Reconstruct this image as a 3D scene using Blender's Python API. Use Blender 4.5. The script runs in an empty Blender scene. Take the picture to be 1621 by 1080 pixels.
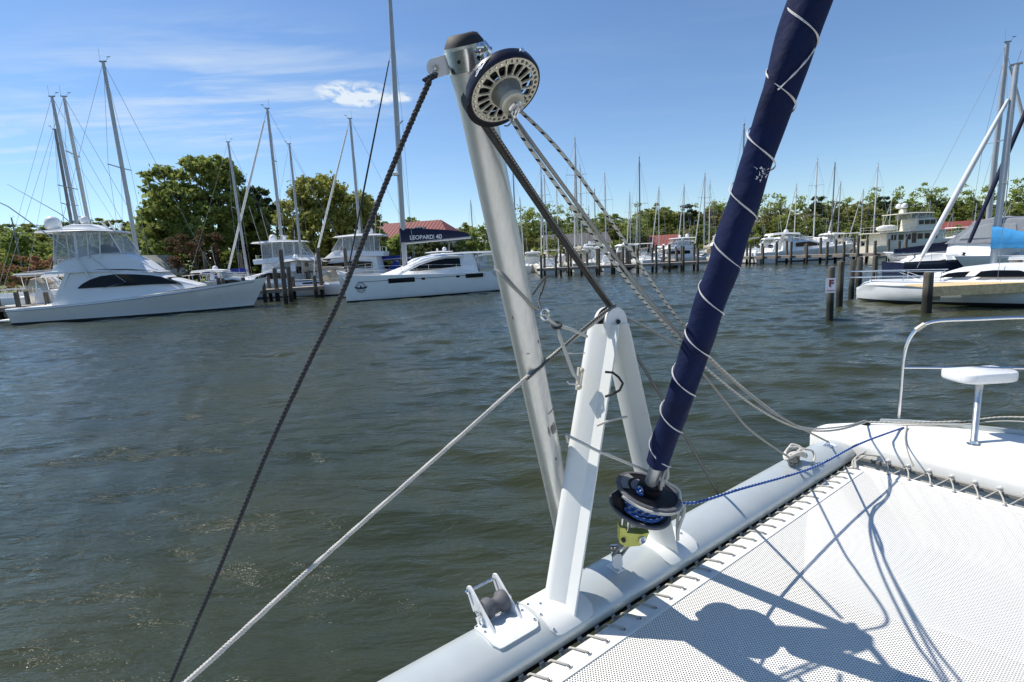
import bpy, bmesh, math, random
import numpy as np
from mathutils import Vector, Matrix

R = math.radians
sc = bpy.context.scene
C = sc.collection
rng = random.Random(7)

# ------------------------------------------------------------------ camera
W0, H0, FPX = 1621.0, 1080.0, 820.0
PITCH, ROLL = R(9.5), R(3.0)
CAM = Vector((0, 0, 2.8))
_rt = Vector((1, 0, 0)); _fw = Vector((0, math.cos(PITCH), -math.sin(PITCH))); _up = Vector((0, math.sin(PITCH), math.cos(PITCH)))
CR = _rt * math.cos(ROLL) - _up * math.sin(ROLL)
CU = _up * math.cos(ROLL) + _rt * math.sin(ROLL)
cam = bpy.data.cameras.new('camera'); cam_o = bpy.data.objects.new('camera', cam); C.objects.link(cam_o)
cam.sensor_width = 36; cam.lens = 36 * FPX / W0; cam.clip_start = 0.05; cam.clip_end = 3000
m = Matrix((CR, CU, -_fw)).transposed().to_4x4(); m.translation = CAM
cam_o.matrix_world = m
sc.camera = cam_o

# ------------------------------------------------------------------ sky, sun, exposure
SUN_AZ, SUN_EL = R(-66.7), R(53.6)
w = bpy.data.worlds.new('World'); sc.world = w; w.use_nodes = True
nt = w.node_tree; N = nt.nodes; LK = nt.links
bg = N['Background']; bg.inputs[1].default_value = 0.095
sky = N.new('ShaderNodeTexSky'); sky.sky_type = 'NISHITA'; sky.sun_disc = False
sky.sun_elevation = SUN_EL; sky.sun_rotation = SUN_AZ % (2 * math.pi)
sky.altitude = 0; sky.air_density = 1.0; sky.dust_density = 0.0; sky.ozone_density = 1.7
# thin cirrus on a high flat layer: direction divided by its height
tc = N.new('ShaderNodeTexCoord'); sep = N.new('ShaderNodeSeparateXYZ'); LK.new(tc.outputs['Generated'], sep.inputs[0])
def wmath(op, a, b=None, clamp=False):
    n = N.new('ShaderNodeMath'); n.operation = op; n.use_clamp = clamp
    for i, s in enumerate((a, b)):
        if s is None: continue
        if isinstance(s, (int, float)): n.inputs[i].default_value = s
        else: LK.new(s, n.inputs[i])
    return n.outputs[0]
zc = wmath('MAXIMUM', sep.outputs[2], 0.03)
cx = wmath('DIVIDE', sep.outputs[0], zc); cy = wmath('DIVIDE', sep.outputs[1], zc)
comb = N.new('ShaderNodeCombineXYZ'); LK.new(cx, comb.inputs[0]); LK.new(cy, comb.inputs[1])
def cloud_noise(scale, loc, rot, detail, lo, hi):
    mp = N.new('ShaderNodeMapping'); mp.inputs['Scale'].default_value = scale; mp.inputs['Location'].default_value = loc
    mp.inputs['Rotation'].default_value = (0, 0, rot); LK.new(comb.outputs[0], mp.inputs[0])
    n = N.new('ShaderNodeTexNoise'); n.inputs['Scale'].default_value = 1.0; n.inputs['Detail'].default_value = detail
    n.inputs['Roughness'].default_value = 0.62; n.inputs['Distortion'].default_value = 0.35
    LK.new(mp.outputs[0], n.inputs[0])
    r = N.new('ShaderNodeMapRange'); r.inputs['From Min'].default_value = lo; r.inputs['From Max'].default_value = hi
    LK.new(n.outputs[0], r.inputs[0]); return r.outputs[0]
def patch(px, py, rx, ry, rot=0.0):            # soft-edged area of the cloud layer around one direction
    x = (px - W0 / 2) / FPX; y = -(py - H0 / 2) / FPX
    d = CR * x + CU * y + _fw; ctr = (d.x / d.z, d.y / d.z)
    a = wmath('SUBTRACT', cx, ctr[0]); b_ = wmath('SUBTRACT', cy, ctr[1])
    ca, sa = math.cos(rot), math.sin(rot)
    u = wmath('DIVIDE', wmath('ADD', wmath('MULTIPLY', a, ca), wmath('MULTIPLY', b_, sa)), rx)
    v = wmath('DIVIDE', wmath('SUBTRACT', wmath('MULTIPLY', b_, ca), wmath('MULTIPLY', a, sa)), ry)
    r2 = wmath('ADD', wmath('MULTIPLY', u, u), wmath('MULTIPLY', v, v))
    return wmath('SUBTRACT', 1.0, r2, True)
wisp = cloud_noise((0.8, 2.6, 1), (3.1, 1.4, 0), 0.25, 9.0, 0.44, 0.74)
wisp2 = cloud_noise((0.9, 2.2, 1), (7.7, 0.4, 0), 0.15, 6.0, 0.50, 0.78)
zone = patch(335, 170, 1.75, 1.25, -0.5)
c1 = wmath('MULTIPLY', wmath('MULTIPLY', wisp, zone), 0.85)
c1 = wmath('MAXIMUM', c1, wmath('MULTIPLY', wmath('MULTIPLY', wisp2, patch(30, 215, 2.2, 2.0)), 0.9))
c1 = wmath('MAXIMUM', c1, wmath('MULTIPLY', wisp2, 0.05))
puff = cloud_noise((9.0, 5.0, 1), (1.7, 0.3, 0), 0.0, 10.0, 0.36, 0.64)
pz = wmath('MAXIMUM', patch(563, 151, 0.27, 0.30), wmath('MULTIPLY', patch(632, 154, 0.10, 0.14), 0.7))
c1 = wmath('MAXIMUM', c1, wmath('MULTIPLY', wmath('MULTIPLY', puff, pz), 2.6), True)
mixc = N.new('ShaderNodeMix'); mixc.data_type = 'RGBA'; LK.new(c1, mixc.inputs['Factor'])
mixc.inputs[7].default_value = (5.6, 6.3, 7.0, 1)
tint = N.new('ShaderNodeMix'); tint.data_type = 'RGBA'; tint.blend_type = 'MULTIPLY'; tint.inputs[0].default_value = 1; tint.inputs[7].default_value = (.78, .90, 1.04, 1)
LK.new(sky.outputs[0], tint.inputs[6]); LK.new(tint.outputs[2], mixc.inputs[6]); LK.new(mixc.outputs[2], bg.inputs[0])

sun = bpy.data.lights.new('sun', 'SUN'); sun.energy = 3.9; sun.angle = R(0.53); sun.color = (1.0, 0.94, 0.85)
sun_o = bpy.data.objects.new('sun', sun); C.objects.link(sun_o)
SD = Vector((math.sin(SUN_AZ) * math.cos(SUN_EL), math.cos(SUN_AZ) * math.cos(SUN_EL), math.sin(SUN_EL)))
sun_o.rotation_euler = SD.to_track_quat('Z', 'Y').to_euler(); sun_o.location = SD * 200
sc.view_settings.view_transform = 'Standard'; sc.view_settings.look = 'None'; sc.view_settings.gamma = 1
sc.view_settings.exposure = 0.52; sc.view_settings.use_curve_mapping = False
sc.render.engine = 'CYCLES'
sc.cycles.max_bounces = 7; sc.cycles.transparent_max_bounces = 16; sc.cycles.use_denoising = True
sc.cycles.caustics_reflective = False; sc.cycles.caustics_refractive = False; sc.cycles.sample_clamp_indirect = 4; sc.cycles.sample_clamp_direct = 1.6

# ------------------------------------------------------------------ pixels -> positions
def ray(px, py):
    return CR * ((px - W0 / 2) / FPX) + CU * (-(py - H0 / 2) / FPX) + _fw
def on_z(px, py, z):
    d = ray(px, py); return CAM + d * ((z - CAM.z) / d.z)
def at_y(px, py, Y):
    d = ray(px, py); return CAM + d * (Y / d.y)
def at_d(px, py, t): return CAM + ray(px, py) * t
# our own boat's frame: u along the crossbeam to starboard, v forward, z up
BB = Vector((math.sin(R(54)), math.cos(R(54)), 0)); BF = Vector((-BB.y, BB.x, 0)); BROT = R(36)
def to_boat(P): return Vector((P.dot(BB), P.dot(BF), P.z))
def to_world(u, v, z): return BB * u + BF * v + Vector((0, 0, z))
def at_u(px, py, u):
    d = to_boat(ray(px, py)); return Vector((0, 0, CAM.z)) + d * (u / d.x)
def at_v(px, py, v):
    d = to_boat(ray(px, py)); return Vector((0, 0, CAM.z)) + d * (v / d.y)
def at_bz(px, py, z): return to_boat(on_z(px, py, z))
def at_bd(px, py, t): return to_boat(at_d(px, py, t))

# ------------------------------------------------------------------ mesh helpers
class MB:
    """collects faces (with a material slot and uv each) for one mesh"""
    def __init__(s): s.v = []; s.f = []; s.m = []; s.uv = []
    def add(s, verts, faces, mi=0, uvs=None):
        o = len(s.v); s.v += [tuple(p) for p in verts]
        for i, f in enumerate(faces):
            s.f.append(tuple(o + k for k in f)); s.m.append(mi); s.uv.append(uvs[i] if uvs else None)
        return s
    def box(s, c, d, rz=0.0, mi=0, M=None):
        x, y, z = (k / 2 for k in d); vs = []
        for p in ((-x,-y,-z),(x,-y,-z),(x,y,-z),(-x,y,-z),(-x,-y,z),(x,-y,z),(x,y,z),(-x,y,z)):
            q = Vector(p)
            if M is not None: q = M @ q
            elif rz: q = Vector((q.x*math.cos(rz)-q.y*math.sin(rz), q.x*math.sin(rz)+q.y*math.cos(rz), q.z))
            vs.append(q + Vector(c))
        return s.add(vs, [(0,3,2,1),(4,5,6,7),(0,1,5,4),(1,2,6,5),(2,3,7,6),(3,0,4,7)], mi)
    def loft(s, rings, close=True, cap0=True, cap1=True, mi=0, mis=None, uvw=None):
        n = len(rings[0]); vs = [p for r in rings for p in r]; fs = []; ms = []; uvs = []
        k = n if close else n - 1
        for i in range(len(rings) - 1):
            for j in range(k):
                j2 = (j + 1) % n
                fs.append((i*n+j, i*n+j2, (i+1)*n+j2, (i+1)*n+j)); ms.append(mis[j] if mis else mi)
                if uvw: uvs.append(((j/n, uvw[i]), ((j+1)/n, uvw[i]), ((j+1)/n, uvw[i+1]), (j/n, uvw[i+1])))
                else: uvs.append(None)
        if cap0: fs.append(tuple(range(n))[::-1]); ms.append(mi); uvs.append(None)
        if cap1: fs.append(tuple((len(rings)-1)*n + j for j in range(n))); ms.append(mi); uvs.append(None)
        o = len(s.v); s.v += [tuple(p) for p in vs]
        for f, a, u in zip(fs, ms, uvs): s.f.append(tuple(o + q for q in f)); s.m.append(a); s.uv.append(u)
        return s
    def tube(s, path, r, n=8, mi=0, cap=True, closed=False, tw=0.0):
        P = [Vector(p) for p in path]; fr = frames(P, closed); rs = r if isinstance(r, (list, tuple)) else [r] * len(P)
        L = [0.0]
        for i in range(1, len(P)): L.append(L[-1] + (P[i] - P[i-1]).length)
        rings = [[P[i] + (fr[i][0]*math.cos(2*math.pi*j/n + tw*i) + fr[i][1]*math.sin(2*math.pi*j/n + tw*i)) * rs[i] for j in range(n)] for i in range(len(P))]
        if closed: rings.append(rings[0]); L.append(L[-1] + (P[0]-P[-1]).length); cap = False
        return s.loft(rings, True, cap, cap, mi, None, L)
    def lathe(s, prof, o, ax, n=24, mi=0, cap=False):
        o = Vector(o); ax = Vector(ax).normalized(); a, b = perp(ax)
        rings = [[o + ax*h + (a*math.cos(2*math.pi*j/n) + b*math.sin(2*math.pi*j/n))*r for j in range(n)] for r, h in prof]
        return s.loft(rings, True, cap, cap, mi)
    def prism(s, poly, fn, t0, t1, mi=0):
        """poly: 2D outline; fn(a, b, t) -> point"""
        n = len(poly); vs = [fn(a, b, t0) for a, b in poly] + [fn(a, b, t1) for a, b in poly]
        fs = [tuple(range(n))[::-1], tuple(range(n, 2*n))] + [(i, (i+1) % n, n+(i+1) % n, n+i) for i in range(n)]
        return s.add(vs, fs, mi)
    def ball(s, c, r, n=12, mi=0, sq=(1,1,1)):
        c = Vector(c); k = max(6, n // 2)
        rings = [[c + Vector((math.sin(math.pi*i/k)*math.cos(2*math.pi*j/n)*sq[0], math.sin(math.pi*i/k)*math.sin(2*math.pi*j/n)*sq[1], -math.cos(math.pi*i/k)*sq[2]))*r for j in range(n)] for i in range(1, k)]
        s.loft(rings, True, True, True, mi); return s
    def build(s, name, mats, parent=None, loc=None, smooth=40, base=None):
        me = bpy.data.meshes.new(name)
        vs = s.v
        if base is not None: vs = [(p[0]-base[0], p[1]-base[1], p[2]-base[2]) for p in vs]
        me.from_pydata(vs, [], s.f); me.update()
        if not isinstance(mats, (list, tuple)): mats = [mats]
        for q in mats: me.materials.append(q)
        if len(mats) > 1: me.polygons.foreach_set('material_index', s.m)
        if any(u is not None for u in s.uv):
            ul = me.uv_layers.new(name='UVMap'); k = 0; flat = []
            for f, u in zip(s.f, s.uv):
                for i in range(len(f)):
                    flat += list(u[i]) if u else [0.0, 0.0]
            ul.data.foreach_set('uv', flat)
        bm = bmesh.new(); bm.from_mesh(me); bmesh.ops.recalc_face_normals(bm, faces=bm.faces); bm.to_mesh(me); bm.free()
        if smooth:
            me.polygons.foreach_set('use_smooth', [True] * len(me.polygons)); me.set_sharp_from_angle(angle=R(smooth))
        o = bpy.data.objects.new(name, me); C.objects.link(o)
        if parent: o.parent = parent
        if loc is not None: o.location = loc
        return o
def perp(ax):
    t = Vector((0, 0, 1)) if abs(ax.z) < 0.9 else Vector((1, 0, 0))
    a = ax.cross(t).normalized(); return a, ax.cross(a).normalized()
def frames(P, closed=False):
    n = len(P); T = []
    for i in range(n):
        if closed: t = P[(i+1) % n] - P[i-1]
        else: t = P[min(i+1, n-1)] - P[max(i-1, 0)]
        T.append(t.normalized() if t.length > 1e-9 else Vector((0, 0, 1)))
    a, b = perp(T[0]); out = [(a, b)]
    for i in range(1, n):
        a = (a - T[i]*a.dot(T[i])).normalized(); out.append((a, T[i].cross(a)))
    return out
def spline(pts, step=0.02, closed=False):
    P = [Vector(p) for p in pts]; out = []; n = len(P)
    if n == 2 and not closed: P = [P[0], P[0].lerp(P[1], .5), P[1]]; n = 3
    rngk = n if closed else n - 1
    for i in range(rngk):
        if closed: p0, p1, p2, p3 = P[i-1], P[i], P[(i+1) % n], P[(i+2) % n]
        else: p0, p1, p2, p3 = P[max(i-1,0)], P[i], P[i+1], P[min(i+2,n-1)]
        k = max(1, int((p2-p1).length/step))
        for j in range(k):
            t = j/k
            out.append(0.5*((2*p1)+(p2-p0)*t+(2*p0-5*p1+4*p2-p3)*t*t+(3*p1-p0-3*p2+p3)*t**3))
    if not closed: out.append(P[-1])
    return out
def obj(name, mb, mat, parent=None, **k): return mb.build(name, mat, parent, **k)
def tag(o, label, cat, group=None, kind=None):
    if label: o['label'] = label
    if cat: o['category'] = cat
    if group: o['group'] = group
    if kind: o['kind'] = kind
    return o
def thing(name, label, cat, loc=(0,0,0), rz=0.0, group=None):
    o = bpy.data.objects.new(name, None); C.objects.link(o); o.location = loc; o.rotation_euler = (0, 0, rz); o.empty_display_size = 0.1
    return tag(o, label, cat, group)
def struct(o): o['kind'] = 'structure'; return o
def dup(root, loc, rz, label=None, group=None, scale=1.0):
    r = root.copy(); C.objects.link(r); r.location = loc; r.rotation_euler = (0, 0, rz); r.scale = (scale,)*3
    if label: r['label'] = label
    if group: r['group'] = group
    for ch in KIDS(root):
        c = ch.copy(); C.objects.link(c); c.parent = r
        for g in KIDS(ch):
            d = g.copy(); C.objects.link(d); d.parent = c
    return r
def KIDS(o): return list(o.children)
def fast_mesh(name, verts, faces, mat, parent=None, loc=None, smooth=False):
    """numpy arrays -> mesh; faces (n,4)"""
    me = bpy.data.meshes.new(name); me.vertices.add(len(verts)); me.vertices.foreach_set('co', np.asarray(verts, np.float32).ravel())
    n, k = faces.shape; me.loops.add(n*k); me.loops.foreach_set('vertex_index', faces.astype(np.int32).ravel())
    me.polygons.add(n); me.polygons.foreach_set('loop_start', np.arange(0, n*k, k, dtype=np.int32))
    if smooth: me.polygons.foreach_set('use_smooth', np.ones(n, bool))
    me.update(calc_edges=True); me.materials.append(mat)
    o = bpy.data.objects.new(name, me); C.objects.link(o)
    if parent: o.parent = parent
    if loc is not None: o.location = loc
    return o

# ------------------------------------------------------------------ materials
MATS = {}
def mat(name, col, rough=0.5, metal=0.0, var=0.0, vscale=8.0, bump=0.0, bscale=60.0, spec=0.5, coat=0.0, dirt=None, dscale=3.0, dlo=0.5, dhi=0.75):
    if name in MATS: return MATS[name]
    m = bpy.data.materials.new(name); m.use_nodes = True; t = m.node_tree; b = t.nodes['Principled BSDF']
    b.inputs['Base Color'].default_value = (*col, 1); b.inputs['Roughness'].default_value = rough; b.inputs['Metallic'].default_value = metal
    b.inputs['Specular IOR Level'].default_value = spec; b.inputs['Coat Weight'].default_value = coat
    tc = t.nodes.new('ShaderNodeTexCoord'); src = None
    if var:
        n = t.nodes.new('ShaderNodeTexNoise'); n.inputs['Scale'].default_value = vscale; n.inputs['Detail'].default_value = 6; n.inputs['Roughness'].default_value = .6
        t.links.new(tc.outputs['Object'], n.inputs[0])
        mr = t.nodes.new('ShaderNodeMapRange'); mr.inputs['From Min'].default_value = .3; mr.inputs['From Max'].default_value = .7
        mr.inputs['To Min'].default_value = 1 - var; mr.inputs['To Max'].default_value = 1 + var; t.links.new(n.outputs[0], mr.inputs[0])
        mx = t.nodes.new('ShaderNodeMix'); mx.data_type = 'RGBA'; mx.blend_type = 'MULTIPLY'; mx.inputs[0].default_value = 1; mx.inputs[6].default_value = (*col, 1)
        t.links.new(mr.outputs[0], mx.inputs[7]); src = mx.outputs[2]
        rr = t.nodes.new('ShaderNodeMapRange'); rr.inputs['To Min'].default_value = rough*.8; rr.inputs['To Max'].default_value = min(1, rough*1.25)
        t.links.new(n.outputs[0], rr.inputs[0]); t.links.new(rr.outputs[0], b.inputs['Roughness'])
    if dirt:
        n = t.nodes.new('ShaderNodeTexNoise'); n.inputs['Scale'].default_value = dscale; n.inputs['Detail'].default_value = 9; n.inputs['Roughness'].default_value = .72
        t.links.new(tc.outputs['Object'], n.inputs[0])
        mr = t.nodes.new('ShaderNodeMapRange'); mr.inputs['From Min'].default_value = dlo; mr.inputs['From Max'].default_value = dhi; t.links.new(n.outputs[0], mr.inputs[0])
        mx = t.nodes.new('ShaderNodeMix'); mx.data_type = 'RGBA'; mx.inputs[7].default_value = (*dirt, 1)
        t.links.new(mr.outputs[0], mx.inputs[0])
        if src: t.links.new(src, mx.inputs[6])
        else: mx.inputs[6].default_value = (*col, 1)
        src = mx.outputs[2]
    if src: t.links.new(src, b.inputs['Base Color'])
    if bump:
        n = t.nodes.new('ShaderNodeTexNoise'); n.inputs['Scale'].default_value = bscale; n.inputs['Detail'].default_value = 4
        t.links.new(tc.outputs['Object'], n.inputs[0])
        bp = t.nodes.new('ShaderNodeBump'); bp.inputs['Strength'].default_value = bump; bp.inputs['Distance'].default_value = .01
        t.links.new(n.outputs[0], bp.inputs['Height']); t.links.new(bp.outputs[0], b.inputs['Normal'])
    MATS[name] = m; return m
def nodes_of(m): return m.node_tree.nodes, m.node_tree.links, m.node_tree.nodes['Principled BSDF']

gel = mat('gelcoat_white', (.80, .81, .81), .28, var=.025, vscale=1.2)
gel2 = mat('gelcoat_cream', (.72, .68, .57), .32, var=.05, vscale=3, dirt=(.5,.48,.4), dlo=.58, dhi=.85)
deckw = mat('deck_white', (.82, .81, .76), .55, var=.04, vscale=5, bump=.25, bscale=220, dirt=(.66,.63,.52), dscale=1.8, dlo=.56, dhi=.85)
antif = mat('antifouling', (.02, .022, .028), .75, var=.3)
navy_stripe = mat('navy_stripe', (.012, .018, .05), .35)
glassd = mat('dark_window', (.006, .007, .009), .08, spec=.22)
silver = mat('brushed_aluminium', (.62, .63, .63), .42, 1.0, var=.08, vscale=30)
steel = mat('stainless', (.72, .72, .72), .16, 1.0, var=.05, vscale=40)
alu_mast = mat('mast_aluminium', (.42, .43, .44), .45, .5, var=.08, vscale=1.5)
mast_white = mat('mast_white', (.58, .58, .57), .4, var=.06, vscale=1.5)
mast_dark = mat('mast_dark', (.20, .20, .20), .5, .3, var=.1, vscale=1.5)
wire = mat('rigging_wire', (.30, .31, .32), .4, .7)
blackp = mat('black_plastic', (.006, .006, .009), .5, var=.2, vscale=40, spec=.2)
black_rub = mat('black_rubber', (.02, .02, .02), .7)
navy_cloth = mat('navy_canvas', (.010, .014, .045), .85, var=.25, vscale=6, bump=.4, bscale=9)
blue_cloth = mat('royal_blue_canvas', (.012, .03, .22), .85, var=.2, vscale=5, bump=.4, bscale=9)
sky_cloth = mat('sky_blue_canvas', (.05, .30, .62), .8, var=.2, vscale=4, bump=.7, bscale=6)
tan_cloth = mat('tan_canvas', (.42, .36, .26), .9, var=.15, vscale=4, bump=.4, bscale=9)
grey_cloth = mat('grey_canvas', (.20, .22, .25), .9, var=.15, vscale=4, bump=.4, bscale=9)
white_cloth = mat('white_canvas', (.74, .74, .72), .8, var=.08, vscale=4, bump=.4, bscale=9)
green_cloth = mat('green_canvas', (.03, .09, .05), .85, var=.2, vscale=4)
wood_dock = mat('weathered_timber', (.27, .23, .19), .9, var=.3, vscale=3, bump=.6, bscale=20)
def pole_mat():
    """old anodised tube: streaks along the length, scuffs"""
    m = mat('anodised_tube', (.58, .575, .54), .34, .55); n, l, b = nodes_of(m)
    tc = n.new('ShaderNodeTexCoord'); mp = n.new('ShaderNodeMapping'); mp.inputs['Scale'].default_value = (60, 60, 5); l.new(tc.outputs['Object'], mp.inputs[0])
    a = n.new('ShaderNodeTexNoise'); a.inputs['Scale'].default_value = 1; a.inputs['Detail'].default_value = 8; a.inputs['Roughness'].default_value = .7; l.new(mp.outputs[0], a.inputs[0])
    r = n.new('ShaderNodeValToRGB'); r.color_ramp.elements[0].position = .3; r.color_ramp.elements[0].color = (.60, .60, .57, 1); r.color_ramp.elements[1].position = .72; r.color_ramp.elements[1].color = (.74, .735, .70, 1)
    e = r.color_ramp.elements.new(.19); e.color = (.16, .16, .15, 1)
    l.new(a.outputs[0], r.inputs[0]); l.new(r.outputs[0], b.inputs['Base Color']); return m
tube_mat = pole_mat()
beam_mat = mat('beam_anodised', (.51, .55, .545), .33, .28, var=.05, vscale=4, dirt=(.50,.52,.50), dscale=9, dlo=.55, dhi=.9)
strut_mat = mat('strut_painted', (.72, .73, .70), .36, var=.03, vscale=5, dirt=(.55,.55,.5), dscale=7, dlo=.62, dhi=.95)
cast_mat = mat('cast_white', (.74, .755, .75), .5, var=.05, vscale=12, dirt=(.48,.47,.42), dscale=14, dlo=.58, dhi=.9)
rubber_grey = mat('grey_roller_rubber', (.105, .105, .115), .65, var=.25, vscale=30)
def rope_mat(name, base, fleck=None, pitch=.034, frac=.28, n_around=2, rough=.85, fuzz=.12):
    """braided cover: fine diagonal braid, optional tracer flecks, from tube uv (u round, v metres)"""
    m = mat(name, base, rough, spec=.25); n, l, b = nodes_of(m)
    uv = n.new('ShaderNodeUVMap'); s = n.new('ShaderNodeSeparateXYZ'); l.new(uv.outputs[0], s.inputs[0])
    def M(op, a, c=None):
        q = n.new('ShaderNodeMath'); q.operation = op
        for i, x in enumerate((a, c)):
            if x is None: continue
            if isinstance(x, (int, float)): q.inputs[i].default_value = x
            else: l.new(x, q.inputs[i])
        return q.outputs[0]
    u, v = s.outputs[0], s.outputs[1]
    p = M('MULTIPLY', u, 6.0); q = M('MULTIPLY', v, 130.0)
    b1 = M('ABSOLUTE', M('SINE', M('MULTIPLY', M('ADD', p, q), math.pi))); b2 = M('ABSOLUTE', M('SINE', M('MULTIPLY', M('SUBTRACT', p, q), math.pi)))
    br = M('MULTIPLY', b1, b2)
    mr = n.new('ShaderNodeMapRange'); mr.inputs['To Min'].default_value = 1 - 2.2*fuzz; mr.inputs['To Max'].default_value = 1 + fuzz; l.new(br, mr.inputs[0])
    mx = n.new('ShaderNodeMix'); mx.data_type = 'RGBA'; mx.blend_type = 'MULTIPLY'; mx.inputs[0].default_value = 1; mx.inputs[6].default_value = (*base, 1); l.new(mr.outputs[0], mx.inputs[7])
    col = mx.outputs[2]
    if fleck:
        w1 = M('FRACT', M('ADD', M('DIVIDE', v, pitch), M('MULTIPLY', u, 1.0)))
        w2 = M('FRACT', M('MULTIPLY', u, float(n_around)))
        k = M('MULTIPLY', M('LESS_THAN', w1, frac), M('LESS_THAN', w2, .62))
        m2 = n.new('ShaderNodeMix'); m2.data_type = 'RGBA'; l.new(k, m2.inputs[0]); l.new(col, m2.inputs[6]); m2.inputs[7].default_value = (*fleck, 1); col = m2.outputs[2]
    l.new(col, b.inputs['Base Color'])
    bp = n.new('ShaderNodeBump'); bp.inputs['Strength'].default_value = .6; bp.inputs['Distance'].default_value = .002; l.new(br, bp.inputs['Height']); l.new(bp.outputs[0], b.inputs['Normal'])
    return m
rp_white = rope_mat('rope_white', (.66, .64, .58))
rp_grey = rope_mat('rope_grey', (.36, .35, .32))
rp_fleck = rope_mat('rope_white_black_fleck', (.64, .62, .55), (.03, .03, .035), .034, .30, 2)
rp_blue = rope_mat('rope_blue_white_fleck', (.025, .10, .36), (.55, .60, .66), .030, .38, 2)
rp_dark = rope_mat('rope_dark_grey', (.075, .072, .07), fuzz=.3)
rp_dark_fleck = rope_mat('rope_dark_grey_fleck', (.10, .10, .095), (.30, .29, .27), .012, .5, 3)
rp_black = mat('rope_black_strand', (.030, .031, .035), .8, var=.35, vscale=120)
rp_wstrand = mat('rope_white_strand', (.52, .50, .46), .85, var=.14, vscale=150)
sail_cloth = mat('navy_sail_cover', (.003, .0095, .048), .8, var=.35, vscale=5, bump=1.0, bscale=16, spec=.25)
cord_mat = mat('white_cord', (.62, .60, .60), .8, var=.15, vscale=200)
yellow = mat('yellow_plastic', (.56, .56, .12), .45, var=.1, vscale=20, dirt=(.25,.23,.08), dscale=25, dlo=.6, dhi=.85)
reel_rim = mat('reel_rim_indigo', (.010, .009, .022), .36, .2, var=.15, vscale=30)
reel_face = mat('reel_face_beige', (.56, .53, .44), .45, .2, var=.08, vscale=30)
reel_core = mat('reel_core_grey', (.24, .24, .225), .4, .5, var=.15, vscale=30)
decal_white = mat('decal_white', (.72, .73, .78), .5)
def net_mat():
    """trampoline cloth: staggered round holes, real openings"""
    m = mat('trampoline_mesh', (.80, .795, .755), .75, spec=.2); n, l, b = nodes_of(m)
    tc = n.new('ShaderNodeTexCoord'); s = n.new('ShaderNodeSeparateXYZ'); l.new(tc.outputs['Object'], s.inputs[0])
    def M(op, a, c=None):
        q = n.new('ShaderNodeMath'); q.operation = op
        for i, x in enumerate((a, c)):
            if x is None: continue
            if isinstance(x, (int, float)): q.inputs[i].default_value = x
            else: l.new(x, q.inputs[i])
        return q.outputs[0]
    P = .0130
    u = M('DIVIDE', s.outputs[0], P); v = M('DIVIDE', s.outputs[1], P * .62)
    row = M('FLOOR', v); off = M('MULTIPLY', M('MODULO', M('ABSOLUTE', row), 2.0), .5)
    fu = M('SUBTRACT', M('FRACT', M('ADD', u, off)), .5); fv = M('MULTIPLY', M('SUBTRACT', M('FRACT', v), .5), .62)
    r = M('SQRT', M('ADD', M('MULTIPLY', fu, fu), M('MULTIPLY', fv, fv)))
    hole = M('LESS_THAN', r, .235)
    edge = n.new('ShaderNodeMapRange'); edge.inputs['From Min'].default_value = .24; edge.inputs['From Max'].default_value = .36; edge.inputs['To Min'].default_value = .0; edge.inputs['To Max'].default_value = 1; l.new(r, edge.inputs[0])
    bp = n.new('ShaderNodeBump'); bp.inputs['Strength'].default_value = .5; bp.inputs['Distance'].default_value = .003; l.new(edge.outputs[0], bp.inputs['Height']); l.new(bp.outputs[0], b.inputs['Normal'])
    ns = n.new('ShaderNodeTexNoise'); ns.inputs['Scale'].default_value = 1.6; ns.inputs['Detail'].default_value = 6; l.new(tc.outputs['Object'], ns.inputs[0])
    cr = n.new('ShaderNodeValToRGB'); cr.color_ramp.elements[0].position = .35; cr.color_ramp.elements[0].color = (.84, .82, .765, 1); cr.color_ramp.elements[1].position = .6; cr.color_ramp.elements[1].color = (.86, .85, .81, 1); l.new(ns.outputs[0], cr.inputs[0]); l.new(cr.outputs[0], b.inputs['Base Color'])
    tr = n.new('ShaderNodeBsdfTransparent'); mx = n.new('ShaderNodeMixShader'); l.new(hole, mx.inputs[0]); l.new(b.outputs[0], mx.inputs[1]); l.new(tr.outputs[0], mx.inputs[2])
    l.new(mx.outputs[0], n['Material Output'].inputs[0]); return m
mesh_net = net_mat()
hem_mat = mat('trampoline_hem', (.82, .795, .73), .7, var=.04, vscale=12, bump=.3, bscale=300)
stitch_mat = mat('stitching', (.62, .57, .44), .8)
def vinyl_mat():
    m = mat('clear_vinyl', (.55, .58, .60), .12, spec=.6); n, l, b = nodes_of(m)
    tr = n.new('ShaderNodeBsdfTransparent'); tr.inputs[0].default_value = (.82, .86, .88, 1)
    mx = n.new('ShaderNodeMixShader'); mx.inputs[0].default_value = .66; l.new(b.outputs[0], mx.inputs[1]); l.new(tr.outputs[0], mx.inputs[2]); l.new(mx.outputs[0], n['Material Output'].inputs[0]); return m
vinyl = vinyl_mat()
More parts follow.
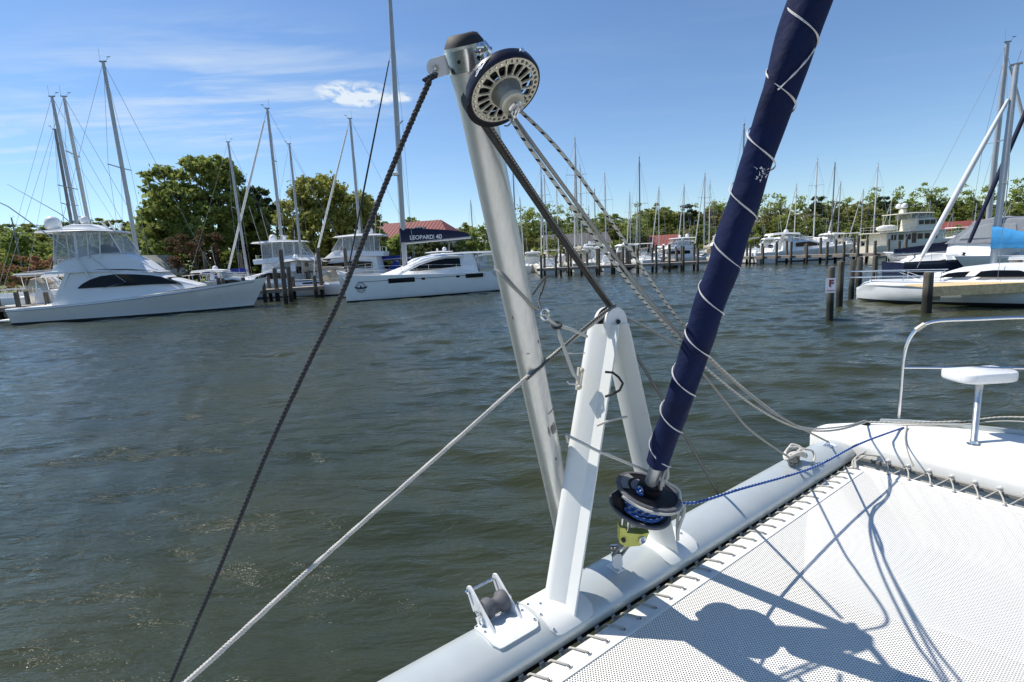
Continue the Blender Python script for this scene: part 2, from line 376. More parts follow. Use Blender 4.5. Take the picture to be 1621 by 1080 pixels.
# ================================================================== WATER
def water_mat():
    m = mat('bay_water', (.034, .041, .014), .05, spec=.5); n, l, b = nodes_of(m); b.inputs['IOR'].default_value = 1.333
    tc = n.new('ShaderNodeTexCoord')
    def ns(scale, det, sx, sy, rot, dist=0.0):
        mp = n.new('ShaderNodeMapping'); mp.inputs['Scale'].default_value = (sx, sy, 1); mp.inputs['Rotation'].default_value = (0, 0, rot); l.new(tc.outputs['Object'], mp.inputs[0])
        q = n.new('ShaderNodeTexNoise'); q.inputs['Scale'].default_value = scale; q.inputs['Detail'].default_value = det; q.inputs['Distortion'].default_value = dist; q.inputs['Roughness'].default_value = .55; l.new(mp.outputs[0], q.inputs[0]); return q.outputs[0]
    def bump(h, s, d, prev=None):
        q = n.new('ShaderNodeBump'); q.inputs['Strength'].default_value = s; q.inputs['Distance'].default_value = d; l.new(h, q.inputs['Height'])
        if prev: l.new(prev, q.inputs['Normal'])
        return q.outputs[0]
    b1 = bump(ns(1.35, 5, .8, 1.7, .30, .5), .42, .12)
    b2 = bump(ns(4.6, 5, .50, 1.7, .12, .3), .80, .045, b1)
    b3 = bump(ns(14, 4, .55, 1.6, .30, .2), .42, .012, b2)
    l.new(b3, b.inputs['Normal'])
    # silty green-brown with slow patches
    cr = n.new('ShaderNodeValToRGB'); cr.color_ramp.elements[0].position = .38; cr.color_ramp.elements[0].color = (.028, .037, .022, 1); cr.color_ramp.elements[1].position = .66; cr.color_ramp.elements[1].color = (.045, .049, .021, 1)
    l.new(ns(.22, 3, 1, 1, 0), cr.inputs[0]); l.new(cr.outputs[0], b.inputs['Base Color']); return m
def grow(a, b, d0, k, c0):
    out = [c0]
    x = c0
    while x < b: x += max(d0, k*abs(x-c0) - d0); out.append(min(x, b))
    x = c0; lo = []
    while x > a: x -= max(d0, k*abs(x-c0) - d0); lo.append(max(x, a))
    return np.array(lo[::-1] + out)
xs = grow(-420, 480, .075, .011, -1.0); ys = grow(-30, 620, .065, .0075, 2.0)
X, Y = np.meshgrid(xs, ys); Z = np.zeros_like(X)
gx = np.gradient(xs)[None, :] + 0*X; gy = np.gradient(ys)[:, None] + 0*X
nr = np.random.RandomState(5)
for i in range(90):
    lam = .30 * (3.2/.30)**(nr.rand()**1.35); k = 2*math.pi/lam
    th = R(256) + nr.normal(0, .45) ; kx, ky = k*math.cos(th), k*math.sin(th)
    amp = .0041*lam*(1.0 if lam > .6 else 1.15)*nr.uniform(.5, 1.3)
    fade = np.clip(1.6 - 3.2*(np.abs(math.cos(th))*gx + np.abs(math.sin(th))*gy)/lam, 0, 1)
    Z += amp*fade*np.sin(kx*X + ky*Y + nr.uniform(0, 6.28) + .5*np.sin(.35*X*math.sin(th) - .35*Y*math.cos(th) + i))
ny_, nx_ = X.shape; idx = np.arange(ny_*nx_).reshape(ny_, nx_)
q = np.stack([idx[:-1, :-1].ravel(), idx[:-1, 1:].ravel(), idx[1:, 1:].ravel(), idx[1:, :-1].ravel()], 1)
wat = fast_mesh('water', np.stack([X.ravel(), Y.ravel(), Z.ravel()], 1), q, water_mat(), smooth=True); struct(wat)

# ================================================================== LAND
SH = [(-420, 40), (-120, 44), (-60, 49), (-38, 53), (-20, 57), (-8, 62), (-2, 70), (4, 90), (20, 98), (45, 104), (70, 106), (110, 100), (180, 80), (480, 60)]
def shore(x):
    for (a, ya), (b, yb) in zip(SH, SH[1:]):
        if a <= x <= b: return ya + (yb-ya)*(x-a)/(b-a)
    return SH[0][1] if x < SH[0][0] else SH[-1][1]
def ground(x, y):
    d = y - shore(x) - .6*math.sin(x*.31) - .4*math.sin(x*.83)
    if d < -1.5: return -1.5
    if d < 1: return -1.5 + (d+1.5)/2.5*2.5
    return 1.0 + .9*(1-math.exp(-(d-1)/10)) + min(4.0, max(0, d-14)*.035) + .12*math.sin(x*.4+y*.23)
grass = mat('mown_grass', (.085, .125, .028), .95, var=.35, vscale=.5, bump=.5, bscale=6, dirt=(.13,.11,.06), dscale=.25, dlo=.52, dhi=.75)
gx_ = grow(-420, 480, 2.2, .05, 0.0); gy_ = np.concatenate([np.arange(38, 120, 1.1), np.arange(122, 620, 12)])
vs = np.array([(x, y, ground(x, y)) for y in gy_ for x in gx_]); idx = np.arange(len(vs)).reshape(len(gy_), len(gx_))
q = np.stack([idx[:-1, :-1].ravel(), idx[:-1, 1:].ravel(), idx[1:, 1:].ravel(), idx[1:, :-1].ravel()], 1)
struct(fast_mesh('shore_ground', vs, q, grass, smooth=True))

# ================================================================== TREES
def leaf_mat(name, c0, c1):
    m = mat(name, c0, .7, spec=.25); n, l, b = nodes_of(m)
    at = n.new('ShaderNodeAttribute'); at.attribute_name = 'tone'; oi = n.new('ShaderNodeObjectInfo')
    mx = n.new('ShaderNodeMix'); mx.data_type = 'RGBA'; mx.inputs[6].default_value = (*c0, 1); mx.inputs[7].default_value = (*c1, 1); l.new(at.outputs['Fac'], mx.inputs[0])
    hs = n.new('ShaderNodeHueSaturation'); l.new(mx.outputs[2], hs.inputs['Color'])
    r1 = n.new('ShaderNodeMapRange'); r1.inputs['To Min'].default_value = .475; r1.inputs['To Max'].default_value = .515; l.new(oi.outputs['Random'], r1.inputs[0]); l.new(r1.outputs[0], hs.inputs['Hue'])
    r2 = n.new('ShaderNodeMapRange'); r2.inputs['To Min'].default_value = .78; r2.inputs['To Max'].default_value = 1.2; l.new(oi.outputs['Random'], r2.inputs[0]); l.new(r2.outputs[0], hs.inputs['Value'])
    l.new(hs.outputs[0], b.inputs['Base Color'])
    tr = n.new('ShaderNodeBsdfTranslucent'); l.new(hs.outputs[0], tr.inputs[0]); ms = n.new('ShaderNodeMixShader'); ms.inputs[0].default_value = .5
    l.new(b.outputs[0], ms.inputs[1]); l.new(tr.outputs[0], ms.inputs[2]); l.new(ms.outputs[0], n['Material Output'].inputs[0]); return m
lf_green = leaf_mat('leaf_green', (.14, .18, .040), (.29, .32, .09))
lf_spring = leaf_mat('leaf_spring', (.20, .245, .05), (.37, .40, .11))
lf_dark = leaf_mat('leaf_dark', (.045, .075, .03), (.11, .15, .05))
lf_olive = leaf_mat('leaf_olive', (.21, .21, .07), (.39, .37, .15))
lf_red = leaf_mat('leaf_red', (.075, .055, .030), (.15, .11, .055))
lf_rust = leaf_mat('leaf_rust', (.24, .15, .07), (.36, .235, .12))
bark = mat('bark', (.085, .068, .052), .9, var=.3, vscale=5)
def crown_arrays(seed, lobes, n, leaf, clump=.0, fill=.55):
    """leaf quads in clumps over the lobes' volume; lobes = (x, y, z, rx, ry, rz, weight)"""
    r = np.random.RandomState(seed); w = np.array([q[6] for q in lobes], float); w /= w.sum()
    nc = max(12, n//42); which = r.choice(len(lobes), nc, p=w); L = np.array([q[:6] for q in lobes])[which]
    d = r.normal(size=(nc, 3)); d /= np.linalg.norm(d, axis=1)[:, None]; rad = (fill + (1-fill)*r.rand(nc))**(1/2.0)
    cc = L[:, :3] + d*L[:, 3:6]*rad[:, None]; csz = (.16 + .16*r.rand(nc))*L[:, 3:6].mean(1)
    tone = r.rand(nc)
    k = r.randint(0, nc, n); off = r.normal(size=(n, 3))*.55; off[:, 2] *= .7
    p = cc[k] + off*csz[k][:, None]
    a = r.normal(size=(n, 3)); a /= np.linalg.norm(a, axis=1)[:, None]; b = r.normal(size=(n, 3)); b -= a*(a*b).sum(1)[:, None]; b /= np.linalg.norm(b, axis=1)[:, None]
    s = leaf*(.6+.8*r.rand(n))[:, None]
    v = np.stack([p - a*s, p + b*s*.55, p + a*s, p - b*s*.55], 1).reshape(-1, 3)
    return v, np.arange(n*4).reshape(n, 4), np.clip(tone[k]*.7 + r.rand(n)*.3, 0, 1)
def crown(name, seed, lobes, n, leaf, mt, parent, fill=.55):
    v, f, t = crown_arrays(seed, lobes, n, leaf, fill=fill); o = fast_mesh(name, v, f, mt, parent)
    at = o.data.attributes.new('tone', 'FLOAT', 'FACE'); at.data.foreach_set('value', t.astype(np.float32)); return o
def trunk_mb(h, r, lobes, seed, forks=1):
    rr = random.Random(seed); m_ = MB(); top = Vector((rr.uniform(-.3, .3), rr.uniform(-.3, .3), h*.62))
    sp = spline([(0, 0, -.4), (rr.uniform(-.2, .2), rr.uniform(-.2, .2), h*.28), top], h*.06); m_.tube(sp, [r*(1.3 - .85*i/(len(sp)-1)) for i in range(len(sp))], 8)
    for q in lobes:
        b0 = Vector((0, 0, h*rr.uniform(.18, .42))); e = Vector((q[0], q[1], q[2])); md = b0.lerp(e, .5) + Vector((rr.uniform(-.4, .4), rr.uniform(-.4, .4), rr.uniform(-.2, .5)))
        sp = spline([b0, md, e + Vector((0, 0, q[5]*.4))], .5); m_.tube(sp, [r*(.5 - .42*i/(len(sp)-1)) for i in range(len(sp))], 6)
        for k in range(3):
            f = e + Vector((rr.uniform(-1, 1)*q[3], rr.uniform(-1, 1)*q[4], rr.uniform(-.4, .9)*q[5]))*.8; s2 = spline([md, md.lerp(f, .55) + Vector((0, 0, .3)), f], .6); m_.tube(s2, [r*(.2 - .16*i/(len(s2)-1)) for i in range(len(s2))], 5)
    return m_
def tree_here(x, y): return (x, y, ground(x, y))
def make_tree(label, loc, h, lobes, n, leaf, mt, seed, name='tree', r=.22, fill=.55, group=None):
    t = thing(name, label, 'tree', loc, 0, group); obj('trunk', trunk_mb(h, r, lobes, seed), bark, t); crown('crown', seed, lobes, n, leaf, mt, t, fill); return t
def px_tree(px, ptop, Y, w_px):
    p = at_y(px, ptop, Y); g = ground(p.x, Y); return (p.x, Y, g), p.z - g, w_px*Y/FPX/.985
def lobes_round(h, w, seed, n=6, low=.35, up=1.0):
    rr = random.Random(seed); out = [(0, 0, h*.62, w*.34, w*.34, h*.24, 2.0)]
    for k in range(n):
        a = 2*math.pi*k/n + rr.uniform(-.4, .4); z = h*rr.uniform(low+.05, .80); q = math.sin(math.pi*min(1, max(.12, (z/h-.12)/.95)))
        out.append((math.cos(a)*w*.30*q, math.sin(a)*w*.30*q, z, w*.22*rr.uniform(.8, 1.2), w*.22*rr.uniform(.8, 1.2), h*.16*rr.uniform(.8, 1.2), 1.0))
    out.append((rr.uniform(-.1, .1)*w, 0, h*.87*up, w*.18, w*.18, h*.12, .7)); return out
# the large broad tree and its neighbours on the left shore
loc, h, wd = px_tree(318, 246, 63, 200)
lb = [(-4.9, 0, h*.80, 2.2, 2.0, h*.13, 1.0), (-1.0, .5, h*.88, 2.2, 2.0, h*.11, 1.0), (2.0, -.3, h*.86, 2.0, 2.0, h*.12, 1.0), (-6.0, .4, h*.56, 2.2, 2.0, h*.14, 1.0), (-2.6, -.8, h*.62, 3.2, 2.6, h*.17, 1.8), (2.2, -.2, h*.60, 3.4, 2.6, h*.18, 1.8), (-4.2, -1.5, h*.36, 2.6, 2.2, h*.13, 1.1), (.2, -1.5, h*.38, 3.4, 2.4, h*.15, 1.4), (-7.0, 0, h*.42, 1.5, 1.5, h*.09, .6), (4.6, 0, h*.44, 2.2, 2.0, h*.16, 1.0)]
make_tree('large broad green tree behind the moored sportfishing yacht', loc, h, lb, 24000, .25, lf_green, 21, 'broadleaf_tree', .42, .45)
loc, h, wd = px_tree(372, 262, 66, 80)
make_tree('dark evergreen tree beside the large broad tree', loc, h, [(0, 0, h*.82, 1.5, 1.5, h*.16, 1), (-.8, 0, h*.58, 2.3, 2, h*.2, 1.6), (1.2, 0, h*.52, 2.3, 2, h*.2, 1.6), (0, 0, h*.3, 2.8, 2.2, h*.2, 1.8)], 7000, .26, lf_dark, 5, 'evergreen_tree', .3)
loc, h, wd = px_tree(405, 290, 68, 70)
make_tree('dark spreading pine with drooping sprays between two broad trees', loc, h, [(0, 0, h*.86, 1.4, 1.4, h*.1, .8), (1.3, 0, h*.68, 1.7, 1.5, h*.09, 1), (-1, 0, h*.5, 2.2, 2, h*.16, 1.4), (.4, 0, h*.28, 2.4, 2, h*.18, 1.4)], 4500, .26, lf_dark, 9, 'pine_tree', .26)
loc, h, wd = px_tree(508, 272, 62, 150)
make_tree('dense rounded spring-green tree behind the motor yachts', loc, h, [(-.5, 0, h*.80, 3.0, 2.6, h*.17, 2.2), (-3.0, 0, h*.60, 2.6, 2.4, h*.2, 1.8), (2.6, 0, h*.62, 2.8, 2.4, h*.2, 1.8), (-3.6, -1, h*.34, 2.4, 2, h*.2, 1.6), (3.8, -.6, h*.36, 2.3, 2, h*.2, 1.6), (0, -1.6, h*.45, 3.2, 2, h*.24, 2.0), (.5, -1.5, h*.22, 3.6, 2, h*.16, 1.6)], 21000, .24, lf_spring, 33, 'broadleaf_tree', .36, .42)
loc, h, wd = px_tree(584, 300, 66, 48)
make_tree('narrow pale tree at the edge of the rounded tree', loc, h, lobes_round(h, wd*.9, 41, 5, .2), 2600, .25, lf_olive, 43, 'young_tree', .16)
loc, h, wd = px_tree(303, 358, 57.5, 80)
make_tree('low dark red-leaved maple in front of the broad tree', loc, h, [(-1.6, 0, h*.62, 1.6, 1.5, h*.28, 1), (1.2, 0, h*.66, 1.8, 1.5, h*.28, 1), (0, 0, h*.42, 2.4, 1.6, h*.3, 1.2)], 2600, .15, lf_red, 51, 'red_maple', .14)
loc, h, wd = px_tree(226, 330, 66, 60)
make_tree('pale green tree by the small white shed', loc, h, lobes_round(h, wd, 55, 6, .15), 3200, .25, lf_spring, 56, 'broadleaf_tree', .2)
for i, (px, py, Y_, wp) in enumerate([(42, 402, 54, 95), (80, 404, 55, 60)]):
    loc, h, wd = px_tree(px, py, Y_, wp); s_ = thing('shrub', ['wide rust-orange hedge on the shore behind the dinghies', 'small rust-orange shrub at the end of the hedge'][i], 'shrub', loc)
    crown('foliage', 60+i, [(k*wd*.16, 0, h*.5, wd*.15, 1.2, h*.45, 1) for k in (-3, -2, -1, 0, 1, 2, 3)], 2600, .13, lf_rust, s_); obj('stem', MB().tube([(0, 0, -.3), (0, 0, h*.5)], .06, 6), bark, s_)
# prototypes for the wood along the horizon
protos = []
def proto(kind, seed):
    h, w_ = 12.0, 9.0
    if kind == 'green': args = (lobes_round(h, w_, seed, 9, .05), 6500, .27, lf_green, .25, .45)
    elif kind == 'spring': args = (lobes_round(h, w_, seed, 9, .05), 6500, .27, lf_spring, .22, .45)
    elif kind == 'olive': args = (lobes_round(h, w_, seed, 9, .05), 5000, .25, lf_olive, .22, .5)
    elif kind == 'pine': args = ([(0, 0, h*.9, 1.7, 1.7, h*.08, 1), (1.3, 0, h*.76, 2.0, 2, h*.07, 1), (-1.6, .4, h*.72, 1.8, 1.8, h*.07, 1), (.2, 0, h*.58, 2.6, 2.4, h*.12, 1.2)], 2800, .25, lf_dark, .24, .5)
    else: args = (lobes_round(h, w_*.8, seed, 7, .3), 420, .26, lf_olive, .26, .3)
    lob, n, lf, mt, r_, fl = args
    return make_tree('x', (0, 0, 0), h, lob, n, lf, mt, seed, {'green': 'broadleaf_tree', 'spring': 'broadleaf_tree', 'olive': 'budding_tree', 'pine': 'pine_tree', 'bare': 'bare_tree'}[kind], r_, fl)
TL = {'green': 'mid green tree in the wood along the far shore', 'spring': 'yellow-green tree in the wood along the far shore', 'olive': 'brownish budding tree in the wood along the far shore', 'pine': 'tall dark pine rising from the wood along the far shore', 'bare': 'thin half-bare tree in the wood along the far shore'}
TB = {k: None for k in TL}
pr = {k: proto(k, 70 + i*7) for i, k in enumerate(TL)}
used = {k: False for k in TL}
def wood(kind, px, ptop, Y_, sx=1.0):
    p = at_y(px, ptop, Y_); g = ground(p.x, Y_); s = (p.z - g)/12.0
    rz = rng.uniform(0, 6.28)
    if used[kind]: o = dup(pr[kind], (p.x, Y_, g), rz, TL[kind], 'trees of the far wood', s)
    else:
        used[kind] = True; o = pr[kind]; o.location = (p.x, Y_, g); o.rotation_euler = (0, 0, rz); o['label'] = TL[kind]; o['group'] = 'trees of the far wood'
    o.scale = (s*sx, s*sx, s); return o
rng = random.Random(17)
top_left = [(-60, 352), (-20, 350), (12, 352), (45, 354), (85, 352), (120, 345), (150, 347), (185, 350), (210, 352)]
for px, py in top_left: wood('green', px, py + rng.uniform(-3, 4), 92 + rng.uniform(-5, 5), 1.6)
for px, py in [(-40, 372), (0, 370), (30, 374), (60, 370), (95, 372), (130, 368), (160, 372), (190, 368), (222, 366), (250, 372)]: wood(rng.choice(['spring', 'green']), px, py + rng.uniform(-3, 3), 80 + rng.uniform(-4, 4), 1.5)
for px, py in [(575, 350), (610, 350), (650, 343), (690, 348), (735, 352), (775, 352)]: wood('green', px, py, 112 + rng.uniform(-4, 4), 1.1)
ctr = [(745, 357, 'green'), (785, 360, 'spring'), (826, 352, 'green'), (838, 345, 'spring'), (862, 355, 'spring'), (884, 350, 'green'), (905, 343, 'green'), (932, 345, 'spring'), (948, 341, 'green'), (975, 337, 'green'), (1000, 346, 'spring'), (1022, 330, 'spring'), (1040, 322, 'spring'), (1058, 326, 'spring'), (1076, 334, 'green'), (1088, 322, 'pine'), (1100, 338, 'green'), (1118, 330, 'olive'), (1135, 312, 'bare'), (1150, 332, 'olive'), (1172, 335, 'green'), (1195, 340, 'olive'), (1218, 316, 'bare'), (1236, 314, 'bare'), (1224, 338, 'olive'), (1250, 332, 'spring'), (1274, 328, 'olive'), (1296, 308, 'pine'), (1306, 318, 'olive'), (1328, 316, 'green'), (1348, 320, 'spring'), (1362, 318, 'olive'), (1378, 322, 'spring'), (1398, 311, 'pine'), (1412, 316, 'green'), (1426, 318, 'spring'), (1448, 320, 'green'), (1466, 322, 'spring'), (1482, 318, 'pine'), (1500, 316, 'green'), (1516, 318, 'green'), (1532, 320, 'olive'), (1552, 318, 'olive'), (1575, 322, 'green'), (1598, 314, 'green'), (1618, 310, 'green'), (1645, 312, 'green'), (1680, 312, 'green')]
for px, py, k in ctr:
    wood(k, px, py + rng.uniform(-2, 3), 138 + rng.uniform(-8, 8), 1.35 if k not in ('pine', 'bare') else 1.0)
for i in range(26):                                          # lower row in front, closing the gaps
    px = 830 + i*33 + rng.uniform(-8, 8); wood(rng.choice(['spring', 'green', 'green', 'olive']), px, 362 - (px-830)*.022 + rng.uniform(-6, 5), 124 + rng.uniform(-3, 3), 1.7)
for px, py in [(836, 372), (868, 374), (1000, 360), (1006, 352), (878, 372)]: wood('spring', px, py, 106 + rng.uniform(-2, 3), 1.1)

# brush closing the foot of the woods: nobody could count it
def brush(label, pts, hgt, n, mt, seed):
    r = np.random.RandomState(seed); lobes = []
    for (x0, y0), (x1, y1) in zip(pts, pts[1:]):
        L = math.hypot(x1-x0, y1-y0); k = max(1, int(L/3))
        for i in range(k):
            f = (i + r.rand())/k; x = x0+(x1-x0)*f; y = y0+(y1-y0)*f + r.uniform(-1.5, 1.5); hh = hgt*r.uniform(.6, 1.25); lobes.append((x, y, ground(x, y)+hh*.45, 2.4, 1.8, hh*.6, 1))
    o = crown('undergrowth', seed, lobes, n, .28, mt, None, .35); tag(o, label, 'undergrowth', None, 'stuff')
brush('dark green undergrowth at the foot of the far wood', [(6, 112), (30, 116), (60, 120), (100, 122), (150, 118)], 5.0, 40000, lf_green, 91)
brush('olive-green canopy filling the far wood behind the masts', [(4, 126), (30, 132), (60, 138), (100, 140), (160, 132)], 10.0, 80000, lf_spring, 95)
brush('pale green brush along the far shore', [(4, 101), (25, 106), (60, 112), (100, 112), (150, 104)], 2.4, 16000, lf_spring, 92)
brush('green undergrowth behind the left-hand docks', [(-95, 72), (-60, 72), (-36, 72), (-16, 76), (-4, 84)], 6.0, 44000, lf_green, 93)
brush('low brush between the broad trees on the left shore', [(-30, 66), (-20, 67), (-12, 69), (-6, 74)], 3.0, 9000, lf_dark, 94)
# ================================================================== BUILDINGS
red_roof = mat('red_metal_roof', (.23, .055, .042), .6, var=.12, vscale=1.2)
grey_roof = mat('grey_shingle_roof', (.13, .125, .12), .9, var=.2, vscale=2)
wall_grey = mat('grey_siding', (.36, .35, .33), .8, var=.08, vscale=2)
wall_white = mat('white_siding', (.72, .72, .69), .7, var=.05, vscale=2)
trim_w = mat('white_trim', (.78, .78, .76), .5)
def house(label, loc, rz, L, Wd, hw, hr, roofm, wallm, hip=0.0, windows=5, name='house', seams=True, dormers=0):
    """L along x, gables at the ends; hip shortens the ridge on the +x side"""
    t = thing(name, label, 'house' if name != 'shed' else 'shed', loc, rz); z0 = -1.2
    m_ = MB().box((0, 0, (hw+z0)/2), (L, Wd, hw-z0)); m_.add([(-L/2, -Wd/2, hw), (-L/2, Wd/2, hw), (-L/2, 0, hw+hr)], [(0, 1, 2)])
    if not hip: m_.add([(L/2, -Wd/2, hw), (L/2, Wd/2, hw), (L/2, 0, hw+hr)], [(0, 1, 2)])
    obj('wall', m_, wallm, t, smooth=0)
    ov, th = .45, .12; e = hr/(Wd/2)*ov; x0, x1 = -L/2-ov, L/2+ov
    for s in (-1, 1):
        a, b_, c, d = (x0, s*(Wd/2+ov), hw-e), (x1, s*(Wd/2+ov), hw-e), (x1-hip*1.1, 0, hw+hr+.02), (x0, 0, hw+hr+.02)
        m_ = MB().add([a, b_, c, d] + [(p[0], p[1], p[2]+th) for p in (a, b_, c, d)], [(0, 1, 2, 3), (4, 5, 6, 7), (0, 1, 5, 4), (1, 2, 6, 5), (2, 3, 7, 6), (3, 0, 4, 7)])
        r_ = obj('roof', m_, roofm, t, smooth=0)
        if seams and s < 0:
            k = 0; x = x0+.3
            m2 = MB()
            while x < x1 - .3:
                fr_ = 1 if x < x1-hip*1.1 else max(0, (x1-x)/(hip*1.1+1e-6)); p = Vector((x, s*(Wd/2+ov), hw-e+th+.03)); q_ = Vector((x, s*(Wd/2+ov)*(1-fr_), hw-e+th+.03+(hr+e)*fr_)); m2.tube([p, q_], .035, 4); x += .6
            obj('roof_seams', m2, roofm, r_, smooth=0)
    if hip:
        a, b_, c = (x1, -(Wd/2+ov), hw-e), (x1, Wd/2+ov, hw-e), (x1-hip*1.1, 0, hw+hr+.02)
        m_ = MB().add([a, b_, c] + [(p[0], p[1], p[2]+th) for p in (a, b_, c)], [(0, 1, 2), (3, 4, 5), (0, 1, 4, 3), (1, 2, 5, 4), (2, 0, 3, 5)]); obj('roof', m_, roofm, t, smooth=0)
    for s in (-1, 1):                                        # barge boards on the gable
        obj('barge_board', MB().loft([[Vector((x0-.02+dx, s*(Wd/2+ov)*(1-f), hw-e-.02+(hr+e)*f+dz)) for dx, dz in ((-.04, -.12), (.05, -.12), (.05, .14), (-.04, .14))] for f in (0, 1)]), trim_w, t, smooth=0)
    for k in range(windows):
        x = -L/2 + L*(k+.7)/(windows+.4); wd = obj('window', MB().box((x, -Wd/2-.03, hw*.55), (1.1, .08, 1.3)), trim_w, t, smooth=0)
        for dx in (-.24, .24): obj('pane', MB().box((x+dx, -Wd/2-.075, hw*.55), (.42, .02, 1.14)), glassd, wd, smooth=0)
    for k in range(dormers):
        x = L*.10 + k*1.6; y = -Wd*.30; z = hw+hr*.42; d_ = obj('dormer', MB().box((x, y+.5, z), (1.5, 1.6, 1.0)), trim_w, t, smooth=0)
        for dx in (-.45, 0, .45): obj('pane', MB().box((x+dx, y-.32, z+.05), (.36, .03, .6)), glassd, d_, smooth=0)
    return t
p = at_y(640, 348, 84); gz = ground(p.x, 84)
house('grey house with a red metal roof behind the docked catamaran', (p.x+2.2, 84, gz+.3), R(-14), 12.4, 9.0, 3.6, 2.4, red_roof, wall_grey, 2.6, 4, dormers=1)
p = at_y(226, 376, 61); gz = ground(p.x, 61)
house('small white gabled shed behind the sportfishing yacht', (p.x, 62, gz), R(72), 4.2, 3.6, 1.5, 1.8, wall_white, wall_white, 0, 0, 'shed', False)
p = at_y(910, 362, 112); gz = ground(p.x, 112)
house('white waterside house with a grey roof behind the dock', (p.x, 112, gz-.4), R(4), 13, 8, 2.6, 2.2, grey_roof, wall_white, 0, 6)
p = at_y(1036, 368, 108); gz = ground(p.x, 108)
house('small white house with a red roof between far masts', (p.x+1, 108, gz-.6), R(-28), 7.0, 5.5, 2.0, 2.2, red_roof, wall_white, 0, 2)
p = at_y(1520, 360, 118); gz = ground(p.x, 118)
house('long low shed with a red roof behind the trawler yacht', (p.x, 118, gz-.5), R(-30), 20, 7, 2.0, 1.6, red_roof, wall_grey, 0, 6, 'shed')
# ================================================================== BOAT BUILDERS (local: x forward, y to port, z = 0 waterline)
def hull_shape(L, B, fb, fs, tw=.86, rake=.08, wl=.86, full=2.2, mid=.42, plumb=0.0, flare=.0):
    def wd(s): return B/2*((tw + (1-tw)*math.sin(math.pi/2*s/mid)) if s < mid else max(0, 1-((s-mid)/(1-mid))**full)**(.85))
    def ww(s): return wl*B/2*((tw + (1-tw)*math.sin(math.pi/2*s/mid)) if s < mid else max(0, 1-((s-mid)/(1-mid))**(full*.82))**(1.0))
    def sh(s): return fs + (fb-fs)*s**1.7
    return wd, ww, sh
def hull(parent, L, B, fb, fs, tw=.86, rake=.08, wl=.86, full=2.2, mid=.42, stripe=navy_stripe, body=gel, bottom=antif, n=22, deck=deckw, sole=None, boot=.12):
    wd, ww, sh = hull_shape(L, B, fb, fs, tw, rake, wl, full, mid)
    rings = []; S = [i/n for i in range(n)] + [.975, .99, .999]
    for s in S:
        a, w_, h = wd(s), ww(s), sh(s); xd = L*s; xw = L*s*(1-rake); f = lambda q: xw + (xd-xw)*q
        side = [(xd, a, h), (f(.93), a*1.0+.03*(s > 0), h-.10), (f(.6), w_+(a-w_)*.62, h*.6), (f(.25), w_+(a-w_)*.2, h*.28), (xw, w_, boot), (xw, w_*.985, 0.0), (xw*.985, w_*.6, -.35), (xw*.97, 0, -.5)]
        rings.append(side + [(x, -y, z) for x, y, z in side[-2::-1]])
    mis = [0, 0, 0, 0, 1, 2, 2, 2, 2, 1, 0, 0, 0, 0, 0]
    m_ = MB(); m_.loft([[Vector(p) for p in r] for r in rings], False, False, False, 0, mis)
    r0 = rings[0]; k = len(r0); m_.add(r0, [tuple(range(k))], 0)  # transom
    h_ = obj('hull', m_, [body, stripe, bottom], parent, smooth=35)
    m_ = MB(); m_.loft([[Vector((L*s, wd(s)*q, sh(s)-.012+.05*(1-q*q))) for q in (-1, -.6, 0, .6, 1)] for s in S], False, False, False); obj('deck', m_, deck, parent, smooth=40)
    m_ = MB()
    for q in (-1, 1): m_.tube([(L*s, q*(wd(s)-.01), sh(s)+.02) for s in S], .035, 6)
    obj('gunwale', m_, body, parent, smooth=60)
    return h_, wd, sh
def block(parent, name, st, mt, smooth=32, crown_=.06, root=None):
    """lofted cabin: stations (x, z0, z1, half-width at foot, half-width at roof)"""
    m_ = MB(); rings = []
    for x, z0, z1, wb, wt in st:
        r = min(.14, (z1-z0)*.4, wt*.4) if z1-z0 > .02 else .002
        x0, xt = (x if isinstance(x, tuple) else (x, x))
        side = [(x0, wb, z0), (xt, wt, z1-r), (xt, wt-r*.3, z1-r*.3), (xt, wt-r, z1), (xt, wt*.4, z1+crown_*min(1, z1-z0))]
        rings.append([Vector(p) for p in side] + [Vector((a, -b_, c)) for a, b_, c in side[::-1]])
    m_.loft(rings); return obj(name, m_, mt, parent, smooth=smooth)
def side_panel(parent, name, pts, yfn, mt, off=.012, both=True, smooth=0, slices=14):
    """flat glazing on a cabin side: outline of (x, z) pairs as top and bottom curves"""
    out = []
    for s in ((1, -1) if both else (-1,)):
        m_ = MB(); top, bot = pts; rings = []
        for i in range(slices+1):
            f = i/slices
            def ev(c):
                q = f*(len(c)-1); k = min(int(q), len(c)-2); return (c[k][0]+(c[k+1][0]-c[k][0])*(q-k), c[k][1]+(c[k+1][1]-c[k][1])*(q-k))
            (xa, za), (xb, zb) = ev(bot), ev(top); za2 = max(zb, za+.005)
            rings.append([Vector((xa, s*(yfn(xa, za)+off), za)), Vector((xb, s*(yfn(xb, za2)+off), za2)), Vector((xb, s*(yfn(xb, za2)-.02), za2)), Vector((xa, s*(yfn(xa, za)-.02), za))])
        m_.loft(rings); out.append(obj(name, m_, mt, parent, smooth=smooth))
    return out
def rail(parent, pts, z, r=.014, posts=6, name='guard_rail', mt=None, mid=False):
    mt = mt or steel; m_ = MB(); P = spline(pts, .3); m_.tube([p + Vector((0, 0, z)) for p in P], r, 6)
    if mid: m_.tube([p + Vector((0, 0, z*.5)) for p in P], r*.7, 5)
    o = obj(name, m_, mt, parent, smooth=60)
    for k in range(posts):
        p = P[int(k*(len(P)-1)/(posts-1))]; obj('stanchion', MB().tube([p, p + Vector((0, 0, z))], r, 6), mt, parent)
    return o
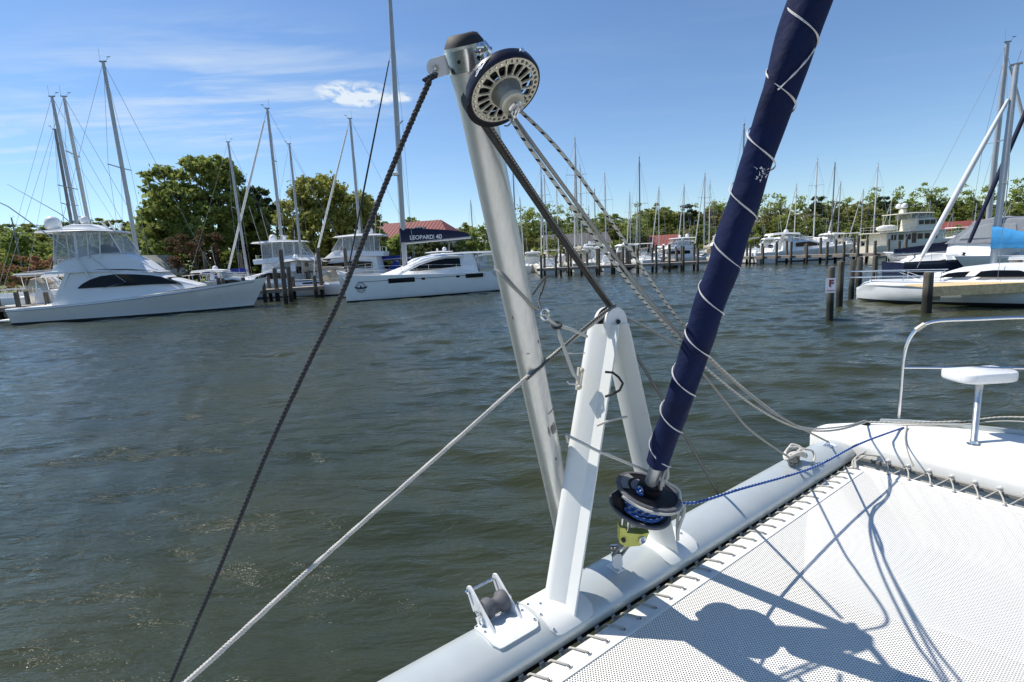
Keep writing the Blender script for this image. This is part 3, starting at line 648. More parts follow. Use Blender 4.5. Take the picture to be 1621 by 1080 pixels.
def radome(parent, c, r, name='radar_dome'):
    return obj(name, MB().lathe([(r*.5, -r*.9), (r*.9, -r*.75), (r, -r*.4), (r*.98, 0), (r*.86, r*.45), (r*.55, r*.8), (.01, r*.95)], c, (0, 0, 1), 20), gel, parent, smooth=60)
def text_mesh(parent, body, size, M, mt, name, extrude=.004, bold=0.0):
    cu = bpy.data.curves.new('t', 'FONT'); cu.body = body; cu.size = size; cu.extrude = extrude; cu.offset = bold; cu.align_x = 'CENTER'; cu.align_y = 'CENTER'
    t = bpy.data.objects.new('t', cu); C.objects.link(t); dg = bpy.context.evaluated_depsgraph_get(); me = bpy.data.meshes.new_from_object(t.evaluated_get(dg)); bpy.data.objects.remove(t); bpy.data.curves.remove(cu)
    me.transform(M); me.materials.clear(); me.materials.append(mt); o = bpy.data.objects.new(name, me); C.objects.link(o); o.parent = parent; return o
def mast_parts(parent, x, z0, ztop, r=.11, mt=alu_mast, spreaders=1, spread=1.1, rake=0.0, foil=None, bow=None, stern=None, beam=1.5, jib=None, jib_r=.075, frac=1.0, zdeck=1.1, bowz=None):
    top = Vector((x - rake, 0, ztop)); foot = Vector((x, 0, z0))
    m_ = MB(); rings = []
    for f in (0, .6, .85, 1.0):
        c = foot.lerp(top, f); k = 1.0 if f < .7 else (.88 if f < .95 else .72); rings.append([c + Vector((r*1.35*k*math.cos(t), r*k*math.sin(t), 0)) for t in [2*math.pi*j/12 for j in range(12)]])
    m_.loft(rings); ms = obj('mast', m_, mt, parent, smooth=50)
    m_ = MB().box(top + Vector((0, 0, .02)), (.38, .12, .05)); m_.tube([top + Vector((-.15, 0, 0)), top + Vector((-.15, 0, .75))], .008, 4); m_.tube([top + Vector((.15, 0, .05)), top + Vector((.35, 0, .25))], .012, 4); m_.box(top + Vector((.35, 0, .28)), (.22, .02, .035)); obj('masthead', m_, mast_dark, ms)
    tips = []
    for k in range(spreaders):
        f = (k+1)/(spreaders+1) + .04; c = foot.lerp(top, f); obj('spreader', MB().loft([[c + Vector((dx - .12*abs(s), s*spread, dz + .06*abs(s))) for dx, dz in ((-.05, -.02), (.05, -.02), (.05, .02), (-.05, .02))] for s in (-1, 0, 1)]), mt, ms); tips.append(c)
    for s in (-1, 1):
        pts = [Vector((x-.15, s*beam, zdeck))] + [c + Vector((-.12, s*spread, .06)) for c in tips] + [foot.lerp(top, .985)]
        obj('shroud', MB().tube(pts, .011, 4), wire, parent)
        if tips: obj('shroud', MB().tube([Vector((x-.35, s*beam, zdeck)), tips[0] + Vector((0, s*.1, -.1))], .009, 4), wire, parent)
    if bow is not None:
        a = foot.lerp(top, frac); b_ = Vector((bow, 0, bowz or zdeck+.15)); obj('forestay', MB().tube([a, b_], .012, 4), wire, parent)
        if jib:
            q0, q1 = b_.lerp(a, .06), b_.lerp(a, .93); obj('furled_jib', MB().tube([q0.lerp(q1, i/16) for i in range(17)], [jib_r*(.75 + .5*math.sin(math.pi*min(1, .15+i/16*.85))) for i in range(17)], 10), jib, parent, smooth=70); obj('jib_drum', MB().lathe([(.11, 0), (.11, .03), (.06, .05), (.06, .12), (.11, .14), (.11, .17)], b_ + Vector((0, 0, .05)), (a-b_), 12), blackp, parent)
    if stern is not None: obj('backstay', MB().tube([top, Vector((stern, 0, zdeck))], .011, 4), wire, parent)
    return ms, foot, top
def boom(parent, x, z, ln, cover, h0=.55, h1=.16, dr=0.0, lean=0.0, mt=alu_mast):
    bm_ = obj('boom', MB().tube([(x-.1, 0, z), (x-.1-ln, 0, z+dr)], .085, 10), mt, parent, smooth=60)
    if cover:
        m_ = MB(); rings = []; rr = random.Random(int(ln*100))
        for i in range(15):
            f = i/14; c = Vector((x+.14 - (ln+.05)*f, 0, z+dr*f-.05)); h = h0 + (h1-h0)*f**.65 + .025*rr.uniform(-1, 1); w_ = .17 - .05*f
            rings.append([c + Vector((0, w_*.55*math.cos(t)*(1 - .45*max(0, math.sin(t))), (h*.5+.08)*math.sin(t) + h*.5)) for t in [2*math.pi*j/14 for j in range(14)]])
        m_.loft(rings); obj('sail_cover', m_, cover, bm_, smooth=60)
    return bm_
def coach(parent, L, sh, x0, x1, w_, h, wins=True, mt=gel):
    z = sh(.5)-.03; b_ = block(parent, 'cabin_top', [((x0, x0+.02), z-.05, z+h*.95, w_, w_*.86), ((x0+(x1-x0)*.5), z-.02, z+h, w_, w_*.86), (x1-.9, sh(.65)-.02, z+h*.85, w_*.85, w_*.70), ((x1-.1, x1-.5), sh(.72), z+h*.55, w_*.62, w_*.48), (x1, sh(.74), sh(.74)+.03, w_*.5, w_*.4)], mt)
    if wins: side_panel(b_, 'cabin_window', ([(x0+.5, z+h*.62), (x0+(x1-x0)*.45, z+h*.72), (x1-1.1, z+h*.60)], [(x0+.5, z+h*.30), (x0+(x1-x0)*.45, z+h*.30), (x1-1.0, z+h*.42)]), lambda x, zz: w_*.93 if x < x1-1.0 else w_*.86, glassd)
    return b_
def fender(parent, x, y, z):
    obj('fender', MB().lathe([(.01, -.36), (.09, -.32), (.11, -.2), (.11, .15), (.08, .27), (.03, .32), (.02, .36)], (x, y, z), (0, 0, 1), 12), gel, parent, smooth=60)

# ---------------- reusable sailing boats (11 m, mast foot at the origin in plan)
def sail_proto(kind):
    t = thing('sailboat', 'x', 'sailboat'); L, B = 11.0, 3.5; off = -.56*L
    kw = {'white': dict(), 'navy': dict(body=mat('navy_gelcoat', (.012, .018, .05), .2, coat=.3), stripe=gel), 'cream': dict(body=gel2, stripe=mat('green_stripe', (.02, .09, .05), .4))}[kind[0]]
    h_, wd, sh = hull(t, L, B, 1.35, 1.05, .7, .10, .9, 2.0, .42, **kw)
    coach(t, L, sh, 2.9, 7.6, 1.15, .42)
    obj('cockpit_coaming', MB().loft([[Vector((x, s*(1.0), 1.05)), Vector((x, s*.92, 1.38)), Vector((x, s*.78, 1.38)), Vector((x, s*.74, 1.05))] for s in (1,) for x in (.5, 2.95)]), gel, t); obj('cockpit_coaming', MB().loft([[Vector((x, -1.0, 1.05)), Vector((x, -.92, 1.38)), Vector((x, -.78, 1.38)), Vector((x, -.74, 1.05))] for x in (.5, 2.95)]), gel, t)
    mt = {'alu': alu_mast, 'white': mast_white, 'dark': mast_dark}[kind[1]]; cov = {'blue': blue_cloth, 'navy': navy_cloth, 'white': white_cloth, 'tan': tan_cloth, 'green': green_cloth, None: None}[kind[2]]
    mast_parts(t, 6.16, 1.4, 15.0, .095, mt, kind[3], 1.15, .15, bow=10.75, stern=.1, beam=1.55, jib={'white': white_cloth, 'navy': navy_cloth, None: None}[kind[4]], zdeck=1.15, bowz=1.5)
    boom(t, 6.1, 2.55, 4.3, cov, .5, .18, .1, mt=mt)
    if cov: block(t, 'dodger', [((2.5, 2.9), 1.35, 2.35, 1.05, .85), ((3.4, 3.2), 1.4, 2.4, 1.0, .85), ((4.1, 3.6), 1.45, 2.05, .95, .8)], cov)
    rail(t, [(9.4, .75, 1.28), (10.3, .42, 1.31), (10.95, 0, 1.33), (10.3, -.42, 1.31), (9.4, -.75, 1.28)], .6, .014, 5, 'pulpit'); rail(t, [(1.6, 1.28, 1.05), (.15, 1.15, 1.05), (.05, 0, 1.05), (.15, -1.15, 1.05), (1.6, -1.28, 1.05)], .62, .014, 6, 'pushpit')
    for s in (-1, 1): obj('lifeline', MB().tube([(9.4, s*.78, 1.88), (6, s*1.6, 1.72), (3, s*1.55, 1.66), (1.6, s*1.3, 1.67)], .008, 4), wire, t)
    for ch in KIDS(t):
        ch.data.transform(Matrix.Translation((-6.16, 0, 0)))
        for q in KIDS(ch): q.data.transform(Matrix.Translation((-6.16, 0, 0)))
    return t
def free(proto_, flag, loc, rz, label, group, s=1.0):
    if not flag.get(proto_.name):
        flag[proto_.name] = 1; proto_.location = loc; proto_.rotation_euler = (0, 0, rz); proto_.scale = (s,)*3; proto_['label'] = label
        if group: proto_['group'] = group
        return proto_
    return dup(proto_, loc, rz, label, group, s)
FLAG = {}

# ---------------- reusable motor boats
def cruiser_proto():
    t = thing('motor_cruiser', 'x', 'motorboat'); L = 9.5
    h_, wd, sh = hull(t, L, 3.2, 1.55, 1.05, .9, .14, .84, 2.1, .4)
    b_ = block(t, 'cabin', [((2.4, 2.6), 1.0, 2.1, 1.35, 1.15), (4.2, 1.1, 2.2, 1.3, 1.05), ((5.6, 5.0), 1.2, 1.95, 1.15, .9), ((7.8, 6.9), 1.38, 1.62, .6, .45)], gel)
    side_panel(b_, 'cabin_window', ([(2.9, 1.9), (4.2, 1.98), (5.2, 1.72)], [(2.9, 1.5), (4.2, 1.5), (5.4, 1.52)]), lambda x, z: 1.28 - .12*max(0, x-4.2), glassd)
    ws = block(t, 'windscreen', [((3.0, 3.0), 2.1, 2.7, 1.1, .95), ((4.2, 3.7), 2.15, 2.65, 1.0, .85), ((4.9, 4.1), 2.05, 2.6, .8, .6)], vinyl)
    m_ = MB().loft([[Vector((x, 1.15*math.cos(a), 2.0 + .95*math.sin(a))) for x in (2.2, 2.6)] + [Vector((x, 1.08*math.cos(a), 2.0+.88*math.sin(a))) for x in (2.6, 2.2)] for a in [math.pi*i/12 for i in range(13)]]); obj('radar_arch', m_, gel, t)
    block(t, 'canvas_top', [((.6, .7), 2.75, 2.95, 1.2, 1.1), (2.0, 2.85, 3.02, 1.2, 1.1), (3.4, 2.72, 2.9, 1.1, .95)], white_cloth)
    for x in (.7, 3.2):
        for s in (-1, 1): obj('top_pole', MB().tube([(x+.2, s*1.2, 1.1), (x, s*1.12, 2.8)], .018, 6), steel, t)
    rail(t, [(5, 1.25, 1.28), (7.5, .85, 1.42), (9.35, 0, 1.55), (7.5, -.85, 1.42), (5, -1.25, 1.28)], .5, .014, 9)
    radome(t, (2.4, 0, 3.1), .24); obj('antenna', MB().tube([(2.3, .7, 2.6), (2.0, .9, 5.2)], .012, 5), gel, t)
    return t
def flybridge_proto():
    t = thing('flybridge_yacht', 'x', 'motorboat'); L = 12.5
    h_, wd, sh = hull(t, L, 4.1, 1.95, 1.2, .9, .13, .84, 2.2, .42)
    b_ = block(t, 'deckhouse', [((2.8, 3.0), 1.2, 2.95, 1.75, 1.5), (5, 1.25, 3.05, 1.75, 1.5), ((7.9, 7.0), 1.4, 2.95, 1.55, 1.25), ((9.2, 7.8), 1.6, 2.2, 1.1, .9), (10.0, 1.7, 1.8, .7, .6)], gel)
    side_panel(b_, 'saloon_window', ([(3.4, 2.5), (5, 2.62), (7.3, 2.5)], [(3.4, 1.95), (5, 1.95), (7.7, 2.0)]), lambda x, z: 1.66 - .06*max(0, x-5), glassd)
    block(t, 'bridge_coaming', [((2.4, 2.3), 2.95, 3.35, 1.7, 1.6), (5.5, 3.0, 3.6, 1.6, 1.5), ((7.6, 6.8), 2.95, 3.6, 1.35, 1.1), ((8.3, 7.6), 2.9, 3.1, .9, .7)], gel)
    en = block(t, 'bridge_enclosure', [((3.1, 3.0), 3.4, 4.75, 1.45, 1.3), (5.0, 3.5, 4.8, 1.45, 1.3), ((6.9, 6.0), 3.6, 4.75, 1.2, 1.0)], vinyl)
    for x in (3.1, 4.0, 4.9, 5.8):
        for s in (-1, 1): obj('enclosure_post', MB().tube([(x+.05*(x > 5), s*1.46, 3.45), (x, s*1.32, 4.78)], .03, 6), trim_w, t)
    for s in (-1, 1): obj('enclosure_post', MB().tube([(6.9, s*1.15, 3.6), (6.05, s*1.0, 4.78)], .03, 6), trim_w, t)
    block(t, 'hardtop', [((2.3, 2.4), 4.75, 4.88, 1.6, 1.5), (4.5, 4.8, 4.98, 1.6, 1.5), ((6.7, 6.5), 4.75, 4.86, 1.3, 1.1)], gel)
    radome(t, (3.6, .4, 5.25), .34); obj('radar_bar', MB().box((4.8, -.2, 5.35), (.18, 1.3, .12)), gel, t); obj('radar_post', MB().box((4.8, -.2, 5.12), (.25, .3, .35)), gel, t)
    for s in (-1, 1): obj('antenna', MB().tube([(3.0, s*1.2, 4.85), (2.5, s*1.35, 8.0)], .014, 5), gel, t)
    rail(t, [(6.5, 1.75, 1.45), (9.5, 1.25, 1.7), (12.2, 0, 1.92), (9.5, -1.25, 1.7), (6.5, -1.75, 1.45)], .6, .016, 11, mid=True)
    m_ = MB().box((1.3, 0, 1.0), (2.2, 3.2, .3)); obj('cockpit_sole', m_, deckw, t)
    rail(t, [(2.6, 1.55, 3.3), (2.3, 0, 3.3), (2.6, -1.55, 3.3)], .45, .015, 5, 'bridge_rail')
    return t
def skiff_proto():
    t = thing('open_motorboat', 'x', 'motorboat'); L = 6.8
    hull(t, L, 2.4, 1.15, .75, .9, .13, .84, 2.1, .4, deck=gel2)
    block(t, 'console', [((2.5, 2.6), .75, 1.75, .45, .4), ((3.4, 3.1), .8, 1.7, .42, .38)], gel); block(t, 'console_screen', [((3.0, 2.9), 1.7, 2.15, .4, .36), ((3.2, 3.0), 1.7, 2.1, .38, .34)], vinyl)
    block(t, 't_top', [((1.8, 1.9), 2.75, 2.84, .95, .9), ((3.9, 3.8), 2.75, 2.84, .95, .9)], white_cloth)
    for x in (2.2, 3.5):
        for s in (-1, 1): obj('top_pole', MB().tube([(x, s*.5, .9), (x, s*.75, 2.78)], .025, 6), steel, t)
    block(t, 'outboard', [((-.55, -.5), .5, 1.35, .22, .18), ((.0, -.05), .5, 1.3, .2, .16)], blackp); block(t, 'leaning_post', [(1.7, .8, 1.35, .5, .5), (2.1, .8, 1.35, .5, .5)], white_cloth)
    return t
def dinghy_proto():
    t = thing('inflatable_dinghy', 'x', 'dinghy'); gt = mat('hypalon_grey', (.38, .39, .40), .6, var=.1)
    pts = [(-1.4, .55, .32), (.2, .6, .32), (1.0, .45, .38), (1.5, 0, .46), (1.0, -.45, .38), (.2, -.6, .32), (-1.4, -.55, .32)]
    sp = spline(pts, .15); obj('tube', MB().tube(sp, .2, 12), gt, t, smooth=70); obj('floor', MB().box((-.1, 0, .2), (2.4, .9, .06)), blackp, t); block(t, 'outboard', [((-1.75, -1.7), .3, .95, .14, .12), ((-1.45, -1.48), .3, .9, .13, .11)], blackp); obj('thwart', MB().box((-.2, 0, .45), (.25, 1.0, .04)), gel2, t)
    return t

# ================================================================== SPORTFISHING YACHT (left)
def sportfish():
    S = on_z(16, 515.5, 0); Bw = on_z(402, 486, 0); L = 15.6; hb = 2.25
    d = (Bw-S); ang = math.atan2(d.y, d.x)
    for _ in range(6):
        nrm = Vector((-math.sin(ang), math.cos(ang), 0)); c = S + nrm*hb*.86; d = Bw - c; ang = math.atan2(d.y, d.x)
    L = d.length/.925
    t = thing('sportfishing_yacht', 'white sportfishing yacht with dark wraparound window and tall flybridge', 'yacht', c, ang)
    h_, wd, sh = hull(t, L, 4.7, 2.02, .98, .88, .075, .87, 2.3, .40, boot=.13, stripe=antif, n=30)
    k = L/15.6
    X = lambda px: L*(px-16)/416
    # aft cockpit well and swim platform
    obj('swim_platform', MB().box((-.42, 0, .30), (.85, 3.6, .09)), deckw, t); obj('cockpit_sole', MB().box((X(50), 0, .93), (2.2, 3.1, .10)), gel2, t); obj('covering_board', MB().loft([[Vector((x, s*2.05, 1.02)), Vector((x, s*1.65, 1.02)), Vector((x, s*1.65, 1.08)), Vector((x, s*2.05, 1.08))] for s in (-1,) for x in (.05, X(90))]), gel, t)
    fy = lambda x, z: 1.95 - .16*(z-1.2) - .10*max(0, x-6.5)
    b_ = block(t, 'deckhouse', [((X(86), X(112)), 1.0, 3.12, 2.0, 1.70), (X(150), 1.18, 3.16, 2.0, 1.70), (X(205), 1.30, 3.10, 1.95, 1.60), ((X(262), X(245)), 1.5, 2.82, 1.75, 1.40), ((X(290), X(262)), 1.62, 2.45, 1.45, 1.15), (X(312), 1.70, 1.85, 1.1, .9)], gel, crown_=.03)
    side_panel(b_, 'side_window', ([(X(128), 2.10), (X(136), 2.35), (X(148), 2.58), (X(165), 2.78), (X(190), 2.86), (X(220), 2.78), (X(245), 2.66), (X(262), 2.50), (X(282), 2.10)], [(X(128), 2.06), (X(150), 2.06), (X(180), 2.06), (X(205), 2.07), (X(225), 2.07), (X(240), 2.07), (X(255), 2.06), (X(268), 2.04), (X(284), 1.98)]), lambda x, z: (2.0 - .13*(z-1.1) if x < X(205) else 2.0 - .13*(z-1.1) - .115*(x-X(205))), glassd, .03, slices=34)
    fw_ = obj('front_window', MB().add([(X(288), 1.38, 1.92), (X(288), -1.38, 1.92), (X(263), -1.10, 2.44), (X(263), 1.10, 2.44)], [(0, 1, 2, 3)]).add([(X(288)+.05, 1.38, 1.95), (X(288)+.05, -1.38, 1.95), (X(263)+.05, -1.10, 2.47), (X(263)+.05, 1.10, 2.47)], [(0, 1, 2, 3)]), glassd, b_)
    # flybridge
    block(t, 'bridge_deck', [((X(82), X(80)), 3.06, 3.22, 1.85, 1.85), (X(150), 3.08, 3.24, 1.85, 1.8), ((X(246), X(240)), 2.86, 2.98, 1.4, 1.25)], gel)
    block(t, 'bridge_coaming', [((X(90), X(92)), 3.2, 3.5, 1.72, 1.60), (X(112), 3.2, 3.95, 1.76, 1.62), (X(130), 3.22, 4.12, 1.76, 1.60), (X(165), 3.22, 4.25, 1.72, 1.50), ((X(205), X(195)), 3.16, 4.22, 1.6, 1.28), ((X(232), X(222)), 3.04, 3.72, 1.4, 1.0), ((X(252), X(244)), 2.86, 3.06, 1.1, .8)], gel)
    en = block(t, 'bridge_enclosure', [((X(94), X(99)), 3.6, 5.62, 1.62, 1.42), (X(120), 4.0, 5.66, 1.62, 1.42), (X(160), 4.2, 5.66, 1.56, 1.40), ((X(200), X(182)), 4.2, 5.62, 1.36, 1.10)], vinyl)
    for a, b2 in ((96, 101), (120, 120), (133, 133), (150, 152), (168, 172)):
        for s in (-1, 1): obj('enclosure_post', MB().tube([(X(a), s*1.63, 3.9), (X(b2), s*1.45, 5.66)], .035 if a != 133 else .09, 6), trim_w, t)
    for s in (-1, 1):
        obj('enclosure_post', MB().tube([(X(200), s*1.36, 4.2), (X(182), s*1.12, 5.64)], .04, 6), trim_w, t); obj('ladder_post', MB().tube([(X(88), s*1.35, 3.22), (X(108), s*1.45, 5.60)], .045, 6), trim_w, t)
        obj('brace', MB().tube([(X(148), s*1.5, 4.5), (X(160), s*1.45, 5.62)], .03, 6), trim_w, t)
    block(t, 'helm_seats', [(X(118), 3.9, 4.75, .9, .8), (X(140), 3.9, 4.7, .9, .75), ((X(152), X(150)), 3.9, 4.3, .8, .7)], white_cloth); block(t, 'helm_console', [((X(160), X(158)), 3.9, 4.8, .8, .7), ((X(178), X(172)), 3.9, 4.6, .75, .65)], blackp)
    block(t, 'hardtop', [((X(76), X(77)), 5.66, 5.78, 1.75, 1.68), (X(110), 5.70, 5.84, 1.78, 1.7), (X(160), 5.70, 5.82, 1.7, 1.6), ((X(192), X(190)), 5.62, 5.72, 1.35, 1.2)], gel)
    block(t, 'roof_pod', [((X(96), X(102)), 5.78, 6.02, .95, .75), (X(120), 5.82, 6.20, 1.0, .8), (X(150), 5.82, 6.16, .95, .75), ((X(170), X(164)), 5.78, 5.9, .8, .6)], gel)
    radome(t, (X(86), -.3, 6.35), .46); radome(t, (X(133), 0, 6.50), .26); obj('dome_stand', MB().tube([(X(133), 0, 6.1), (X(133), 0, 6.4)], .12, 8), gel, t)
    obj('horn', MB().lathe([(.05, 0), (.07, .3), (.13, .45)], (X(182), .5, 5.75), (.1, 0, 1), 10), gel, t)
    for px_, y_, h_a in ((170, .9, .75), (176, -.6, .65), (184, -1.0, .5)): obj('antenna', MB().tube([(X(px_), y_, 5.7), (X(px_)-.35, y_, 5.7+h_a)], .045, 6), gel, t)
    # outriggers
    for s in (-1, 1): obj('outrigger', MB().tube([(X(150), s*1.95, 2.7), (X(135), s*1.9, 4.2), (X(60), s*2.6, 7.2), (X(-30), s*3.4, 9.4)], [.045, .04, .03, .015], 6), silver, t)
    obj('outrigger_brace', MB().tube([(X(168), -2.0, 2.0), (X(205), -1.9, 2.3), (X(150), -1.75, 4.2)], .02, 5), silver, t)
    rail(t, [(X(92), 1.3, 3.25), (X(86), 0, 3.25), (X(92), -1.3, 3.25)], .75, .025, 5, 'bridge_rail', trim_w, True)
    obj('cockpit_pillar', MB().loft([[Vector((X(86)+dx + f*1.0, -1.92+f*.15, 1.05 + 2.05*f)) for dx in (-.10, .16)] + [Vector((X(86)+dx + f*1.0, -1.80+f*.15, 1.05+2.05*f)) for dx in (.16, -.10)] for f in (0, 1)]), gel, t)
    obj('cover_line', MB().tube([(L*s_, -(wd(s_)+.012), sh(s_)-.10) for s_ in [i/20 for i in range(20)]], .03, 6), silver, t)
    return t
sportfish()

# ================================================================== CRUISING CATAMARAN AT THE FAR DOCK
def cruising_cat():
    Bn = on_z(549, 479, 0); St = on_z(795, 459.5, 0); d = (Bn-St).normalized(); L = 12.0
    ang = math.atan2(d.y, d.x); near = Vector((math.sin(ang), -math.cos(ang), 0))           # towards us
    if near.y > 0: near = -near
    org = Bn - d*L - near*2.75                                                             # stern, centreline
    t = thing('cruising_catamaran', 'white cruising catamaran with long dark hull windows and navy boom cover', 'catamaran', org, ang)
    loc = lambda p: p
    yside = 1 if (Matrix.Rotation(-ang, 3, 'Z') @ near).y > 0 else -1
    sh = lambda x: 1.55 + .35*(x/L)**1.5
    for s in (1, -1):
        m_ = MB(); rings = []
        for i in range(25):
            f = i/24; x = L*f; hw = .95*min(1, .75+.25*math.sin(math.pi/2*min(1, f/.4)))*(1 if f < .55 else max(.03, 1-((f-.55)/.45)**2.4)); c = s*2.75 - s*.12; z = sh(x) if f > .10 else .55 + (sh(x)-.55)*max(0, (f-.02)/.08)
            sec = [(hw*1.0, z), (hw*1.02, z*.6), (hw*.97, .34), (hw*.93, .10), (hw*.85, .02), (hw*.5, -.4), (0, -.5), (-hw*.5, -.4), (-hw*.8, .02), (-hw*.8, .10), (-hw*.8, .8), (-hw*.9, z)]
            rings.append([Vector((x - (.12 if q[1] < .2 else 0)*f*0, c + q[0]*s, q[1])) for q in sec])
        m_.loft(rings, True, True, True, 0, [0, 0, 0, 2, 2, 2, 2, 2, 2, 0, 0, 0]); h_ = obj('hull', m_, [gel, navy_stripe, antif], t, smooth=35)
        if s == yside:
            yo = lambda x: (2.75-.12) + .95*(1 if x < .55*L else max(.03, 1-((x/L-.55)/.45)**2.4))*1.015
            X = lambda dist: L - dist
            for a, b_, z0, z1 in ((2.95, 4.85, 1.18, 1.52), (5.35, 5.62, 1.28, 1.44), (8.0, 8.27, 1.28, 1.44), (8.75, 10.15, 1.20, 1.50)):
                m_ = MB(); m_.loft([[Vector((X(q), s*(yo(X(q))+.012), z0)), Vector((X(q), s*(yo(X(q))+.012), z1)), Vector((X(q), s*(yo(X(q))-.03), z1)), Vector((X(q), s*(yo(X(q))-.03), z0))] for q in (a, (a+b_)/2, b_)]); obj('hull_window', m_, glassd, h_, smooth=0)
            obj('feature_line', MB().tube([(X(q), s*(yo(X(q))+.004), 1.40 + .0*q) for q in [.9 + .35*k for k in range(28)]], .017, 5), navy_stripe, h_)
            # round emblem with a banner near the bow
            ex = Vector((1, 0, 0)); cx_ = X(1.05); zc = 1.02
            def on_side(a, b_): x = cx_ + a; return Vector((x, s*(yo(x)+.012), zc+b_))
            ring_ = [on_side(.30*math.cos(q)*1.0, .36*math.sin(q)) for q in [2*math.pi*k/28 for k in range(28)]]
            em = MB().tube(ring_, .02, 5, closed=True); em.tube([on_side(.2*math.cos(q), .25*math.sin(q)) for q in [2*math.pi*k/20 for k in range(20)]], .012, 5, closed=True)
            obj('emblem_ring', em, navy_stripe, h_)
            bn_ = MB(); rr_ = []
            for k in range(11):
                a = -.42 + .084*k; dz = -.10*math.cos(a/.42*math.pi/2)*1.0 + .02; rr_.append([on_side(a, dz-.06), on_side(a, dz+.06), on_side(a, dz+.06)-Vector((0, s*.02, 0)), on_side(a, dz-.06)-Vector((0, s*.02, 0))])
            bn_.loft(rr_); obj('emblem_banner', bn_, navy_stripe, h_)
            em2 = MB(); em2.add([on_side(-.10, -.02), on_side(.0, .16), on_side(.10, -.02), on_side(0, -.06)], [(0, 1, 2, 3)]); obj('emblem_peak', em2, navy_stripe, h_)
    obj('bridge_deck', MB().box((4.6, 0, 1.15), (8.0, 4.2, .75)), gel, t)
    obj('trampoline', MB().box((10.2, 0, 1.42), (3.0, 3.6, .03)), black_rub, t); obj('forward_beam', MB().tube([(11.6, -2.5, 1.55), (11.6, 2.5, 1.55)], .10, 12), alu_mast, t)
    hb = lambda x, z: 2.72 - .30*(z-1.6)
    b_ = block(t, 'deckhouse', [((1.9, 2.1), 1.5, 3.02, 2.75, 2.35), (4.5, 1.55, 3.10, 2.75, 2.30), ((7.0, 6.1), 1.6, 2.85, 2.45, 1.95), ((8.2, 6.9), 1.65, 2.45, 2.0, 1.55), ((9.0, 7.6), 1.68, 2.0, 1.4, 1.1)], gel, crown_=.04)
    side_panel(b_, 'saloon_window', ([(3.3, 2.72), (4.4, 2.74), (5.4, 2.62), (6.4, 2.36), (7.2, 2.02)], [(3.3, 2.12), (4.4, 2.05), (5.4, 1.98), (6.4, 1.93), (7.3, 1.95)]), lambda x, z: 2.75-.27*(z-1.55) - (.11*max(0, x-4.5)), glassd, .05, slices=20)
    obj('arch_trim', MB().tube([(x, yside*(2.75-.27*(z-1.55) - .11*max(0, x-4.5) + .05), z) for x, z in ((3.0, 2.86), (4.4, 2.90), (5.4, 2.76), (6.5, 2.46), (7.5, 1.98), (8.2, 1.70))], .085, 8), gel, b_, smooth=60)
    block(t, 'hardtop', [((.1, .1), 3.02, 3.14, 2.5, 2.4), (2.6, 3.06, 3.18, 2.5, 2.4), ((4.6, 4.4), 3.06, 3.16, 2.3, 2.2)], gel)
    for s in (-1, 1):
        obj('cockpit_panel', MB().box((1.05, s*2.42, 2.4), (1.7, .03, 1.2)), vinyl, t); obj('pillar', MB().loft([[Vector((x, s*2.5, 1.5)), Vector((x2, s*2.42, 3.05)), Vector((x2, s*2.30, 3.05)), Vector((x, s*2.38, 1.5))] for x, x2 in ((1.8, 2.3), (3.1, 2.95))]), gel, t); obj('post', MB().tube([(.2, s*2.4, 1.4), (.2, s*2.38, 3.05)], .05, 8), gel, t)
    obj('cockpit_seat', MB().box((.9, 0, 1.75), (1.2, 3.6, .5)), gel2, t)
    ms, foot, top = mast_parts(t, 7.1, 2.3, 21.8, .15, alu_mast, 1, 1.6, .55, bow=11.6, beam=2.7, frac=.84, zdeck=1.7, bowz=1.75, jib=black_rub, jib_r=.055)
    obj('radar_dome', MB().lathe([(.15, -.1), (.28, -.06), (.28, .1), (.1, .2), (.01, .2)], foot.lerp(top, .36) + Vector((.35, 0, 0)), (0, 0, 1), 14), gel, ms)
    # tall stack-pack on the boom
    m_ = MB(); rings = []; bx0, bx1, bz = 7.3, 1.6, 4.15
    for i in range(17):
        f = i/16; x = bx0 + (bx1-bx0)*f; h = 1.05*(1-f)**.55*.9 + .16; c = Vector((x, 0, bz + .28*f)); w_ = .22*(1-f)+.08
        rings.append([c + Vector((0, w_*q, h*e)) for q, e in ((.7, 0), (1, .25), (.8, .7), (.25, 1), (-.25, 1), (-.8, .7), (-1, .25), (-.7, 0))])
    m_.loft(rings); bm_ = obj('boom', MB().tube([(7.05, 0, bz-.05), (bx1-.1, 0, bz+.22)], .11, 10), alu_mast, t, smooth=60); sc_ = obj('boom_cover', m_, navy_cloth, bm_, smooth=50)
    rot = Matrix.Rotation(R(90), 4, 'X')
    flip = Matrix.Rotation(math.pi, 4, 'Z') if yside > 0 else Matrix.Identity(4)
    yv = yside*.285
    for body, x, sz in (('LEOPARD', 5.65, .44), ('40', 4.25, .50)): text_mesh(t, body, sz, Matrix.Translation((x, yv*(.93 if x > 5 else .86), bz+.33)) @ flip @ rot, decal_white, 'boom_lettering', .012, .008)
    obj('lettering_divider', MB().box((4.66, yv*.90, bz+.33), (.030, .02, .40)), decal_white, t)
    rail(t, [(2.5, yside*3.3, 1.6), (6, yside*3.35, 1.75), (9.5, yside*3.0, 1.85), (11.7, yside*2.5, 1.9)], .6, .012, 6, 'lifelines', mid=True)
    return t
cruising_cat()
navy_gel = mat('navy_gelcoat', (.012, .018, .05), .2, coat=.3)
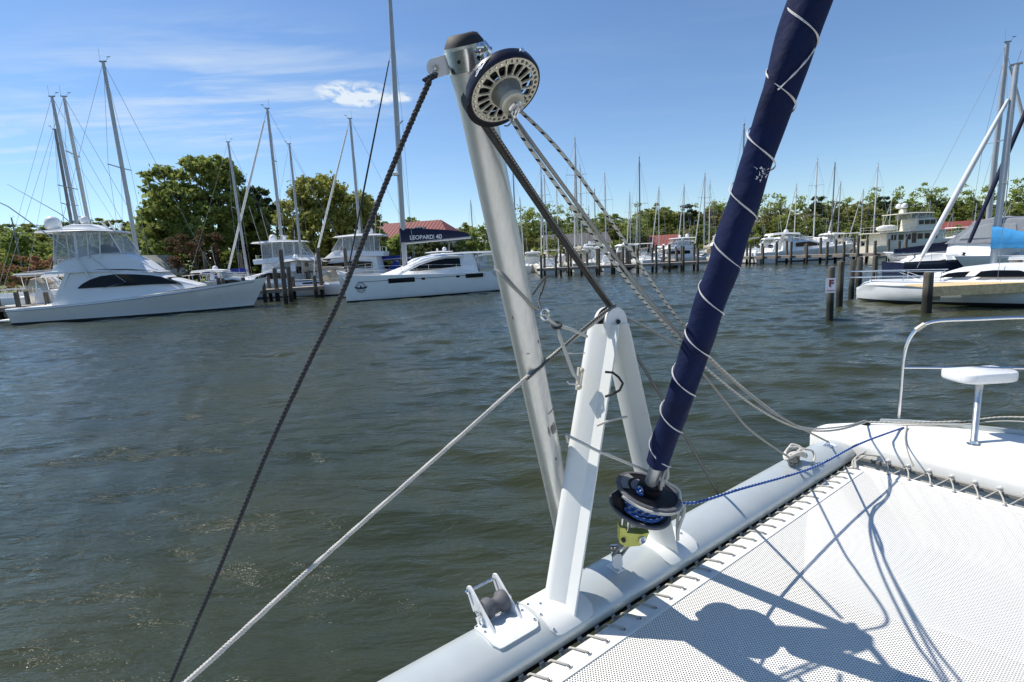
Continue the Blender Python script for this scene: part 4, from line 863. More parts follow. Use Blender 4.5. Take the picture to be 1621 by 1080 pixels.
# ================================================================== DOCKS AND PILES
def pile_mat():
    m = mat('wet_pile', (.16, .135, .105), .9); n, l, b = nodes_of(m)
    ge = n.new('ShaderNodeNewGeometry'); s = n.new('ShaderNodeSeparateXYZ'); l.new(ge.outputs['Position'], s.inputs[0])
    mp = n.new('ShaderNodeMapping'); mp.inputs['Scale'].default_value = (9, 9, .8); tc = n.new('ShaderNodeTexCoord'); l.new(tc.outputs['Object'], mp.inputs[0])
    q = n.new('ShaderNodeTexNoise'); q.inputs['Scale'].default_value = 1.5; q.inputs['Detail'].default_value = 6; l.new(mp.outputs[0], q.inputs[0])
    c = n.new('ShaderNodeValToRGB'); c.color_ramp.elements[0].position = .3; c.color_ramp.elements[0].color = (.050, .045, .036, 1); c.color_ramp.elements[1].position = .72; c.color_ramp.elements[1].color = (.19, .165, .13, 1); l.new(q.outputs[0], c.inputs[0])
    r = n.new('ShaderNodeMapRange'); r.inputs['From Min'].default_value = .55; r.inputs['From Max'].default_value = .95; l.new(s.outputs[2], r.inputs[0])   # weed-stained tide band
    mx = n.new('ShaderNodeMix'); mx.data_type = 'RGBA'; l.new(r.outputs[0], mx.inputs[0]); mx.inputs[6].default_value = (.022, .022, .016, 1); l.new(c.outputs[0], mx.inputs[7]); l.new(mx.outputs[2], b.inputs['Base Color'])
    bp = n.new('ShaderNodeBump'); bp.inputs['Strength'].default_value = .8; bp.inputs['Distance'].default_value = .02; l.new(q.outputs[0], bp.inputs['Height']); l.new(bp.outputs[0], b.inputs['Normal']); return m
pm = pile_mat()
def pile_mb(h, r, seed, lean=.02):
    rr = random.Random(seed); m_ = MB(); lx, ly = rr.uniform(-lean, lean), rr.uniform(-lean, lean); rings = []
    for f in (0, .2, .45, .7, .95, .985, 1.0):
        z = -1.2 + (h+1.2)*f; k = (1.06 - .10*f)*(1 if f < .99 else .90); rings.append([Vector((lx*max(z, 0) + r*k*math.cos(t)*(1+.03*math.sin(3*t+seed)), ly*max(z, 0) + r*k*math.sin(t)*(1+.03*math.cos(2*t+seed)), z)) for t in [2*math.pi*j/14 for j in range(14)]])
    return m_.loft(rings)
def pile_px(px, ytop, ywl, r, label, group=None, seed=1, lean=.02):
    p = on_z(px, ywl, 0); top = at_y(px, ytop, p.y).z
    t = thing('piling', label, 'piling', (p.x, p.y, 0), 0, group); obj('post', pile_mb(top, r, seed, lean), pm, t, smooth=50)
    obj('end_grain', MB().lathe([(r*.84, .004), (.01, .012)], (random.Random(seed).uniform(-lean, lean)*0, 0, top), (0, 0, 1), 14), wood_dock, t); return t, p, top
plank = mat('deck_planks', (.34, .30, .25), .9, var=.25, vscale=2, bump=.4, bscale=15)
new_wood = mat('treated_timber', (.74, .55, .30), .85, var=.22, vscale=6, bump=.4, bscale=30, dirt=(.28,.20,.11), dscale=14, dlo=.55, dhi=.7)
def dock(label, a, b_, w_, z, npile, ptop, seed=1, piles=True, boards=True, pr_=.15, both=True):
    a, b_ = Vector((a[0], a[1], 0)), Vector((b_[0], b_[1], 0)); d = b_-a; L = d.length; ang = math.atan2(d.y, d.x)
    t = thing('dock', label, 'dock', a, ang); rr = random.Random(seed)
    obj('deck', MB().box((L/2, 0, z-.03), (L, w_, .06)), plank, t, smooth=0)
    for s in (-1, 1):
        obj('stringer', MB().box((L/2, s*(w_/2+.035), z-.14), (L, .07, .26)), wood_dock, t, smooth=0)
    m_ = MB(); x = .08
    while x < L: m_.box((x, 0, z+.012), (.135, w_+.16, .03)); x += .15
    if boards: o = obj('deck_boards', m_, plank, t, smooth=0); o['kind'] = 'stuff'
    if piles:
        for k in range(npile):
            for s in ((-1, 1) if both else (-1,)):
                h = ptop + rr.uniform(-.35, .35); o = pile_mb(h, pr_, seed*31+k).build('pile', pm, t, smooth=50); o.location = (L*(k+.5)/npile + rr.uniform(-.3, .3), s*(w_/2+.22), 0)
    return t
W_ = lambda px, py, z=0.0: on_z(px, py, z)
# long dock behind the sportfishing yacht
a, b_ = W_(-90, 493, .95), W_(512, 452.5, .95)
dock('weathered dock running behind the sportfishing yacht to the catamaran', a, b_, 1.8, .95, 14, 1.9, 2)
q = W_(500, 453, .95); dock('narrow dock leading ashore beside the flybridge yachts', (q.x, q.y+1), (q.x-3.5, q.y+15), 1.6, .95, 5, 2.4, 3)
# centre dock
a, b_ = W_(852, 425.5, .95), W_(1140, 412.5, .95)
dock('grey timber dock with tall piles across the harbour', a, b_, 1.8, .95, 13, 2.7, 4, pr_=.14)
a2, b2 = W_(1130, 408, .95), W_(1445, 399.5, .95)
dock('far dock beside the trawler yacht', a2, b2, 1.8, .95, 13, 2.5, 5, pr_=.14)
for i, px in enumerate((905, 985, 1065)):
    q = W_(px, 423 - (px-852)*.045, .95); dock(['finger dock among the sailboats by the white house', 'finger dock ending near the white transom', 'finger dock beside the white cabin motorboat'][i], (q.x, q.y+1), (q.x+4, q.y+14), 1.2, .95, 4, 2.6, 6+i, boards=False)
# free-standing pilings (right foreground basin)
t, p, top = pile_px(1313, 423, 505, .112, 'dark wet piling carrying the white F sign', None, 3, .015)
sg = thing('sign', 'small white sign with a dark red letter F on a piling', 'sign', (p.x-.12, p.y-.16, top-.62), R(-32))
obj('sign_board', MB().box((0, 0, 0), (.30, .02, .50)), decal_white, sg); dkred = mat('sign_red', (.22, .012, .02), .5)
text_mesh(sg, 'F', .31, Matrix.Translation((0.015, -.011, .07)) @ Matrix.Rotation(R(90), 4, 'X'), dkred, 'sign_letter', .003, .012)
m_ = MB(); rr = random.Random(2)
for k in range(9): m_.box((-.104+.026*k, -.0120, -.16), (.018, .004, .034+.014*rr.random()))
obj('sign_small_print', m_, mat('sign_pink', (.55, .25, .25), .6), sg); obj('sign_fixing', MB().tube([(.13, .0, .14), (.2, .08, .18), (.16, .16, .2)], .008, 6), wire, sg)
pile_px(1328, 414, 485, .125, 'pale thick piling just behind the sign piling', None, 4, .02)
pile_px(1347, 412, 474, .115, 'piling beside the white bow with a rope tied at it', None, 5)
pile_px(1358.5, 407, 462, .14, 'weathered piling behind the bow rail of the white sailboat', None, 6)
pile_px(1383, 405, 452, .14, 'leaning piling between the white sailboat and the trawler', None, 7, .04)
pile_px(65, 411, 484, .17, 'tall dark-topped piling behind the yacht cockpit', None, 8, .09); pile_px(57, 443, 486, .19, 'short green piling behind the yacht cockpit', None, 9, .06)
for i, (px, yt, yw) in enumerate([(331, 398, 470), (390, 400, 468), (453, 395, 481), (461, 424, 478), (490, 415, 468), (511, 392, 470), (552, 393, 462), (440, 425, 476)]): pile_px(px, yt, yw, .17, ['tall piling behind the bow of the sportfishing yacht', 'tall piling beside the blue boom cover', 'tall dark piling off the end of the dock by the flybridge yacht', 'shorter piling tight beside a tall dark one', 'piling in front of the second flybridge yacht', 'piling between the flybridge yachts', 'piling at the catamaran bow', 'stub piling at the dock edge'][i], None, 20+i, .03)
# finger pier in front of the white sailboat, with a bright new beam
p0 = W_(1457, 491, 0); a = Vector((p0.x-.1, p0.y+.15, 0)); dirp = Vector((1.0, -.06, 0)).normalized(); zt = at_y(1520, 456, p0.y-.8).z
t = thing('finger_pier', 'new pale timber pier in front of the white sailboat', 'dock', a, math.atan2(dirp.y, dirp.x))
obj('face_board', MB().box((4.1, -.60, zt-.115), (8.2, .07, .35)), new_wood, t, smooth=0)
x = .0
m0 = None
for k in range(54):
    if m0 is None: m0 = obj('plank', MB().box((0, 0, 0), (.14, 1.25, .04)), new_wood, t, smooth=0); o = m0
    else: o = m0.copy(); C.objects.link(o); o.parent = t
    o.location = (.1+.15*k, .05, zt + .042 + rng.uniform(-.004, .004))
obj('cross_beam', MB().box((.36, -.45, zt-.38), (.30, .12, .16)), wood_dock, t, smooth=0)
for x_, y_, hh in ((-.08, -.70, at_y(1457, 430, p0.y).z), (4.2, .85, 1.6), (7.6, .85, 1.6)):
    o = pile_mb(hh, .155, int(x_*10)+3).build('pile', pm, t, smooth=50); o.location = (x_, y_, 0)

# ================================================================== WHITE SAILBOAT WITH THE BLUNT BOW (right)
def blunt_sailboat():
    Bw = W_(1348, 479, 0); St = W_(1621, 485, 0); d = (Bw-St).normalized(); L = 9.6; ang = math.atan2(d.y, d.x)
    near = Vector((math.sin(ang), -math.cos(ang), 0)); near = near if near.y < 0 else -near; hb = 1.15
    org = Bw - d*L - near*hb*.75
    t = thing('sailboat', 'white sailboat with a blunt rounded bow and sky-blue boom cover', 'sailboat', org, ang)
    hw = mat('hull_greyish', (.70, .72, .72), .35, var=.05, vscale=2, dirt=(.5,.52,.5), dscale=1.5, dlo=.5, dhi=.85)
    m_ = MB(); rings = []
    for i in range(31):
        f = i/30; x = L*f; k = 1.0 if f < .60 else max(0.0, 1-((f-.60)/.40)**3.2); w_ = hb*max(.10, k)*(.92+.08*math.sin(f*3.1)); z = .84 + .06*(1-f); e = max(0.0, (f-.955)/.045); z *= math.sqrt(max(.02, 1-e*e*.55)); w_ *= math.sqrt(max(.015, 1-e*e*.9))
        sec = [(w_*.86, z), (w_*.98, z-.06), (w_*1.02, z-.10), (w_*1.02, z-.14), (w_*.97, z-.17), (w_*1.02, z*.5), (w_*.96, .12), (w_*.88, .04), (w_*.5, -.3), (0, -.4)]
        rings.append([Vector((x - .05*(q[1] < .2), q[0], q[1])) for q in sec] + [Vector((x - .05*(q[1] < .2), -q[0], q[1])) for q in sec[-2::-1]])
    mis = [0]*6 + [1]*6 + [0]*7
    m_.loft(rings, True, True, True, 0, [0, 0, 0, 0, 0, 0, 1, 1, 1, 1, 1, 1, 0, 0, 0, 0, 0, 0, 0]); h_ = obj('hull', m_, [hw, antif], t, smooth=40)
    obj('deck', MB().loft([[Vector((L*f, q*hb*.84*(1 if f < .6 else max(.05, 1-((f-.6)/.4)**3.0)), .865 + .05*(1-q*q) + .04*(1-f))) for q in (-1, -.5, 0, .5, 1)] for f in [i/20 for i in range(20)]], False, False, False), gel, t)
    b_ = block(t, 'cabin_top', [((.2, .3), .85, 1.46, .98, .80), (2.4, .85, 1.52, 1.0, .80), (5.2, .85, 1.47, .98, .74), ((6.5, 6.1), .86, 1.36, .86, .60), ((7.3, 6.8), .86, 1.12, .62, .42), (7.7, .86, .92, .4, .3)], gel)
    yf = lambda x, z: 1.0 - .30*(z-.85) - .105*max(0, x-5.2)
    side_panel(b_, 'cabin_window', ([(4.25, 1.16), (4.5, 1.29), (5.2, 1.31), (5.55, 1.27)], [(4.1, 1.08), (4.6, 1.06), (5.2, 1.06), (5.75, 1.06)]), yf, glassd, .02)
    side_panel(b_, 'cabin_window', ([(5.85, 1.27), (6.2, 1.25), (6.5, 1.20)], [(6.0, 1.06), (6.3, 1.05), (6.75, 1.05)]), yf, glassd, .02)
    block(t, 'deck_hatch', [(6.7, 1.10, 1.24, .3, .28), (7.2, 1.0, 1.14, .3, .28)], gel); block(t, 'windscreen', [((3.0, 3.1), 1.46, 1.72, .55, .5), ((3.9, 3.6), 1.44, 1.68, .5, .45)], vinyl)
    ms, foot, top = mast_parts(t, 3.05, 1.5, 1.0, .10, alu_mast) if False else (None, None, None)
    return t, ang, org, L
t, ang, org, L = blunt_sailboat()
Minv = Matrix.Rotation(-ang, 3, 'Z')
def loc_of(P): q = Minv @ (P - org); return q
# mast of this boat from the picture: foot on the cabin top, leaning head to the right
footw = at_y(1573, 405, 20.2); topw = at_y(1609, 103, 20.6); tb = at_y(1463, 398, 20.6)
f_l, t_l = loc_of(Vector((footw.x, footw.y, 1.4))), loc_of(topw)
def spar(parent, a, b_, r0, r1, mt, name, n=12, ell=1.3):
    a, b_ = Vector(a), Vector(b_); m_ = MB(); m_.loft([[a.lerp(b_, f) + Vector((ell*rr_*math.cos(q_), rr_*math.sin(q_), 0)) for q_ in [2*math.pi*j/n for j in range(n)]] for f, rr_ in ((0, r0), (.6, r0), (1, r1))]); return obj(name, m_, mt, parent, smooth=50)
ms = spar(t, f_l, t_l, .085, .065, alu_mast, 'mast')
obj('masthead', MB().box(t_l + Vector((0, 0, .03)), (.35, .1, .06)).tube([t_l, t_l + Vector((-.1, 0, .5))], .008, 4), mast_dark, ms)
c_ = f_l.lerp(t_l, .42); obj('spreader', MB().tube([c_ + Vector((-.15, -.75, 0)), c_, c_ + Vector((-.15, .75, 0))], .022, 6), alu_mast, ms)
jb = loc_of(at_y(1452, 420, 21.0)); jt = f_l.lerp(t_l, .88)
obj('furled_jib', MB().tube([jb.lerp(jt, .05+.9*i/14) for i in range(15)], [.055 + .045*math.sin(math.pi*min(1, .1+.9*i/14)) for i in range(15)], 10), mat('jib_white', (.66, .68, .70), .7, var=.08, vscale=3), t, smooth=70); obj('forestay', MB().tube([jb - Vector((0, 0, .1)), jt], .010, 5), wire, t)
for s in (-1, 1): obj('shroud', MB().tube([Vector((f_l.x-.2, s*1.0, .95)), c_ + Vector((-.15, s*.75, 0)), f_l.lerp(t_l, .95)], .008, 4), wire, t)
m_ = MB(); rings = []; cb0 = f_l + Vector((.12, 0, .75)); cb1 = cb0 + Vector((-3.3, 0, .0)); rr = random.Random(6)
for i in range(13):
    f = i/12; c = cb0.lerp(cb1, f); h = .62*(1-f)**1.6 + .24 + .06*rr.uniform(-1, 1); w_ = .20 - .06*f; rings.append([c + Vector((0, w_*math.cos(q_)*(1.1-.4*max(0, math.sin(q_))), h*.5*math.sin(q_)+h*.5 - .12 + .03*rr.uniform(-1, 1))) for q_ in [2*math.pi*j/14 for j in range(14)]])
m_.loft(rings); bm_ = obj('boom', MB().tube([f_l + Vector((-.1, 0, .85)), cb1 + Vector((0, 0, .1))], .07, 8), alu_mast, t); sk_ = obj('boom_cover', m_, sky_cloth, bm_, smooth=60)
# bow rail with two bright tubes ahead of the stem
rl = MB()
for z_, px_ in ((1.28, 0), (1.02, 1)): rl.tube(spline([(6.6, -.75, z_), (8.6, -.55, z_), (9.9, -.12, z_), (9.9, .12, z_), (8.6, .55, z_), (6.6, .75, z_)], .2), .020, 6)
obj('pulpit', rl, steel, t, smooth=60)
for x_, y_ in ((6.7, .74), (7.9, .63), (9.0, .45)):
    for s in (-1, 1): obj('stanchion', MB().tube([(x_, s*y_, .86), (x_, s*y_, 1.28)], .013, 6), steel, t)
for s in (-1, 1): obj('pulpit_brace', MB().tube([(7.2, s*.6, .9), (8.1, s*.55, 1.28)], .013, 6), steel, t)

# ---- sailboat behind it, stern to the left: navy cover, bow to the right
def behind_sailboat():
    ft = at_y(1559, 400, 34.0); tp = at_y(1569, 70, 34.2); st = at_y(1432, 398, 34.5); ang = math.atan2(-(st.y-ft.y), -(st.x-ft.x)) ; d = Vector((math.cos(ang), math.sin(ang), 0)); org = Vector((ft.x, ft.y, 0)) - d*5.6
    t = thing('sailboat', 'navy-hulled sailboat with navy boom cover, its stern toward the F sign', 'sailboat', org, ang); hull(t, 10, 3.2, 1.2, .95, .75, .1, .9, 2.0, .42, body=navy_gel, stripe=gel); wd, ww, sh = hull_shape(10, 3.2, 1.2, .95, .75, .1, .9, 2.0, .42)
    coach(t, 10, sh, 2.6, 7.0, 1.1, .40)
    h = tp.z; mast_parts(t, 5.6, 1.3, h, .12, alu_mast, 1, .9, -.12, bow=9.8, stern=.1, beam=1.4, jib=mat('jib_white', (.66, .68, .70)), jib_r=.10, zdeck=1.05, frac=.96)
    zb = at_y(1500, 398, 34.2).z; boom(t, 5.55, zb, 5.6, navy_cloth, 1.05, .34, -.05)
    block(t, 'cockpit_cover', [((1.0, 1.3), 1.0, 1.35, .95, .7), (2.2, 1.0, 1.45, 1.0, .7), ((3.4, 3.2), 1.2, 1.4, .95, .7)], white_cloth)
    rail(t, [(1.6, 1.2, .95), (.1, 1.0, .95), (.1, -1.0, .95), (1.6, -1.2, .95)], .6, .014, 5, 'pushpit'); return t
behind_sailboat()
# ---- a third one further right: black furled jib, mast outside the picture
def black_jib_boat():
    bw = at_y(1535, 345, 32.0); tp = at_y(1628, 118, 32.6); t_ = None
    d = Vector((-1, .12, 0)).normalized(); ang = math.atan2(d.y, d.x); base = at_y(1522, 405, 32); org = Vector((base.x, base.y, 0)) - d*10.6
    t = thing('sailboat', 'sailboat with a black furled jib behind the sky-blue cover', 'sailboat', org, ang); hull(t, 11, 3.4, 1.25, 1.0, .75, .1, .9, 2.0, .42); wd, ww, sh = hull_shape(11, 3.4, 1.25, 1.0, .75, .1, .9, 2.0, .42); coach(t, 11, sh, 3, 7.6, 1.1, .4)
    mast_parts(t, 6.3, 1.4, 14.6, .12, alu_mast, 2, 1.0, .1, bow=10.5, stern=.1, beam=1.5, jib=navy_cloth, jib_r=.10, zdeck=1.1); boom(t, 6.2, 2.5, 4.3, navy_cloth, .6, .2); block(t, 'dodger', [((2.5, 2.9), 1.35, 2.45, 1.05, .85), ((3.4, 3.2), 1.4, 2.5, 1.0, .85), ((4.1, 3.6), 1.45, 2.1, .95, .8)], grey_cloth); return t
black_jib_boat()
# ---- motor boats around the right-hand basin
cru = cruiser_proto(); fly = flybridge_proto(); skf = skiff_proto(); dng = dinghy_proto()
def put(proto_, px, py, z, heading_deg, label, group=None, s=1.0, Y=None):
    p = W_(px, py, 0) if Y is None else at_y(px, py, Y)
    return free(proto_, FLAG, (p.x, p.y, 0), R(heading_deg), label, group, s)
def recolour(o, m):
    for ch in o.children:
        if ch.name.startswith('hull'): ch.material_slots[0].link = 'OBJECT'; ch.material_slots[0].material = m
    return o
put(cru, 1205, 419, 0, -6, 'white cabin cruiser lying alone off the far dock', None, 1.25, Y=69)
put(skf, 1345, 402, 0, 95, 'open motorboat behind the dock near the trawler', None, 1.2, Y=80)
def canvas_boat():
    p = at_y(1668, 410, 30); t = thing('motor_cruiser', 'motor cruiser with a grey canvas enclosure beside the sky-blue cover', 'motorboat', (p.x, p.y, 0), R(112)); hull(t, 9.5, 3.2, 1.5, 1.05, .9, .14, .84, 2.1, .4)
    block(t, 'cabin', [((2.0, 2.3), 1.0, 2.0, 1.35, 1.15), (4.4, 1.1, 2.1, 1.3, 1.05), ((6.2, 5.4), 1.25, 1.9, 1.1, .85), ((8.2, 7.2), 1.4, 1.6, .6, .45)], gel); en = block(t, 'canvas_enclosure', [((.6, .9), 1.9, 3.3, 1.3, 1.05), (2.6, 2.0, 3.5, 1.3, 1.05), ((5.0, 3.7), 2.0, 3.3, 1.1, .9)], grey_cloth)
    side_panel(en, 'clear_panel', ([(1.4, 3.05), (2.6, 3.15), (3.6, 3.0)], [(1.2, 2.3), (2.6, 2.3), (4.2, 2.3)]), lambda x, z: 1.32 - .17*(z-2) - .06*max(0, x-2.6), vinyl, .02); return t
canvas_boat()
# ---- trawler yacht
def trawler():
    p = W_(1372, 409.5, 0); q = W_(1490, 406, 0); d = Vector((q.x-p.x, q.y-p.y, 0)).normalized(); ang = math.atan2(d.y, d.x) + R(40)
    t = thing('trawler_yacht', 'cream two-deck trawler yacht with twin white domes on its mast', 'yacht', (p.x+2.0, p.y+3.0, 0), ang); L = 15.0
    h_, wd, sh = hull(t, L, 4.8, 2.6, 1.7, .9, .06, .9, 2.6, .45, body=gel2)
    b_ = block(t, 'main_house', [(1.6, 1.65, 3.55, 2.0, 1.95), (6, 1.7, 3.6, 2.0, 1.95), (10.2, 1.9, 3.6, 1.9, 1.8), ((11.0, 10.7), 2.1, 3.5, 1.4, 1.3)], gel2, crown_=.01)
    for x in (2.6, 3.7, 4.8, 6.6, 7.7, 8.8):
        for s in (-1, 1): obj('window', MB().box((x, s*2.0, 2.85), (.72, .06, .80)), glassd, b_, smooth=0)
    for s in (-1, 1): obj('door', MB().box((5.7, s*2.0, 2.6), (.65, .06, 1.55)), mat('brown_door', (.12, .06, .03), .5), b_, smooth=0)
    block(t, 'boat_deck', [(.2, 3.55, 3.68, 2.35, 2.35), (6, 3.6, 3.73, 2.35, 2.35), (10.6, 3.6, 3.72, 2.0, 1.9)], gel2)
    for x in (.5, 1.4, 2.4): 
        for s in (-1, 1): obj('deck_post', MB().tube([(x, s*2.2, 1.7), (x, s*2.2, 3.6)], .04, 6), gel2, t)
    ph = block(t, 'pilothouse', [((6.2, 6.3), 3.7, 5.5, 1.7, 1.6), (8.5, 3.7, 5.55, 1.65, 1.5), ((10.0, 9.5), 3.7, 5.4, 1.4, 1.25)], gel2)
    for x in (6.9, 7.8, 8.7):
        for s in (-1, 1): obj('pilothouse_window', MB().box((x, s*1.66, 4.9), (.66, .06, .62)), glassd, ph, smooth=0)
    block(t, 'bridge_top', [(3.2, 6.2, 6.32, 1.7, 1.6), (6, 6.3, 6.45, 1.7, 1.6), (9.0, 6.2, 6.32, 1.5, 1.4)], gel2); block(t, 'bridge_screen', [(5.4, 5.5, 6.2, 1.5, 1.45), ((8.8, 8.5), 5.5, 6.2, 1.3, 1.2)], vinyl)
    for x in (3.4, 5.4, 8.6):
        for s in (-1, 1): obj('top_post', MB().tube([(x, s*1.5, 3.7 if x < 5 else 5.5), (x, s*1.5, 6.25)], .04, 6), gel2, t)
    obj('covered_tender', MB().ball((3.2, .3, 4.25), 1.0, 16, 0, (1.7, .75, .55)), white_cloth, t, smooth=70); obj('boat_mast', MB().box((5.2, 0, 6.7), (.5, .9, .6)), gel2, t); radome(t, (5.0, .55, 7.5), .42); radome(t, (5.0, -.55, 7.5), .42)
    rail(t, [(9.5, 2.0, 2.1), (12.5, 1.5, 2.35), (14.9, 0, 2.6), (12.5, -1.5, 2.35), (9.5, -2.0, 2.1)], .8, .02, 11, mid=True); rail(t, [(.3, 2.2, 3.7), (.3, -2.2, 3.7), (5.8, -2.2, 3.75)], .8, .02, 8, 'boat_deck_rail', gel2, True)
    obj('antenna', MB().tube([(6, 1.2, 6.4), (5.8, 1.4, 9.6)], .02, 5), gel, t); return t
tw_ = trawler(); tw_.scale = (.84, .84, .84)
# ---- small craft along the far dock
put(dng, 1272, 409, 0, 10, 'grey inflatable dinghy at the far dock', None, 1.6, Y=76); recolour(put(skf, 1312, 409, 0, 175, 'small dark-sided open motorboat moored at the far dock', None, 1.0, Y=75), blackp)
put(cru, 1250, 402, 0, 84, 'white motor cruiser stern-to behind the far dock beside the dinghy', None, 1.1, Y=84); put(fly, 1180, 400, 0, 186, 'flybridge yacht half hidden behind the furled navy sail', None, .85, Y=92)
# ---- centre dock: white cabin boat, navy boat, sterns
put(fly, 1118, 405, 0, 176, 'white flybridge motorboat at the timber dock across the harbour', None, .80, Y=78)
put(cru, 1000, 402, 0, 100, 'white motorboat stern-to beyond the timber dock', None, 1.15, Y=80)
recolour(put(cru, 955, 404, 0, 80, 'navy motorboat stern-to at the timber dock', None, 1.1, Y=78), navy_gel)
put(skf, 905, 407, 0, 85, 'open motorboat with a white top by the timber dock', None, 1.2, Y=78); put(cru, 1060, 405, 0, 95, 'white cruiser berthed beside the flybridge motorboat', None, .95, Y=79)
# ---- left basin
put(fly, 372, 440, 0, 6, 'white flybridge yacht with radar bar behind the long dock', None, 1.05, Y=50)
put(fly, 655, 430, 0, 184, 'white flybridge yacht with canvas top behind the cruising catamaran', None, 1.12, Y=54); put(cru, 520, 434, 0, 186, 'white cruiser with its bow between two pilings', None, 1.15, Y=49)
put(fly, 742, 424, 0, 182, 'small flybridge boat with clear panels above the catamaran roof', None, .72, Y=60); put(cru, 800, 420, 0, 178, 'white cruiser half hidden behind the leaning pole', None, 1.0, Y=62)
put(skf, -12, 475, 0, 14, 'open motorboat with white top left of the sportfishing yacht', None, 1.15, Y=39); put(cru, 70, 460, 0, 8, 'white cruiser behind the cockpit of the sportfishing yacht', None, 1.05, Y=44); put(dng, 30, 462, 0, 20, 'grey dinghy hauled beside the cruiser behind the yacht', None, 1.5, Y=41.5)
put(skf, 28, 455, 0, 190, 'open motorboat under the rust-orange hedge', None, 1.1, Y=47); put(cru, 300, 447, 0, 10, 'white cruiser behind the foredeck of the sportfishing yacht', None, .95, Y=47); put(skf, 490, 440, 0, 95, 'open motorboat at the narrow dock between flybridge yachts', None, 1.1, Y=50)

# ================================================================== SAILBOATS BY THEIR MASTS
SP = {k: sail_proto(v) for k, v in {'A': ('white', 'alu', 'blue', 1, 'white'), 'B': ('white', 'white', 'white', 2, None), 'C': ('white', 'dark', None, 1, None), 'F': ('white', 'alu', 'tan', 1, None), 'G': ('white', 'alu', 'blue', 1, None), 'D': ('cream', 'alu', 'tan', 2, 'white'), 'E': ('navy', 'white', 'navy', 1, 'white')}.items()}
def mast_boat(k, px, py, Y_, head, label, group=None):
    p = at_y(px, py, Y_); s = p.z/15.0; rz = R(head); q = Vector((p.x, p.y, 0)) + Vector((math.cos(rz), math.sin(rz), 0))*.15*s
    return free(SP[k], FLAG, q, rz, label, group, s)
mast_boat('G', 361, 225, 50, 6, 'sailboat with a blue boom cover behind the sportfishing yacht bow')
for (k, px, py, Y_, hd, lb) in [('F', 82, 153, 47, 12, 'sailboat with the left of two tall masts behind the flybridge'), ('B', 101, 153, 49, 20, 'sailboat with the right of two tall masts behind the flybridge'), ('C', 87, 205, 52, 190, 'sailboat with a shorter dark mast close beside a tall one'), ('F', 163, 98, 45, 6, 'sailboat with the tallest mast behind the sportfishing yacht'),
        ('D', 423, 172, 53, 196, 'sailboat with a tall white mast in front of the dark evergreens'), ('F', 458, 228, 48, 172, 'sailboat with its mast crossing the rounded spring-green tree'), ('A', 554, 188, 55, 190, 'sailboat with its mast at the right edge of the rounded tree'), ('C', 18, 345, 70, 40, 'sailboat with a low dark mast near the rust-orange hedge')]:
    mast_boat(k, px, py, Y_, hd, lb)
far = [('C', 812, 271, 80, 96), ('D', 823, 314, 84, 85), ('D', 856, 264, 76, 92), ('B', 881, 298, 84, 98), ('D', 910, 220, 73, 88), ('B', 918, 262, 80, 86), ('C', 932, 327, 100, 90), ('C', 941, 300, 82, 94), ('D', 997, 305, 86, 88), ('D', 1009, 320, 96, 84), ('C', 1012, 249, 76, 90), ('D', 1043, 297, 84, 95), ('D', 1083, 293, 82, 88), ('D', 1116, 275, 80, 92), ('B', 1124, 287, 86, 85), ('C', 1178, 197, 74, 90), ('E', 1261, 292, 90, 94), ('B', 1294, 252, 84, 86), ('C', 1322, 258, 88, 92), ('D', 1331, 288, 92, 88), ('D', 1367, 300, 96, 94), ('B', 1390, 260, 90, 82), ('E', 1411, 318, 104, 90), ('D', 1473, 318, 100, 85), ('D', 1509, 335, 110, 95), ('D', 1440, 335, 108, 85), ('B', 1546, 322, 104, 92), ('D', 1592, 330, 106, 88), ('C', 745, 318, 95, 80), ('D', 1600, 322, 98, 96)]
LB = {'F': 'sailboat with aluminium mast and bare forestay at the far docks', 'A': 'sailboat with blue cover berthed at the far docks', 'B': 'sailboat with a white mast berthed at the far docks', 'C': 'sailboat with a dark bare mast berthed at the far docks', 'D': 'sailboat with an aluminium mast and tan cover berthed at the far docks', 'E': 'navy-hulled sailboat berthed at the far docks'}
for k, px, py, Y_, hd in far: mast_boat(k, px, py, Y_, hd, LB[k], 'sailboats at the far docks')
# two sailboats lying stern-to with broad white transoms
for px, py, lb in ((868, 430, 'white sailboat with a broad transom at the left end of the timber dock'), (968, 424, 'white sailboat with a broad transom midway along the timber dock')):
    p = W_(px, py+6, 0); rz = R(86); q = Vector((p.x, p.y, 0)) + Vector((math.cos(rz), math.sin(rz), 0))*5.2; free(SP['B'], FLAG, q, rz, lb, None, .84)

# more motor boats filling the berths behind the docks
extra = [(cru, 845, 79, 92, 1.0, 'white cruiser in the berth nearest the leaning pole'), (skf, 880, 76, 96, 1.1, 'open motorboat between two transom sailboats'), (cru, 928, 86, 84, 1.15, 'white cruiser in front of the white waterside house'), (fly, 940, 96, 88, .8, 'flybridge boat behind the sailboats near the white house'), (skf, 1030, 76, 92, 1.2, 'open motorboat near the small red-roofed house'), (cru, 1088, 88, 86, 1.2, 'white cruiser behind the white flybridge motorboat'), (cru, 1225, 90, 80, 1.1, 'white cruiser behind the lone cabin cruiser'), (skf, 1285, 79, 84, 1.1, 'open motorboat with its top raised beside the far piles'), (cru, 1330, 92, 96, 1.2, 'white cruiser berthed behind the dark-sided motorboat'), (skf, 1362, 86, 88, 1.2, 'open motorboat at the stern of the trawler yacht'), (cru, 1490, 88, 100, 1.1, 'white cruiser past the bow of the trawler yacht'), (skf, 1540, 84, 90, 1.2, 'open motorboat in front of the long red-roofed shed')]
for pr_, px, Y_, hd, s_, lb in extra:
    p = at_y(px, 405, Y_); free(pr_, FLAG, (p.x, Y_, 0), R(hd), lb, None, s_)
